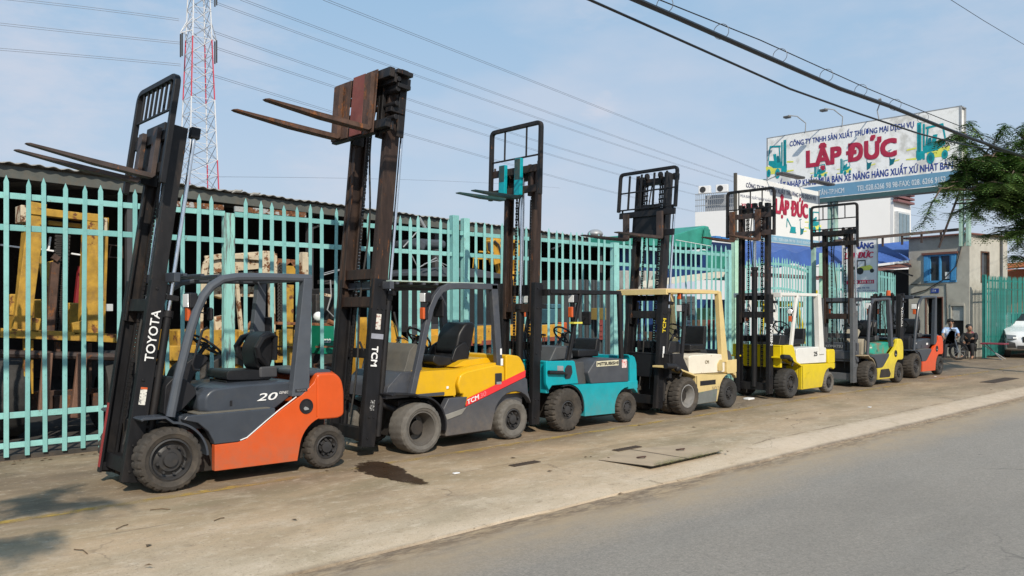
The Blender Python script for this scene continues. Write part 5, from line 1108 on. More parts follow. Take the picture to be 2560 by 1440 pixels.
# dark forklift with white round lamp in front of it
Y = 14; t = thing('yard_forklift', 'black forklift with grey hoses in the shed left of the tallest mast', 'forklift', group=rowg)
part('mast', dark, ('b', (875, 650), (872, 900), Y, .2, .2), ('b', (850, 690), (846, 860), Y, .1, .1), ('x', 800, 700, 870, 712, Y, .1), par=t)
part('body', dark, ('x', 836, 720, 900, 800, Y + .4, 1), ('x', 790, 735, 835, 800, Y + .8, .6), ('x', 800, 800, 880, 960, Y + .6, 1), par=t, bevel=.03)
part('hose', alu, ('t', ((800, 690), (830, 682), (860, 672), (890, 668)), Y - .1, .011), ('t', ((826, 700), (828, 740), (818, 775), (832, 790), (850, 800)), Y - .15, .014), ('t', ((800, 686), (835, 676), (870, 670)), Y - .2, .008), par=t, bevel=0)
lamp_ = aY(796, 792, Y - .2); MB().ball(tuple(lamp_), .10).build('lamp', glassl, t)
part('diagonal_bar', alu, ('b', (858, 780), (878, 850), Y - .3, .04, .04), par=t)
# yellow excavator hood behind the second truck
Y = 13.2; t = thing('yard_excavator', 'yellow machine hood behind the mast of the golden yellow forklift', 'excavator', group=rowg)
b = MB(); hp = [(925, 960), (928, 800), (960, 792), (985, 800), (1000, 832), (1035, 858), (1048, 905), (1050, 960)]; pw = [aY(x, y, Y) for x, y in hp]; b.prism(rounded([(v.x, v.z) for v in pw], .12), Y, Y + 1.3); b.build('hood', yard_o, t, bevel=.05, seg=3)
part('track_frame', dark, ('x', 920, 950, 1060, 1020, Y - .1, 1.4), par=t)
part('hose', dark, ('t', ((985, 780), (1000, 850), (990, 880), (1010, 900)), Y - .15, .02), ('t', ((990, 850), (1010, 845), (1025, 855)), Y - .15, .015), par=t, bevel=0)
# orange-yellow truck chassis with crane
Y = 13.6; t = thing('yard_truck', 'orange-yellow flatbed chassis standing in the yard behind the second and third forklifts', 'truck', group=rowg)
part('bed', yard_o, ('b', (1062, 842), (1400, 826), Y, .30, .16, .0), ('x', 1060, 838, 1120, 870, Y - .2, .3), ('x', 1268, 816, 1345, 838, Y - .3, .3), ('b', (1190, 818), (1345, 812), Y + .3, .06, .05), ('x', 1195, 838, 1205, 860, Y - .3, .2), ('x', 1340, 822, 1400, 845, Y, .4), par=t, bevel=.015)
part('sill', mat('red_brown_sill', (.24, .06, .035), .7, rust=.2), ('b', (1120, 862), (1400, 846), Y - .08, .10, .08), par=t)
part('support_leg', rustm, ('b', (1222, 860), (1226, 960), Y, .09, .09), ('b', (1272, 855), (1275, 960), Y, .14, .09), ('b', (1240, 870), (1222, 905), Y, .05, .05), ('b', (1205, 865), (1212, 950), Y, .04, .04), ('b', (1310, 855), (1312, 950), Y, .09, .09), par=t)
for x in (1090, 1380):
    p = aY(x, 930, Y + .1); wb = MB(); wb.lathe([(.2, .02), (.40, -.01), (.45, .05), (.45, .26), (.4, .3), (.2, .3)], (p.x, Y + .1, .45), 40); wb.build('wheel', tyre3, t)
# yellow excavator boom and cab
Y = 15; t = thing('yard_excavator', 'yellow excavator with raised boom behind the fence left of the turquoise forklift', 'excavator', group=rowg)
part('cab', yard_o, ('b', (1222, 600), (1292, 603), Y, .12, .3), ('b', (1262, 600), (1262, 684), Y, .11, .2), ('b', (1290, 603), (1290, 684), Y, .08, .2), ('b', (1256, 682), (1292, 682), Y, .08, .2), par=t, bevel=.01)
part('boom', yard_o, ('b', (1226, 600), (1238, 660), Y - .2, .20, .2), ('b', (1238, 600), (1252, 684), Y - .1, .13, .2), ('b', (1275, 690), (1262, 760), Y, .12, .2), ('b', (1270, 700), (1256, 838), Y, .15, .3), ('b', (1285, 700), (1285, 830), Y, .1, .2), par=t, bevel=.01)
part('rail', yard_o, ('t', ((1198, 629), (1224, 631)), Y - .2, .02), ('t', ((1183, 646), (1222, 648)), Y - .2, .02), ('t', ((1184, 646), (1182, 670)), Y - .2, .01), ('t', ((1196, 648), (1196, 672)), Y - .2, .01), ('t', ((1208, 648), (1208, 674)), Y - .2, .01), par=t, bevel=0)
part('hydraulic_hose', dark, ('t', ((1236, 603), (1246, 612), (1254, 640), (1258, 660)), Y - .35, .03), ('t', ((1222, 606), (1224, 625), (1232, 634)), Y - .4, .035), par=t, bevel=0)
# grey canopy machine
Y = 14.4; t = thing('yard_machine', 'dark grey canopied machine behind the fence above the golden yellow forklift', 'machine', group=rowg)
tarp = mat('dark_grey_tarp', (.055, .062, .075), .6, var=.25, scale=2)
b = MB(); hp = [(1024, 690), (1026, 680), (1060, 674), (1100, 668), (1190, 672), (1240, 682), (1280, 690), (1284, 698), (1190, 694), (1100, 692)]; pw = [aY(x, y, Y) for x, y in hp]; b.prism([(v.x, v.z) for v in pw], Y, Y + 2.2); b.build('canopy', tarp, t, bevel=.02)
part('side_curtain', mat('black_curtain', (.012, .012, .014), .7), ('x', 1004, 700, 1040, 830, Y + .1, .1), ('x', 1040, 690, 1284, 812, Y + .15, .1), par=t)
part('lower_panel', mat('charcoal_panel', (.05, .05, .055), .6), ('x', 1030, 812, 1120, 842, Y - .1, .2), ('x', 1120, 812, 1284, 838, Y, .2), par=t)
part('upper_cab', tarp, ('b', (1040, 625), (1050, 600), Y + .6, .3, .3), ('x', 1045, 595, 1118, 622, Y + .7, 1), par=t, bevel=.08)
part('frame_bar', alu, ('t', ((1008, 618), (1044, 578)), Y, .015), ('t', ((1048, 545), (1068, 580)), Y + 1, .04), ('t', ((1030, 640), (1045, 670), (1090, 645), (1110, 668)), Y - .1, .014), ('t', ((1060, 660), (1092, 652), (1118, 664)), Y - .2, .012), par=t, bevel=0)
# assorted machines behind the third and fourth trucks
Y = 14.2; t = thing('yard_machine', 'small blue pump with hoses in the yard right of the rusty brown mast', 'machine', group=rowg)
part('housing', mat('faded_blue_paint', (.04, .11, .15), .6, rust=.15), ('x', 1376, 772, 1396, 810, Y, .4), ('x', 1380, 760, 1404, 772, Y, .3), ('x', 1376, 810, 1404, 850, Y, .5), par=t, bevel=.03)
part('hose', dark, ('t', ((1380, 820), (1395, 812), (1405, 820), (1402, 835), (1388, 836)), Y - .1, .02), par=t, bevel=0)
part('orange_cap', orl, ('x', 1408, 806, 1418, 830, Y, .2), par=t, bevel=.02)
cols = {'red_tin': (.20, .04, .035), 'green_tin': (.03, .09, .055), 'ochre_tin': (.26, .19, .06), 'grey_tin': (.09, .095, .10), 'white_tin': (.42, .42, .40), 'blue_tin': (.035, .06, .10), 'brown_tin': (.11, .075, .05), 'orange_tin': (.5, .16, .05)}
cm = {k: mat(k, v, .6, var=.15, dirt=.4) for k, v in cols.items()}
clut = [('grey_tin', 1424, 700, 1440, 900, 'crate'), ('red_tin', 1498, 800, 1508, 850, 'crate'), ('green_tin', 1505, 790, 1520, 860, 'crate'), ('ochre_tin', 1508, 770, 1516, 800, 'crate'), ('white_tin', 1472, 738, 1504, 748, 'crate'),
        ('grey_tin', 1555, 700, 1575, 760, 'cabinet'), ('white_tin', 1558, 828, 1575, 850, 'crate'), ('red_tin', 1680, 792, 1690, 815, 'crate'), ('ochre_tin', 1686, 812, 1700, 850, 'crate'), ('brown_tin', 1745, 800, 1830, 850, 'crate'), ('white_tin', 1742, 792, 1756, 815, 'crate'),
        ('grey_tin', 1700, 740, 1740, 800, 'cabinet'), ('green_tin', 1770, 770, 1810, 800, 'crate'), ('brown_tin', 1640, 830, 1690, 880, 'crate'), ('red_tin', 1785, 800, 1800, 822, 'crate'), ('blue_tin', 1700, 795, 1740, 840, 'cabinet')]
CL = ['tall grey crate behind the fence, right of the small blue pump', 'red upright crate behind the fence above the turquoise forklift seat', 'dark green upright crate behind the fence, right of the red one above the turquoise forklift', 'small ochre crate on top of the clutter above the turquoise forklift', 'flat white crate behind the fence above the turquoise forklift roof',
      'narrow grey cabinet behind the fence under the left air conditioner', 'small white crate low behind the rear pillar of the turquoise forklift', 'small red crate behind the cream-yellow guard, left of its lamp', 'upright ochre crate behind the cream-yellow forklift lamp', 'wide brown crate behind the cream-yellow forklift seat', 'small white crate above the wide brown one behind the cream-yellow forklift',
      'square grey cabinet hanging behind the fence inside the cream-yellow guard', 'low green crate in front of the navy sheet, upper right inside the cream-yellow guard', 'brown crate low behind the steering wheel of the cream-yellow forklift', 'small red crate beside the wide brown one behind the cream-yellow forklift', 'blue cabinet under the square grey one behind the cream-yellow forklift']
for i, (c, x0, y0, x1, y1, nm) in enumerate(clut):
    Yc = 14.6 + (i * 37 % 11) * .16; cn = c.split('_')[0]; b = MB(); bx(b, x0, y0, x1, y1, Yc, .45)
    p = aY((x0 + x1) / 2, y1, Yc); 
    for k in range(3): bx(b, x0 + (x1 - x0) * .12, y0 + (y1 - y0) * (.15 + .28 * k), x1 - (x1 - x0) * .12, y0 + (y1 - y0) * (.28 + .28 * k), Yc - .02, .03)
    tag(b.build(nm, cm[c], bevel=.015), CL[i], nm, 'crates and cabinets cluttering the yard')
# grey corrugated container at the end of the shed
b = MB(); p = aY(1440, 600, 15.3); q = aY(1545, 600, 15.3); n = 26
t = thing('container', 'dark grey ribbed container inside the shed above the turquoise forklift', 'container')
for i in range(n):
    x = p.x + (q.x - p.x) * i / n; b.box(x, 15.3 + (.04 if i % 2 else 0), .1, x + (q.x - p.x) / n, 17, 2.55)
b.build('ribbed_wall', mat('dark_container', (.055, .06, .065), .6), t)
# blue shelter, green canvas, air conditioners, scalloped awning
Y = 15.8
t = thing('blue_shelter', 'navy blue sheet shelter behind the fence above the cream-yellow forklift', 'shelter'); navy = mat('navy_sheet', (.015, .045, .16), .5, var=.2, scale=2)
part('sheet_wall', navy, ('x', 1555, 612, 1765, 700, Y, .1), ('x', 1555, 745, 1840, 900, Y + .8, .1), par=t)
b = MB(); p = aY(1775, 592, Y + .6); q = aY(1905, 612, Y + .6); n = 9
for i in range(n):
    a = p.lerp(q, i / n); c = p.lerp(q, (i + .8) / n); b.box(a.x, a.y - .25, a.z - .05, c.x, a.y + .3, a.z + .02)
b.build('blue_roof_ribs', mat('bright_blue_sheet', (.05, .22, .55), .5), t)
part('dark_wall', mat('dark_navy_sheet', (.012, .03, .10), .6), ('x', 1775, 604, 1850, 640, Y + .5, .1), par=t)  # darker navy wall under the blue roof ribs
t = thing('green_canvas', 'green canvas cover draped over a load behind the cream-yellow forklift mast', 'tarpaulin'); canv = mat('green_canvas', (.035, .26, .20), .6, var=.25, scale=2, bump=.4, bscale=5)
b = MB(); hp = [(1560, 588), (1640, 592), (1700, 583), (1762, 564), (1772, 566), (1782, 600), (1776, 622), (1700, 618), (1560, 612)]; pw = [aY(x, y, Y - .6) for x, y in hp]; b.prism([(v.x, v.z) for v in pw], Y - .6, Y + .8)
b.build('cover', canv, t, bevel=.03)
part('side_flap', canv, ('x', 1752, 625, 1832, 702, Y + .4, .05), ('b', (1768, 572), (1762, 622), Y - .7, .25, .08), par=t)
part('shelf_rail', white, ('b', (1690, 600), (1780, 616), Y - .8, .02, .04), par=t)
b = MB(); p0 = aY(1605, 712, 14.9); p1 = aY(1826, 685, 14.9); n = 60; up = []; lo_ = []
for i in range(n + 1):
    p = p0.lerp(p1, i / n); up.append((p.x, p.z + .11 + .03 * i / n)); lo_.append((p.x, p.z - .06 - .03 * abs(math.sin(i * math.pi / 6))))
b.prism(up + lo_[::-1], 14.9, 14.92); o = b.build('awning', mat('cream_awning', (.66, .64, .56), .7, dirt=.3)); tag(o, 'cream awning with scalloped edge hanging behind the fence above the cream-yellow forklift', 'awning')
for i, (x, lb) in enumerate(((1586, 'left of two'), (1633, 'right of two'))):
    p = aY(x, 700, 15.2); a_ = thing('air_conditioner', f'white air conditioner unit on the wall behind the fence, {lb}', 'air conditioner', (p.x, 15.2, p.z - .28), 0, 'air conditioners behind the fence')
    MB().box(-.40, 0, 0, .40, .3, .55).build('casing', cm['white_tin'], a_, bevel=.02); MB().cyl((.1, .0, .27), (.1, -.02, .27), .2, n=24).build('fan_grille', cm['grey_tin'], a_)
part_y = thing('yard_truck', 'yellow truck cab behind the gate above the lemon yellow forklift', 'truck', group=rowg); Y = 15
part('cab', niy, ('x', 1905, 752, 2008, 768, Y, .4), ('b', (1912, 760), (1900, 860), Y, .1, .1), ('b', (1990, 765), (2010, 850), Y, .14, .2), ('x', 1990, 820, 2025, 860, Y, .4), ('x', 2033, 725, 2045, 745, Y - .6, .2), par=part_y, bevel=.02)
part('white_panel', white, ('x', 1930, 748, 1946, 850, Y - .2, .1), par=part_y); part('windscreen', mirror, ('x', 1950, 770, 1990, 820, Y + .1, .05), par=part_y)
t = thing('tarpaulin', 'blue tarpaulin stretched over the yard behind the lemon yellow forklift mast', 'tarpaulin'); btm = mat('blue_tarpaulin', (.045, .105, .34), .5, var=.2, scale=1.5, bump=.5, bscale=3)
b = MB(); n = 24; vs = []
for i in range(n + 1):
    x = 1850 + (2110 - 1850) * i / n
    for j, (yy_, YY) in enumerate(((597 + 8 * math.sin(i * .8), 15.5), (628 + 5 * math.sin(i * 1.1), 13.6), (664 + 6 * math.sin(i * .9), 13.5))): vs.append(tuple(aY(x, yy_, YY)))
b.add(vs, [(i * 3 + j, (i + 1) * 3 + j, (i + 1) * 3 + 1 + j, i * 3 + 1 + j) for i in range(n) for j in range(2)]); b.build('sheet', btm, t)
part('rope', dark, ('t', ((1870, 680), (1960, 664), (2080, 668)), 13.4, .01), par=t, bevel=0)
part('valance', mat('maroon_sheet', (.20, .09, .10), .7), ('x', 1875, 680, 2050, 700, 13.8, .03), par=t)

# ------------------------------------------------------------ big roadside billboard, across the road direction
bw = mat('weathered_billboard_white', (.86, .86, .85), .6, var=.03, mottled=((.60, .59, .56), 1.3), dirt=.3, dirtc=(.6, .59, .57), dscale=3)
frm = mat('pale_green_frame', (.30, .45, .38), .5, dirt=.5, rust=.05); blue_ = mat('sign_blue', (.14, .30, .44), .5, var=.05); navyl = mat('navy_lettering', (.02, .05, .28), .5); redl = mat('crimson_lettering', (.42, .02, .06), .5)
blt = mat('pale_blue_lettering', (.62, .68, .72), .5); tl = mat('turquoise_print', (.0, .28, .32), .5, var=.3, scale=3); yl = mat('yellow_print', (.72, .72, .12), .5); tl2 = mat('dark_turquoise_print', (.0, .15, .19), .5)
XB = 30.5
bb = thing('billboard', 'large weathered billboard with big crimson lettering on tall posts', 'billboard')
z0, z1 = 6.02, 8.68; YA, YBr = 17.2, 9.98
def bp(u, v): return (XB - .003, YA + (YBr - YA) * u, z0 + (z1 - z0) * v)     # u left to right, v bottom to top
MB().box(XB, YBr, z0, XB + .45, YA, z1).build('panel', bw, bb, bevel=.01)
b = MB(); b.box(XB - .01, YBr - .05, z0 - .16, XB + .5, YA + .05, z0); b.build('lower_beam', mat('dark_green_beam', (.04, .09, .09), .5), bb)
b = MB(); b.box(XB - .01, YBr - .06, z0, XB + .06, YBr, z1 + .04); b.box(XB + .42, YBr - .06, z0, XB + .5, YBr, z1 + .04); b.box(XB, YBr - .06, z1, XB + .5, YA, z1 + .04); b.box(XB, YA, z0, XB + .06, YA + .05, z1 + .04); b.build('frame', alu, bb)
b = MB(); b.add([bp(0, 0.012), bp(1, .012), bp(1, .185), bp(0, .185)], [(0, 1, 2, 3)]); b.build('blue_band', blue_, bb)
TXR, TXU = (0, -1, 0), (0, 0, 1)
b = MB(); p = bp(.135, .83); text(b, 'CÔNG TY TNHH SẢN XUẤT THƯƠNG MẠI DỊCH VỤ', p, TXR, TXU, .20, bold=.02, fit=4.75, thick=.004); p = bp(.03, .215)
text(b, 'XUẤT NHẬP KHẨU MUA BÁN XE NÂNG HÀNG XUẤT XỨ NHẬT BẢN', p, TXR, TXU, .25, bold=.02, fit=6.8, thick=.004); b.build('navy_lettering', navyl, bb)
b = MB(); i = 0
for du in (-.006, .0, .006):
    for dv in (-.016, 0, .016): text(b, 'LẬP ĐỨC', bp(.235 + du, .49 + dv), TXR, TXU, .60, fit=3.4, thick=.004 + .0015 * i); i += 1
b.build('red_lettering', redl, bb)
b = MB(); text(b, 'BÌNH TÂN-TP.HCM', bp(.24, .05), TXR, TXU, .19, bold=.02, fit=1.45, thick=.004); text(b, 'TEL:028.6266 98 98-FAX: 028. 6266 9152', bp(.51, .05), TXR, TXU, .20, bold=.02, fit=3.1, thick=.004); b.build('pale_lettering', blt, bb)
def pic(par, P, u, v, s, flip=1, kind='truck', asp=1.0):
    """flat print of a lift truck on a sign: P(u,v) gives the plane; s = height share"""
    def q(a, c, k=0): x, y, z = P(u + flip * a * s * asp, v + c * s); return (x, y, z)
    def poly(name, m, lst):
        b = MB()
        for li, (l, dz) in enumerate(lst):
            dz = dz + li * .07; pts = [Vector(q(a, c)) + Vector(NRM) * (.003 + dz * .002) for a, c in l]; b.add([tuple(p) for p in pts], [tuple(range(len(pts)))])
        b.build(name, m, par)
    circ = lambda x, y, r, n=16: [(x + r * math.cos(2 * math.pi * i / n), y + r * math.sin(2 * math.pi * i / n)) for i in range(n)]
    if kind == 'truck':
        poly('printed_yellow', yl, [([(.0, .12), (.5, .12), (.75, .25), (.78, .35), (.0, .30)], 0), ([(-.72, .36), (-.38, .38), (-.38, .42), (-.72, .40)], 0), ([(-.74, .14), (-.38, .12), (-.38, .17), (-.74, .17)], 0)])
        poly('printed_turquoise', tl, [([(-.35, .1), (-.2, .1), (-.2, 1.0), (-.35, 1.0)], 1), ([(-.15, .1), (-.08, .1), (-.08, .95), (-.15, .95)], 1), ([(-.1, .25), (.35, .28), (.62, .40), (.6, .50), (.1, .46), (-.1, .42)], 1),
            ([(-.05, .82), (.5, .85), (.6, .5), (.65, .5), (.55, .90), (-.05, .87)], 1), ([(-.06, .42), (.0, .42), (.06, .84), (.0, .84)], 1), ([(.15, .46), (.3, .46), (.36, .66), (.2, .66)], 1), ([(-.38, .15), (-.1, .12), (-.1, .30), (-.38, .34)], 1), (circ(.12, .12, .14), 2), (circ(.6, .16, .11), 2)])
        poly('printed_dark_turquoise', tl2, [(circ(.12, .12, .07), 3), (circ(.6, .16, .05), 3), ([(-.3, .3), (-.25, .3), (-.25, .95), (-.3, .95)], 3), ([(.0, .42), (.15, .42), (.15, .6), (.05, .6)], 3)])
    elif kind == 'pallet':
        poly('printed_turquoise', tl2, [([(-.1, .0), (.3, .1), (.5, .45), (.1, .4), (-.1, .5)], 1), ([(-.12, .4), (-.06, .4), (-.10, .95), (-.15, .95)], 1), ([(-.3, .9), (.1, .98), (.1, 1.02), (-.3, .95)], 1)])
        poly('printed_yellow', yl, [([(.2, .2), (.9, .28), (.9, .34), (.2, .28)], 0)])
    else:
        poly('printed_turquoise', tl, [([(-.1, .1), (.55, .1), (.55, .45), (.0, .45)], 1), ([(.0, .40), (.08, .42), (-.38, 1.0), (-.48, .95)], 1), ([(-.48, .98), (-.40, .98), (-.46, .35), (-.54, .35)], 1), ([(-.15, .0), (.6, .0), (.6, .09), (-.15, .09)], 2)])
NRM = (-1, 0, 0)
pic(bb, bp, .075, .38, .56, -1, asp=.20); pic(bb, bp, .855, .32, .56, 1, asp=.24); pic(bb, bp, .30, .30, .22, 1, asp=.30); pic(bb, bp, .44, .30, .24, 1, asp=.22); pic(bb, bp, .565, .33, .24, 1, 'pallet', .18); pic(bb, bp, .68, .35, .22, 1, 'pallet', .22)
for (y, zb) in ((14.55, .2), (9.85, 3.9)):
    p = MB(); p.box(XB + .15, y - .12, zb, XB + .40, y - .02, z0 - .15); p.box(XB + .15, y + .10, zb, XB + .4, y + .2, z0 - .15)
    for k in range(9):
        za = z0 - .2 - k * .32
        if za - .3 > zb: p.beam((XB + .27, y - .05, za), (XB + .27, y + .13, za - .3), .03, .04)
    p.build('post', frm, bb, bevel=.01)
MB().tube([(XB + .3, 10.0, 6.0), (XB + .3, 10.75, 3.9)], .04, 6).build('strut', rustd, bb)
for i, (px, py, d_, fl) in enumerate(((2013, 338, .35, -1), (2105, 318, .35, -1), (2198, 297, .4, 1))):
    base = aX(px, py + 6, XB); lt = thing('billboard_lamp', ['leftmost curved lamp on top of the large billboard', 'middle curved lamp on top of the large billboard', 'rightmost curved lamp on top of the large billboard, bending right'][i], 'lamp', (XB, base.y, z1), 0, 'curved lamps on the large billboard')
    MB().tube([(0, 0, 0), (-.05, -.05 * fl * -1, .35), (-.3, .18 * -fl, .62), (-.7, .34 * -fl, .62)], .022, 6).build('arm', alu, lt); MB().box(-.88, .30 * -fl - .07, .50, -.66, .40 * -fl + .07, .58).build('lamp_head', cm['grey_tin'], lt, bevel=.02)
# ------------------------------------------------------------ second sign, above the fence and along it
XA2, XC2 = 17.55, 21.75; YS = 10.72; s0, s1 = 3.43, 4.98
sg = thing('sign_board', 'white company sign board standing along the top of the fence, with two strip lamps', 'sign')
def sp_(u, v): return (XA2 + (XC2 - XA2) * u, YS - .003, s0 + (s1 - s0) * v)
MB().box(XA2, YS, s0, XC2, YS + .05, s1).build('panel', mat('sign_white', (.76, .76, .76), .5, var=.02, dirt=.15, dirtc=(.6, .6, .6)), sg, bevel=.006)
MB().box(XA2 - .07, YS - .02, s0 - .5, XA2 - .003, YS + .04, s1 + .03).build('side_frame', mat('dark_bronze_frame', (.08, .07, .055), .5), sg); MB().box(XC2 + .003, YS - .01, s0, XC2 + .05, YS + .06, s1 + .02).build('side_frame', alu, sg)
b = MB(); b.add([sp_(0, 0.01), sp_(1, .01), sp_(1, .12), sp_(0, .12)], [(0, 1, 2, 3)]); b.build('blue_band', mat('faded_blue_band', (.20, .38, .52), .5), sg)
b = MB(); text(b, 'CÔNG TY TNHH SẢN XUẤT THƯƠNG MẠI DỊCH VỤ', sp_(.10, .83), (1, 0, 0), TXU, .11, bold=.02, fit=3.6, thick=.004); text(b, 'MUA BÁN XUẤT NHẬP KHẨU', sp_(.04, .66), (1, 0, 0), TXU, .07, fit=1.45, thick=.004); b.build('grey_lettering', mat('grey_lettering', (.13, .14, .22), .5), sg)
b = MB(); [text(b, 'LẬP ĐỨC', sp_(.44 + du, .50 + dv), (1, 0, 0), TXU, .36, fit=1.7, thick=.004 + .0015 * k_) for k_, (du, dv) in enumerate([(a_, c_) for a_ in (-.005, 0, .005) for c_ in (-.012, 0, .012)])]; text(b, 'XE NÂNG HÀNG', sp_(.05, .50), (1, 0, 0), TXU, .10, bold=.03, fit=1.35, thick=.004); b.build('red_lettering', redl, sg)
b = MB(); text(b, 'BÌNH TÂN TP.HCM  TEL: 028.6266 98 98 - FAX: 028.6266 9152', sp_(.12, .04), (1, 0, 0), TXU, .07, fit=3.6, thick=.004); b.build('pale_lettering', blt, sg)
NRM = (0, -1, 0); pic(sg, sp_, .92, .26, .42, 1, asp=.36); pic(sg, sp_, .63, .20, .24, 1, 'digger', .45); pic(sg, sp_, .76, .18, .28, 1, 'pallet', .3)
for i, (xa, xb) in enumerate(((.31, .58), (.72, .98))):
    p, q = sp_(xa, 1), sp_(xb, 1); l_ = thing('strip_lamp', ['grey strip lamp over the left half of the company sign board', 'grey strip lamp over the right end of the company sign board'][i], 'lamp', (p[0], YS, s1), 0, 'strip lamps on the company sign board')
    MB().box(0, -.52, .10, q[0] - p[0], -.30, .16).build('lamp_housing', mat('strip_lamp_grey', (.07, .07, .075), .5), l_, bevel=.02); MB().tube([(.1, .05, .0), (.1, -.4, .12)], .015, 6).build('arm', alu, l_)
b = MB(); b.box(XA2 + .1, YS + .02, 0, XA2 + .2, YS + .12, s0); b.box(XC2 - .2, YS + .02, 0, XC2 - .1, YS + .12, s0); b.build('post', frm, sg)
# ------------------------------------------------------------ hanging banner
XN = 24.0; bn = thing('banner', 'small white portrait banner with a yellow lift truck picture and a red arrow', 'banner')
def np_(u, v): return (XN - .003, 11.08 - 1.02 * u, 2.22 + 1.53 * v)
MB().box(XN, 10.06, 2.22, XN + .02, 11.08, 3.75).build('panel', mat('banner_white', (.74, .74, .76), .5, var=.02), bn)
b = MB(); b.box(XN - .01, 10.04, 2.2, XN + .03, 10.06, 3.77); b.box(XN - .01, 11.08, 2.2, XN + .03, 11.10, 3.77); b.box(XN - .01, 10.04, 3.75, XN + .03, 11.1, 3.78); b.build('frame', alu, bn)
b = MB(); text(b, 'XE NÂNG', np_(.08, .84), TXR, TXU, .16, bold=.05, fit=.84, thick=.004); text(b, 'GÒ', np_(.18, .065), TXR, TXU, .0001); text(b, '028.6266 98 98', np_(.2, .07), TXR, TXU, .045, thick=.004, fit=.6); text(b, 'BÌNH TÂN - TP.HCM', np_(.05, .02), TXR, TXU, .03, thick=.004, fit=.9); b.build('navy_lettering', navyl, bn)
b = MB(); [text(b, 'LẬP ĐỨC', np_(.07 + du, .66), TXR, TXU, .17, shear=.2, fit=.84, thick=.004 + .0015 * k_) for k_, du in enumerate((-.01, 0, .01, .02))]; b.add([np_(.06, .19), np_(.2, .135), np_(.2, .165), np_(.92, .165), np_(.92, .235), np_(.2, .235), np_(.2, .255)], [tuple(range(7))]); b.build('red_lettering', mat('bright_red_print', (.62, .02, .08), .5), bn)
b = MB(); text(b, '0903 333 581', np_(.22, .18), TXR, TXU, .06, bold=.03, fit=.68, thick=.006); b.build('white_lettering', white, bn)
def fl(name, m, ls, k=1):
    b = MB()
    for l in ls: b.add([(np_(u, v)[0] - .002 * k, np_(u, v)[1], np_(u, v)[2]) for u, v in l], [tuple(range(len(l)))])
    b.build(name, m, bn)
ci = lambda x, y, r: [(x + r * math.cos(i * .449), y + r * .67 * math.sin(i * .449)) for i in range(14)]
fl('printed_yellow_truck', yl, [[(.45, .42), (.88, .42), (.88, .48), (.80, .52), (.58, .50), (.45, .47)]]); fl('printed_black_truck', inkb, [ci(.52, .41, .10), ci(.86, .41, .06), [(.42, .48), (.45, .48), (.45, .62), (.42, .62)], [(.42, .60), (.68, .60), (.68, .62), (.42, .62)], [(.65, .50), (.68, .50), (.68, .6), (.65, .6)], [(.2, .44), (.44, .44), (.44, .50), (.3, .5)]], 2)

# ------------------------------------------------------------ guard house
cor = Vector((32.2, 10.2)); fd_ = Vector((.18, .984)).normalized(); sd_ = Vector((fd_.y, -fd_.x))
gh = thing('guard_house', 'two-storey pale plastered guard house with a blue window and a dark door', 'building', (cor.x, cor.y, 0), math.atan2(sd_.y, sd_.x))
# local: +x runs along the short side wall to the right, +y along the front wall into depth
plas = mat('stained_plaster', (.43, .41, .36), .9, var=.12, scale=2, dirt=.7, dirtc=(.24, .22, .19), dscale=1.2, bump=.2)
Lf, Ls, Hh = 2.3, 2.67, 4.42; wins = [(.95, 2.85, 2.55, 3.52, 'w'), (.9, 1.9, .0, 2.12, 'd'), (.35, .85, .9, 1.75, 's')]
b = MB(); wt = .14
# front wall (plane x=0) built round its openings: window y .7..2.5 z 2.8..3.75 ; door y 1.45..2.35 z 0..2.15 ; hatch y .35..1.0 z .75..1.85
b.box(0, 0, 3.76, wt, Lf, Hh); b.box(0, 0, 2.72, wt, .46, 3.76); b.box(0, 1.68, 2.72, wt, Lf, 3.76); b.box(0, 0, 2.15, wt, Lf, 2.72)
b.box(0, 1.6, 0, wt, Lf, 2.15); b.box(0, .65, 0, wt, 1.0, 2.15); b.box(0, 0, 0, wt, .20, 2.15); b.box(0, .20, 0, wt, .65, .75); b.box(0, .20, 1.85, wt, .65, 2.15)
b.box(wt, 0, 0, .75, wt, Hh); b.box(.75, 0, 0, 1.35, wt, 2.7); b.box(.75, 0, 3.85, 1.35, wt, Hh); b.box(1.35, 0, 0, Ls, wt, Hh); b.box(wt, Lf - wt, 0, Ls, Lf, Hh); b.box(Ls - .1, wt, 0, Ls, Lf - wt, Hh)
b.build('wall', plas, gh); MB().box(wt, wt, 2.2, Ls - .1, Lf - wt, 2.3).build('floor', darkw, gh)
MB().box(-.2, -.12, Hh, Ls + .1, Lf + .2, Hh + .05).build('roof', mat('rust_red_roof_edge', (.17, .07, .055), .7, dirt=.4), gh)
bl = mat('sky_blue_shutter', (.06, .27, .55), .5, dirt=.4, dirtc=(.12, .22, .3)); wf = MB(); wf.box(-.02, .46, 2.72, .05, 1.68, 2.79); wf.box(-.02, .46, 3.70, .05, 1.68, 3.76)
for y in (.64, 1.04, 1.44): wf.box(-.025, y, 2.79, .05, y + .07, 3.70)
wo = wf.build('window', bl, gh, bevel=.005); MB().box(-.05, .46, 2.78, -.026, .64, 3.72).build('shutter', bl, wo, bevel=.004); MB().box(-.05, 1.51, 2.78, -.026, 1.68, 3.72).build('shutter', bl, wo, bevel=.004)
MB().box(.03, .64, 2.79, .04, 1.47, 3.7).build('pane', mirror, wo); MB().box(-.08, .40, 3.76, .02, 1.75, 3.84).build('lintel', MATS['rust_red_roof_edge'], wo); MB().box(.015, .72, 2.85, .028, .9, 3.1).build('paper', white, wo)
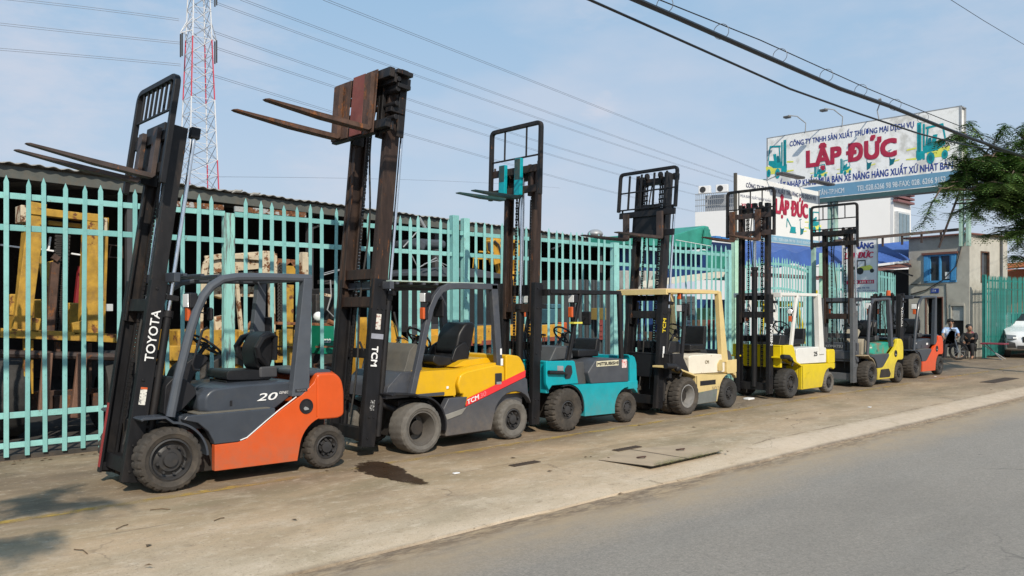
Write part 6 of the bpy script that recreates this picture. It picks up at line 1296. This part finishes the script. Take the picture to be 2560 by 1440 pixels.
dm = MB(); dm.box(-.015, .96, 0, .1, 1.0, 2.19); dm.box(-.015, 1.6, 0, .1, 1.64, 2.19); dm.box(-.015, 1.0, 2.15, .1, 1.6, 2.19); do = dm.build('door', mat('dark_red_door_frame', (.16, .07, .05), .6), gh)
MB().box(.5, .8, .0, .52, 2.1, 2.2).build('dark_doorway', darkw, do)
hm = MB(); hm.box(-.03, .18, 1.85, .02, .68, 1.93); hm.box(-.02, .16, .72, .02, .20, 1.85); hm.box(-.02, .65, .72, .02, .69, 1.85); ho_ = hm.build('hatch_window', plas, gh); MB().box(.04, .21, 1.32, .06, .64, 1.84).build('hatch_board', cm['white_tin'], ho_); MB().box(.1, .21, .76, .12, .64, 1.32).build('hatch_opening', darkw, ho_)
b = MB(); b.box(.76, -.02, 2.7, 1.34, .06, 2.76); b.box(.76, -.02, 3.8, 1.34, .06, 3.85); b.box(.75, -.02, 2.76, .8, .06, 3.8); b.box(1.3, -.02, 2.76, 1.35, .06, 3.8); so_ = b.build('side_window', rustm, gh); MB().box(.8, .07, 2.76, 1.3, .09, 3.8).build('pane', mirror, so_)
b = MB(); b.box(2.1, -.08, 0, 2.18, -.002, Hh); b.build('drain_pipe', cm['grey_tin'], gh)
b = MB(); b.box(-.02, 1.12, 2.34, -.003, 1.42, 2.50); pl_ = b.build('number_plate', navyl, gh); b = MB(); text(b, '134', (-.021, 1.37, 2.38), (0, -1, 0), TXU, .08, thick=.002); b.build('plate_lettering', white, pl_)
b = MB(); b.tube([(-.03, .2, 4.3), (-.06, .45, 3.3), (-.07, .95, 2.8), (-.04, 1.6, 2.45), (-.03, 2.2, 2.3)], .02, 6); b.tube([(-.02, 2.2, 2.68), (-.02, .85, 2.66), (-.02, .8, 1.2)], .013, 6); b.build('cable', dark, gh)
# blue roof and sheds between sign and guard house
t = thing('blue_roofed_shed', 'blue corrugated roof above a rusty awning beside the guard house', 'shed')
b = MB(); n = 30; P = [aX(2192, 660, 30), aX(2275, 650, 32.6), aX(2275, 604, 35), aX(2192, 612, 33)]; vs = []
for i in range(n + 1):
    u = i / n; o_ = Vector((0, 0, .05 if i % 2 else 0))
    vs += [tuple(P[0].lerp(P[3], u) + o_), tuple(P[1].lerp(P[2], u) + o_)]
b.add(vs, [(i * 2, i * 2 + 1, i * 2 + 3, i * 2 + 2) for i in range(n)]); b.build('blue_roof', btm, t)
b = MB(); P = [aX(2190, 678, 29.5), aX(2280, 668, 31.8), aX(2275, 656, 33), aX(2190, 666, 30.5)]; b.add([tuple(p) for p in P], [(0, 1, 2, 3)]); b.build('awning', MATS['rust_red_roof_edge'], t)
b = MB(); b.beam(aX(2240, 676, 31.6), aX(2282, 690, 31.9), .1, .05); b.build('dark_strut', dark, t); b = MB(); p_ = aX(2185, 676, 34.5); q_ = aX(2285, 676, 34.5); b.box(34.5, q_.y, 0, 34.6, p_.y, p_.z); b.build('dark_side', darkw, t)
b = MB(); b.beam(aX(2085, 603, 28), aX(2425, 571, 31.6), .14, .10)
for k in range(7): p = aX(2085, 603, 28).lerp(aX(2425, 571, 31.6), (k + .5) / 7); b.beam(p, p - Vector((0, 0, .35)), .06, .06)
tag(b.build('roof_truss', rustd), 'long rusty roof beam with short hangers running to the guard house roof', 'beam')
b = MB(); p = aX(2518, 655, 40); q = aX(2600, 630, 40); b.beam((40, p.y, 3.6), (41, q.y - 3, 3.9), 1.2, .2); b.beam((41, p.y + .3, 1.8), (41, q.y - 3, 1.8), .3, 3.4, up=(0, 0, 1))
tag(b.build('distant_shed', mat('terracotta_roof', (.40, .13, .06), .8)), 'low building with orange roof at the far right edge behind the tree', 'building')

# ------------------------------------------------------------ white buildings behind
wb_ = mat('white_render', (.72, .72, .73), .8, var=.03, scale=.4)
t = thing('white_building', 'tall plain white building with maroon louvres and a glazed balcony, behind the billboards', 'building')
X0 = 45.
BR = Matrix.Translation((45, 18.2, 0)) @ Matrix.Rotation(R_(17), 4, 'Z') @ Matrix.Translation((-45, -18.2, 0)); t.location = BR.to_translation(); t.rotation_euler.z = R_(17); BI = BR.inverted()
MB().box(X0, 18.2, 0, X0 + 2.3, 24.2, 10.6).build('wall', wb_, t); MB().box(X0 + .1, 24.2, 0, X0 + 9, 28.9, 7.6).build('lower_wing', wb_, t)
MB(BI).box(X0 + .02, 18.0, 0, X0 + 2.4, 18.9, 9.2).build('corner_block', wb_, t)
lv = MB(BI); lv.M = BI @ Matrix.Translation((0, -.2, 0))
for k in range(6): lv.box(X0 - .06, 17.92, 7.1 + k * .22 + .4, X0 + 2.2, 18.19, 7.2 + k * .22 + .42)
lv.build('louvres', mat('maroon_louvre', (.20, .09, .09), .6), t)
wn = MB(BI @ Matrix.Translation((0, -.2, 0))); wn.box(X0 + .15, 18.0, 4.2, X0 + 1.7, 18.19, 7.0); wo = wn.build('window', mat('window_frame_grey', (.5, .52, .54), .5), t)
for k in range(3): MB(BI @ Matrix.Translation((0, -.2, 0))).box(X0 + .22 + k * .5, 17.96, 4.3, X0 + .60 + k * .5, 17.998, 6.9).build('pane', mat('pale_glass', (.16, .22, .26), .1), wo)
rl = MB()
for k in range(40): y = 24.3 + 4.55 * k / 39; rl.box(X0 + .1, y - .012, 7.6, X0 + .13, y + .012, 8.68)
for z in (7.95, 8.3, 8.66): rl.box(X0 + .09, 24.2, z, X0 + .14, 28.9, z + .04)
rl.build('balcony_cage', alu, t); MB().box(X0 + .8, 24.2, 7.6, X0 + 4, 28.5, 8.66).build('penthouse', mat('grey_render', (.30, .32, .36), .8), t); MB().box(X0 + .9, 24.2, 8.66, X0 + 4, 26.0, 9.4).build('green_roof', mat('pale_green_sheet', (.45, .58, .50), .7), t)
for i, y in enumerate((28.35, 27.3, 26.2)):
    a_ = thing('air_conditioner', ['leftmost of the three air conditioners on the roof of the white building', 'middle one of the three air conditioners on the roof of the white building', 'rightmost of the three air conditioners on the roof of the white building'][i], 'air conditioner', tuple(BR @ Vector((X0 + .1, y, 8.70))), R_(17), 'air conditioners on the roof')
    MB().box(0, -.36, 0, .3, .36, .46).build('casing', wb_, a_, bevel=.03); MB().cyl((0, .08, .23), (-.02, .08, .23), .18, n=20).build('fan_grille', dark, a_)

# ------------------------------------------------------------ lattice pylon
pyr = mat('pylon_red', (.50, .05, .08), .6); pyw = mat('pylon_white', (.62, .63, .66), .6); pyg = mat('pylon_grey', (.22, .24, .28), .6)
dP = 120.; base = aD(497, 500, dP); tr_ = thing('pylon', 'tall red and white lattice power pylon beyond the shed roof', 'pylon', (base.x, base.y, 0), math.atan2(base.y, base.x) + .35)
def hwz(z): return max(1.1, 2.75 - z * .033)
bars = {0: MB(), 1: MB(), 2: MB()}
zs = [0]; 
while zs[-1] < 56: zs.append(zs[-1] + max(2.2, hwz(zs[-1]) * 1.1))
for i in range(len(zs) - 1):
    za, zb = zs[i], zs[i + 1]; a, c = hwz(za), hwz(zb); band = 1 if (31 < za < 41 or za < 22) else 0
    cs = [(1, 1), (-1, 1), (-1, -1), (1, -1)]
    for k in range(4):
        p = (cs[k][0] * a, cs[k][1] * a, za); q = (cs[k][0] * c, cs[k][1] * c, zb); bars[0 if band else 1].beam(p, q, .15, .15)
        n_ = cs[(k + 1) % 4]; p2 = (n_[0] * a, n_[1] * a, za); q2 = (n_[0] * c, n_[1] * c, zb)
        bars[2 if i % 2 else 1].beam(p, q2, .06, .06); bars[2].beam(p2, q, .06, .06); bars[1].beam(q, q2, .06, .06)
pymid = MB()
for zc_ in (41.5, 50.):
    for s in (-1, 1):
        for e in (-1, 1): bars[1].beam((e * 1.3, s * 1.3, zc_ + .6), (0, s * 2.6, zc_ + .2), .11, .11); bars[1].beam((e * 1.3, s * 1.3, zc_ + 2.4), (0, s * 2.6, zc_ + .3), .09, .09)
        for e in (-.35, .35): MB().tube([(e, s * 2.5, zc_ + .1), (e, s * 2.5, zc_ - 3.2)], .11, 6).build('insulator', dark, tr_)
bars[0].build('red_legs', pyr, tr_); bars[1].build('white_lattice', pyw, tr_); bars[2].build('grey_braces', pyg, tr_)

# ------------------------------------------------------------ power lines and street cables
wm = mat('aluminium_conductor', (.16, .18, .22), .6)
def line(pts, r, name, label, cat='power line', group=None, n=40, m=wm, twin=0, par=None):
    P = [Vector(p) for p in pts]; out = []
    if len(P) == 3:                                        # parabola through three points, by chord share of the middle
        A, Bm, C_ = P; tm = (Bm - A).dot(C_ - A) / (C_ - A).length_squared; k = (Bm - A.lerp(C_, tm)) / (tm * (1 - tm)); out = [A.lerp(C_, i / n) + k * (i / n * (1 - i / n)) for i in range(n + 1)]
    else: out = P
    b = MB(); b.tube(out, r, 5)
    if twin: b.tube([p + Vector((0, 0, twin)) for p in out], r, 5)
    return tag(b.build(name, m), label, cat, group), out
GL = 'high-voltage lines fanning out from the pylon'
def far(a, bm, c, label, d0=118, dm=None, d1=300, r=.030, tw=.28):
    A = aD(*a, d0); C_ = aD(*c, d1)
    s = (bm[0] - a[0]) / (c[0] - a[0]); i = ((1 - s) / d0 + s / d1); Bm = aD(*bm, 1 / i)          # screen share -> real depth on the chord
    line([A, Bm, C_], r, 'power_line', label, 'power line', GL, 48, wm, tw)
far((807, 0), (1523, 280), (1900, 428), 'topmost right-hand power line, entering at the top edge right of the pylon', 105)
far((600, 0), (1363, 280), (1860, 452), 'second power line right of the pylon, leaving the top edge beside it', 112)
far((513, 0), (1296, 280), (1850, 460), 'third power line right of the pylon, starting behind its top')
far((533, 82), (1130, 286), (1780, 475), 'power line starting at the upper crossarm of the pylon')
far((527, 118), (1130, 313), (1750, 490), 'power line starting just below the upper crossarm insulators')
far((522, 188), (1130, 371), (1750, 533), 'lowest power line running right from the pylon')
far((448, 52), (200, 20), (-60, -8), 'uppermost power line running left from the pylon', 120, None, 110)
far((450, 110), (200, 84), (-60, 56), 'middle power line running left from the pylon', 120, None, 110)
far((452, 165), (200, 142), (-60, 121), 'lowest power line running left from the pylon', 120, None, 110)
far((540, 442), (930, 447), (1400, 470), 'thin single wire just above the shed roof right of the pylon', 150, None, 300, .03, 0)
far((2265, 515), (2420, 540), (2700, 560), 'thin wire behind the white building at the right', 60, None, 60, .012, 0)
far((2265, 535), (2400, 556), (2700, 580), 'lower thin wire behind the white building at the right', 60, None, 60, .012, 0)
cabm = mat('black_cable', (.012, .012, .014), .5)
def rp(Y_, z_, X_): return Vector((X_, Y_, z_))
# the thick bundle runs along the road at Y = 5.9
def cab(px, py, Y_=5.9): return aY(px, py, Y_)
bd = [cab(*p) for p in ((1380, -90), (1590, 0), (1700, 47), (1900, 135), (2100, 222), (2225, 266), (2345, 314), (2438, 350), (2560, 392), (2700, 440))]
def back(P): d_ = (P[0] - P[1]).normalized(); return [P[0] + d_ * 30 - Vector((0, 0, .9)), P[0] + d_ * 15 - Vector((0, 0, .15))] + list(P)
bd = back(bd)
line(bd, .034, 'cable_bundle', 'thick black cable bundle strung along the road across the top right', 'cable', m=cabm)
line([p + Vector((0, .03, .035 + .008 * (i % 2))) for i, p in enumerate(bd)], .016, 'cable', 'thin black cable taped on top of the thick bundle', 'cable', m=cabm)
ms_ = [cab(*p, 6.0) for p in ((1440, -80), (1650, 0), (1900, 100), (2168, 221), (2236, 249), (2305, 277), (2369, 303), (2475, 345), (2560, 375), (2700, 425))]
ms_ = back(ms_)
line(ms_, .008, 'messenger_wire', 'thin wire with knots just above the thick cable bundle', 'cable', m=cabm)
for i, (px, py) in enumerate(((1662, 8), (1803, 75), (1950, 135), (2066, 185), (2152, 222), (2238, 258), (2307, 290), (2475, 352))):
    c = cab(px, py + 4, 5.97); o = MB().torus(c, .10, .0045, (c.x, c.y - .3 * c.x, .3), 22).build('cable_ring', mat('grey_ring_wire', (.10, .10, .11), .5)); tag(o, ['first', 'second', 'third', 'fourth', 'fifth', 'sixth', 'seventh', 'eighth'][i] + ' wire ring from the left along the thick cable bundle', 'cable ring', 'wire rings along the cable bundle')
lo2 = [cab(*p, 6.25) for p in ((1330, -60), (1475, 0), (1700, 100), (1974, 222), (2150, 285), (2300, 335), (2400, 360), (2517, 382), (2650, 405))]
lo2 = back(lo2)
line(lo2, .017, 'cable', 'lower black cable crossing in front of the billboard', 'cable', m=cabm)
line([aY(1000, -900, 5.), aY(2370, -5, 5.), aY(2460, 52, 5.), aY(2600, 135, 5.), aY(2900, 290, 5.)], .005, 'cable', 'single thin wire crossing the top right corner', 'cable', m=cabm)
# ------------------------------------------------------------ trees
bark = mat('bark', (.12, .085, .06), .9, bump=.5, bscale=20)
def leafm(name, c):
    m = mat(name, c, .55, var=.35, scale=2.5); b_ = m.node_tree.nodes['Principled BSDF']; b_.inputs['Transmission Weight'].default_value = 0; b_.inputs['Subsurface Weight'].default_value = 0
    return m
leaf = [leafm('foliage', (.095, .185, .048)), leafm('foliage_light', (.19, .30, .08))]
def fern_tree(name, label, base, height, limbs, seed, nleaf, tr=.16, extra=()):
    rr = random.Random(seed); t = thing(name, label, 'tree', base)
    b = MB(); top = Vector((rr.uniform(-.2, .2), rr.uniform(-.2, .2), height * .5)); b.tube([(0, 0, 0), (.05, .02, height * .2), tuple(top * .8 + Vector((0, 0, .0))), tuple(top)], [tr * 1.3, tr, tr * .85, tr * .7], 10)
    b.build('trunk', bark, t); br = MB(); cr_ = MB(); tips = []
    for tgt in limbs:
        tgt = Vector(tgt); m1 = top.lerp(tgt, .35) + Vector((0, 0, .25)); m2 = top.lerp(tgt, .7) + Vector((rr.uniform(-.1, .1), rr.uniform(-.1, .1), .3))
        br.tube([top, m1, m2, tgt], [tr * .5, tr * .36, tr * .2, .015], 7)
        for k in range(9):
            s = rr.uniform(.3, 1); p = m1.lerp(m2, s / .6) if s < .6 else m2.lerp(tgt, (s - .6) / .4); d = Vector((rr.gauss(0, 1), rr.gauss(0, 1), rr.gauss(.1, .45))).normalized() * rr.uniform(.35, .95)
            q = p + d; br.tube([p, p.lerp(q, .5) + Vector((0, 0, .06)), q], [.025, .016, .007], 5); tips.append((p, q))
    per = max(3, nleaf // max(1, len(tips)))
    for p, q in tips:
        for k in range(per):
            s = rr.uniform(.25, 1.1); o = p.lerp(q, s); a = rr.uniform(0, 6.28); fd = Vector((math.cos(a), math.sin(a), rr.uniform(-.55, .25))).normalized(); ln = rr.uniform(.16, .36); side = fd.cross(Vector((0, 0, 1))).normalized()
            lm = 1 if rr.random() < .3 else 0; nn = 7                       # one feather leaf: paired leaflets along a drooping stalk
            for i in range(nn):
                u = i / (nn - 1); c = o + fd * (ln * u) - Vector((0, 0, .10 * u * u)); w_ = (.045 + .06 * math.sin(math.pi * (u * .8 + .15))) * rr.uniform(.8, 1.1)
                for sg_ in (-1, 1):
                    e = c + side * (sg_ * w_) + fd * .02 - Vector((0, 0, .015)); h_ = fd * (ln / nn * .5); mm_ = (c + e) / 2; cr_.add([c, mm_ - h_ * .8, e, mm_ + h_ * .9], [(0, 1, 2, 3)], lm)
    br.build('branches', bark, t); cr_.build('crown', leaf, t); return t
# feather-leaved tree at the right edge
TB = aD(2735, 860, 20.5); TB.z = 0
def lim(px, py, d): return aD(px, py, d) - TB
fern_tree('tree', 'dark green feather-leaved tree reaching in from the right edge in front of the billboard', tuple(TB), 7.0,
    [lim(2400, 400, 20), lim(2345, 470, 19.6), lim(2420, 340, 20.3), lim(2480, 420, 19.4), lim(2540, 330, 20.6), lim(2470, 500, 20.6), lim(2550, 470, 20), lim(2500, 600, 20.1), lim(2560, 660, 20.4), lim(2620, 380, 21), lim(2640, 560, 19.8),
     lim(2570, 540, 21.3), lim(2380, 510, 20.6), lim(2440, 440, 21), lim(2600, 640, 21), lim(2520, 380, 20), lim(2430, 460, 19.8), lim(2490, 460, 20.2), lim(2540, 520, 19.7), lim(2455, 385, 20.1), lim(2375, 440, 20.2), lim(2405, 500, 19.8), lim(2360, 410, 20), lim(2440, 350, 20.2), lim(2400, 455, 20.5), lim(2540, 400, 20.3), lim(2530, 590, 20.3), (1.5, .5, 5.5), (2.2, -1, 6), (.5, 1.5, 6.3)], 4, 14500)
# street tree across the road whose shade falls on the left end of the forecourt
fern_tree('tree', 'street tree beyond the left edge that throws dappled shade on the forecourt', (-3.45, 1.0, -.1), 6.4,
    [(1.2, .8, 5.0), (1.9, 1.6, 4.6), (.4, 1.8, 5.4), (-.6, 1.0, 5.8), (1.4, -.2, 5.6), (.5, .4, 6.2), (-1.4, 0, 5.2), (.2, -1.2, 5.4), (1.0, 2.6, 5.0), (1.7, .3, 4.4), (2.0, 1.0, 5.4)], 9, 2600)

# ------------------------------------------------------------ white car, motorbike and two people by the gate
def car():
    t = thing('car', 'white car at the right edge in front of the green gate, its nose in view', 'car', tuple(aD(2594, 893, 28.6).xy) + (0,), R_(22))
    wp = mat('white_car_paint', (.70, .71, .73), .25, var=.02, coat=.5); gl = mat('car_glass', (.02, .025, .03), .05); bp_ = mat('car_black_trim', (.02, .02, .02), .5)
    prof = [(.05, .32), (.0, .55), (.08, .78), (.30, .92), (.95, 1.05), (1.35, 1.10), (2.05, 1.52), (2.9, 1.60), (3.8, 1.52), (4.3, 1.10), (4.42, .75), (4.38, .35), (3.9, .25), (.5, .25)]
    b = MB(); P = rounded(prof, .08, 3); n = len(P); vs = []
    for y, k, zz in ((-.92, .06, .0), (-.86, .0, .0), (-.55, -.05, .02), (.55, -.05, .02), (.86, 0, 0), (.92, .06, 0)):
        for x, z in P:
            nar = .16 * max(0, (z - 1.0)) * (1 if y < 0 else -1) if z > 1.05 else 0; xx = x + (k + (.12 if abs(y) > .8 else 0) * max(0, 1 - x / 1.2)) if x < 2 else x
            vs.append((xx, y + nar * 2, z + (zz if z > .9 else 0)))
    fs = [tuple(range(n))] + [(k * n + i, (k + 1) * n + i, (k + 1) * n + (i + 1) % n, k * n + (i + 1) % n) for k in range(5) for i in range(n)] + [tuple(reversed(range(5 * n, 6 * n)))]
    b.add(vs, [f[::-1] for f in fs]); b.build('body', wp, t, angle=40)
    b = MB(); b.add([(1.45, -.62, 1.165), (1.45, .62, 1.165), (2.03, .55, 1.535), (2.03, -.55, 1.535)], [(0, 1, 2, 3)]); b.v = [v + Vector((-.015, 0, .03)) for v in b.v]; b.build('windscreen', gl, t)
    for s in (-1, 1):
        MB().prism([(1.7, 1.12), (2.15, 1.45), (3.6, 1.46), (4.0, 1.15)], s * .89, s * .80).build('side_window', gl, t)
        h = MB(); h.prism(rounded([(.02, .66), (.10, .80), (.48, .86), (.40, .74)], .03), s * .60, s * .93); ho_ = h.build('headlight', mat('headlight_glass', (.10, .11, .12), .08, spec=1), t, bevel=.02)
        MB().box(.0, s * .62, .69, .06, s * .74, .75).build('reflector', glassl, ho_)
        m_ = MB(); m_.box(1.55, s * .98, 1.08, 1.68, s * 1.14, 1.22); m_.build('wing_mirror', wp, t, bevel=.03)
        for x in (.85, 3.5):
            w_ = MB().lathe([(.2, .02), (.29, .0), (.33, .04), (.33, .2), (.2, .22)], (x, s * .93, .33), 36, 0, None, -s).build('wheel', tyre3, t); MB().lathe([(.2, .02), (.17, .05), (.05, .03), (0, .03)], (x, s * .93, .33), 24, 0, None, -s).build('rim', alu, w_)
        MB().prism(rounded([(.03, .36), (.02, .55), (.18, .60), (.22, .4)], .03), s * .64, s * .90).build('fog_recess', bp_, t)
    g = MB(); g.box(-.055, -.45, .56, .02, .45, .76)
    for k in range(5): g.box(-.07, -.44, .58 + k * .035, -.05, .44, .59 + k * .035)
    g.build('grille', bp_, t, bevel=.01); MB().box(-.06, -.6, .33, .05, .6, .45).build('lower_intake', bp_, t); MB().box(-.075, -.03, .64, -.058, .03, .72).build('badge', chrome, t)
car()
def motorbike():
    p = gnd(2396, 900); t = thing('motorbike', 'black step-through motorbike parked in front of the guard house', 'motorbike', (p.x, p.y, 0), R_(112))
    b = mat('black_gloss_paint', (.015, .015, .018), .25)
    for x in (0, 1.22):
        w_ = MB().lathe([(.22, .0), (.285, .01), (.30, .04), (.285, .07), (.22, .08)], (x, -.04, .30), 36).build('wheel', tyre3, t); r = MB()
        for k in range(8): a = k * math.pi / 4; r.cyl((x, 0, .3), (x + .23 * math.cos(a), 0, .3 + .23 * math.sin(a)), .008, n=5)
        r.cyl((x, -.05, .3), (x, .05, .3), .05, n=12); r.torus((x, 0, .3), .23, .012, (0, 1, 0), 24); r.build('rim', alu, w_)
    MB().tube([(0, .06, .3), (.16, .06, .85), (.2, .0, 1.0)], .022, 8).tube([(0, -.06, .3), (.16, -.06, .85)], .022, 8).build('front_fork', alu, t)
    MB().prism(rounded([(.12, .55), (.10, .98), (.24, 1.02), (.38, .75), (.45, .35), (.85, .30), (.85, .42), (.52, .45), (.40, .70)], .05), -.13, .13).build('leg_shield', b, t, bevel=.03)
    MB().prism(rounded([(.62, .40), (.60, .72), (1.30, .82), (1.55, .72), (1.2, .55), (1.0, .35)], .06), -.12, .12).build('rear_body', b, t, bevel=.04)
    MB().prism(rounded([(.60, .72), (.62, .80), (1.35, .86), (1.38, .80)], .03), -.13, .13).build('seat', seatm, t, bevel=.03)
    MB().tube([(.26, -.33, 1.04), (.22, -.15, 1.06), (.20, 0, 1.02), (.22, .15, 1.06), (.26, .33, 1.04)], .015, 8).build('handlebar', b, t)
    h = MB().box(.07, -.10, .92, .20, .10, 1.06).build('headlight', mat('white_cowling', (.6, .6, .6), .3), t, bevel=.03); MB().prism(rounded([(-.30, .36), (-.16, .58), (.08, .62), (.3, .5), (.24, .48), (.05, .57), (-.13, .53), (-.27, .34)], .03), -.06, .06).build('mudguard', b, t)
    MB().tube([(.9, -.15, .25), (1.5, -.16, .32)], [.025, .05], 8).build('exhaust', alu, t)
    for s in (-1, 1): MB().tube([(.24, s * .2, 1.05), (.26, s * .24, 1.2)], .007, 5).ball((.26, s * .26, 1.24), .06, 0, 10, (.3, 1, .7)).build('mirror', b, t)
motorbike()
skin = mat('skin', (.30, .16, .10), .6, var=.05); hair = mat('black_hair', (.01, .009, .008), .6)
def figure(label, loc, rz, J, shirt, trouser, sleeves='short', cap=False):
    """J: joint positions; one skinned surface for the body, clothes as slightly larger skinned shells"""
    t = thing('person', label, 'person', loc, rz)
    def skinned(name, verts, edges, rad, m, root=0):
        me = bpy.data.meshes.new(name); me.from_pydata([J[v] if isinstance(v, str) else v for v in verts], edges, []); me.materials.append(m)
        o = bpy.data.objects.new(name, me); COL.objects.link(o); o.parent = t; sk = o.modifiers.new('skin', 'SKIN'); sk.use_smooth_shade = True
        for i, r in enumerate(rad): me.skin_vertices[0].data[i].radius = (r, r) if not isinstance(r, tuple) else r
        for i in range(len(verts)): me.skin_vertices[0].data[i].use_root = (i == root)
        s = o.modifiers.new('sub', 'SUBSURF'); s.levels = 1; s.render_levels = 1; return o
    V_ = ['pel', 'chest', 'neck', 'headb', 'head', 'shL', 'elL', 'wrL', 'shR', 'elR', 'wrR', 'hipL', 'knL', 'anL', 'toL', 'hipR', 'knR', 'anR', 'toR']
    E_ = [(0, 1), (1, 2), (2, 3), (3, 4), (1, 5), (5, 6), (6, 7), (1, 8), (8, 9), (9, 10), (0, 11), (11, 12), (12, 13), (13, 14), (0, 15), (15, 16), (16, 17), (17, 18)]
    Rr = [.11, .11, .05, .075, .085, .055, .042, .028, .055, .042, .028, .085, .06, .042, .035, .085, .06, .042, .035]
    body = skinned('body', V_, E_, Rr, skin)
    lg = sleeves == 'long'; nk = tuple(Vector(J['chest']).lerp(Vector(J['neck']), .62)); eL = 'elL' if lg else tuple(Vector(J['shL']).lerp(Vector(J['elL']), .75)); eR = 'elR' if lg else tuple(Vector(J['shR']).lerp(Vector(J['elR']), .75))
    skinned('shirt', ['pel', 'chest', 'shL', eL, 'shR', eR, nk] + (['wrL', 'wrR'] if lg else []), [(0, 1), (1, 2), (2, 3), (1, 4), (4, 5), (1, 6)] + ([(3, 7), (5, 8)] if lg else []), [.155, .185, .085, .062, .085, .062, .075] + ([.044, .044] if lg else []), shirt)
    skinned('trousers', ['pel', 'hipL', 'knL', 'anL', 'hipR', 'knR', 'anR'], [(0, 1), (1, 2), (2, 3), (0, 4), (4, 5), (5, 6)], [.14, .105, .078, .06, .105, .078, .06], trouser)
    h = Vector(J['head']); f = Vector(J['face']).normalized(); side = f.cross(Vector((0, 0, 1))).normalized()
    MB().ball(tuple(h - f * .02 + Vector((0, 0, .035))), .108, 0, 14, (1, 1, .95)).build('hair', hair, t)
    b = MB(); b.ball(tuple(h + f * .035 - Vector((0, 0, .02))), .082, 0, 14, (1, .95, 1.25)); b.ball(tuple(h + f * .118 - Vector((0, 0, .025))), .016); b.ball(tuple(h + side * .09 - Vector((0, 0, .02))), .022); b.ball(tuple(h - side * .09 - Vector((0, 0, .02))), .022); b.build('face', skin, t)
    b = MB()
    for s in (-1, 1): b.ball(tuple(h + f * .108 + side * (s * .032) + Vector((0, 0, .005))), .011)
    b.build('eyes', hair, t); MB().ball(tuple(h + f * .105 - Vector((0, 0, .07))), .018, 0, 10, (1, 1, .35)).build('mouth', mat('lips', (.22, .07, .06), .6), t)
    if cap: b = MB(); b.ball(tuple(h + Vector((0, 0, .055))), .115, 0, 14, (1, 1, .75)); b.box(h.x + f.x * .16 - .06, h.y + f.y * .16 - .06, h.z + .05, h.x + f.x * .16 + .06, h.y + f.y * .16 + .06, h.z + .062); b.build('cap', hair, t)
    for w_, e_ in (('wrL', 'elL'), ('wrR', 'elR')):
        wv = Vector(J[w_]); d = (wv - Vector(J[e_])).normalized(); u = d.orthogonal().normalized(); hb = MB(); hb.tube([wv, wv + d * .05, wv + d * .085], [.026, .036, .030], 8)
        for k in range(4): a_ = wv + d * .08 + u * ((k - 1.5) * .018); q = a_ + d * (.045 + .008 * (k in (1, 2))) - Vector((0, 0, .01)); hb.tube([a_, q, q + d * .02 - Vector((0, 0, .02))], [.009, .008, .006], 5)
        hb.tube([wv + d * .02 + u * .03, wv + d * .06 + u * .05, wv + d * .085 + u * .045], [.011, .009, .007], 5); hb.build('hand', skin, t)
    return t
p = gnd(2376, 893)
J1 = dict(pel=(0, 0, .86), chest=(.02, 0, 1.22), neck=(.03, 0, 1.40), headb=(.04, 0, 1.47), head=(.05, 0, 1.58), face=(1, -.3, 0), shL=(.02, .19, 1.33), elL=(.16, .26, 1.10), wrL=(.38, .20, 1.05), shR=(.02, -.19, 1.33), elR=(.16, -.26, 1.10), wrR=(.38, -.22, 1.03), hipL=(.04, .10, .82), knL=(.42, .16, .78), anL=(.45, .17, .38), toL=(.60, .17, .33), hipR=(.04, -.10, .82), knR=(.42, -.17, .76), anR=(.42, -.2, .12), toR=(.57, -.21, .06))
P1 = aD(2376, 889, 29.4)
figure('person in a light blue shirt and black cap sitting on the motorbike', (P1.x, P1.y, -.32), R_(200), J1, mat('light_blue_shirt', (.28, .42, .68), .8, mottled=((.6, .64, .7), 4)), mat('dark_trousers', (.02, .022, .03), .8), 'short', True)
P2 = aD(2426, 893, 28.6)
J2 = dict(pel=(0, 0, .42), chest=(.10, 0, .74), neck=(.14, 0, .92), headb=(.16, 0, .98), head=(.17, 0, 1.08), face=(.9, .8, 0), shL=(.10, .19, .85), elL=(.30, .26, .70), wrL=(.50, .2, .72), shR=(.10, -.19, .85), elR=(.26, -.24, .60), wrR=(.46, -.12, .58), hipL=(.02, .1, .40), knL=(.42, .14, .52), anL=(.38, .15, .10), toL=(.55, .16, .04), hipR=(.02, -.1, .40), knR=(.42, -.14, .52), anR=(.40, -.16, .10), toR=(.56, -.17, .04))
figure('person in black with short dark hair sitting on a low stool beside the motorbike', (P2.x, P2.y, 0), R_(185), J2, mat('black_shirt', (.012, .012, .014), .85), mat('black_trousers', (.014, .014, .016), .85), 'long')
st_ = thing('stool', 'low dark stool under the person dressed in black', 'stool', (P2.x, P2.y, 0)); MB().box(-.15, -.15, .26, .15, .15, .29).build('seat', dark, st_, bevel=.01)
for a in (-.12, .12):
    for c in (-.12, .12): MB().box(a - .015, c - .015, 0, a + .015, c + .015, .26).build('leg', dark, st_)
p = aD(2480, 868, 28.2); ch = thing('folded_table', 'maroon folding table with crossed pale legs in front of the green gate', 'table', (p.x, p.y, 0), R_(0)); mr = mat('maroon_plastic', (.20, .03, .05), .5)
MB().box(-.25, -.45, .52, .25, .30, .57).build('tabletop', mr, ch, bevel=.01); MB().tube([(-.2, -.35, .02), (.2, .25, .52)], .014, 6).tube([(.2, -.35, .02), (-.2, .25, .52)], .014, 6).tube([(-.3, -.4, .02), (.3, .35, .02)], .014, 6).build('crossed_legs', alu, ch)
tag(MB().ball((p.x + .2, p.y + .75, .78), .17, 0, 14, (.5, 1, 1.1)).cyl((p.x + .2, p.y + .75, 0), (p.x + .2, p.y + .75, .65), .012, n=6).build('stop_paddle', mr), 'round maroon paddle on a thin stick standing in front of the green gate', 'paddle')
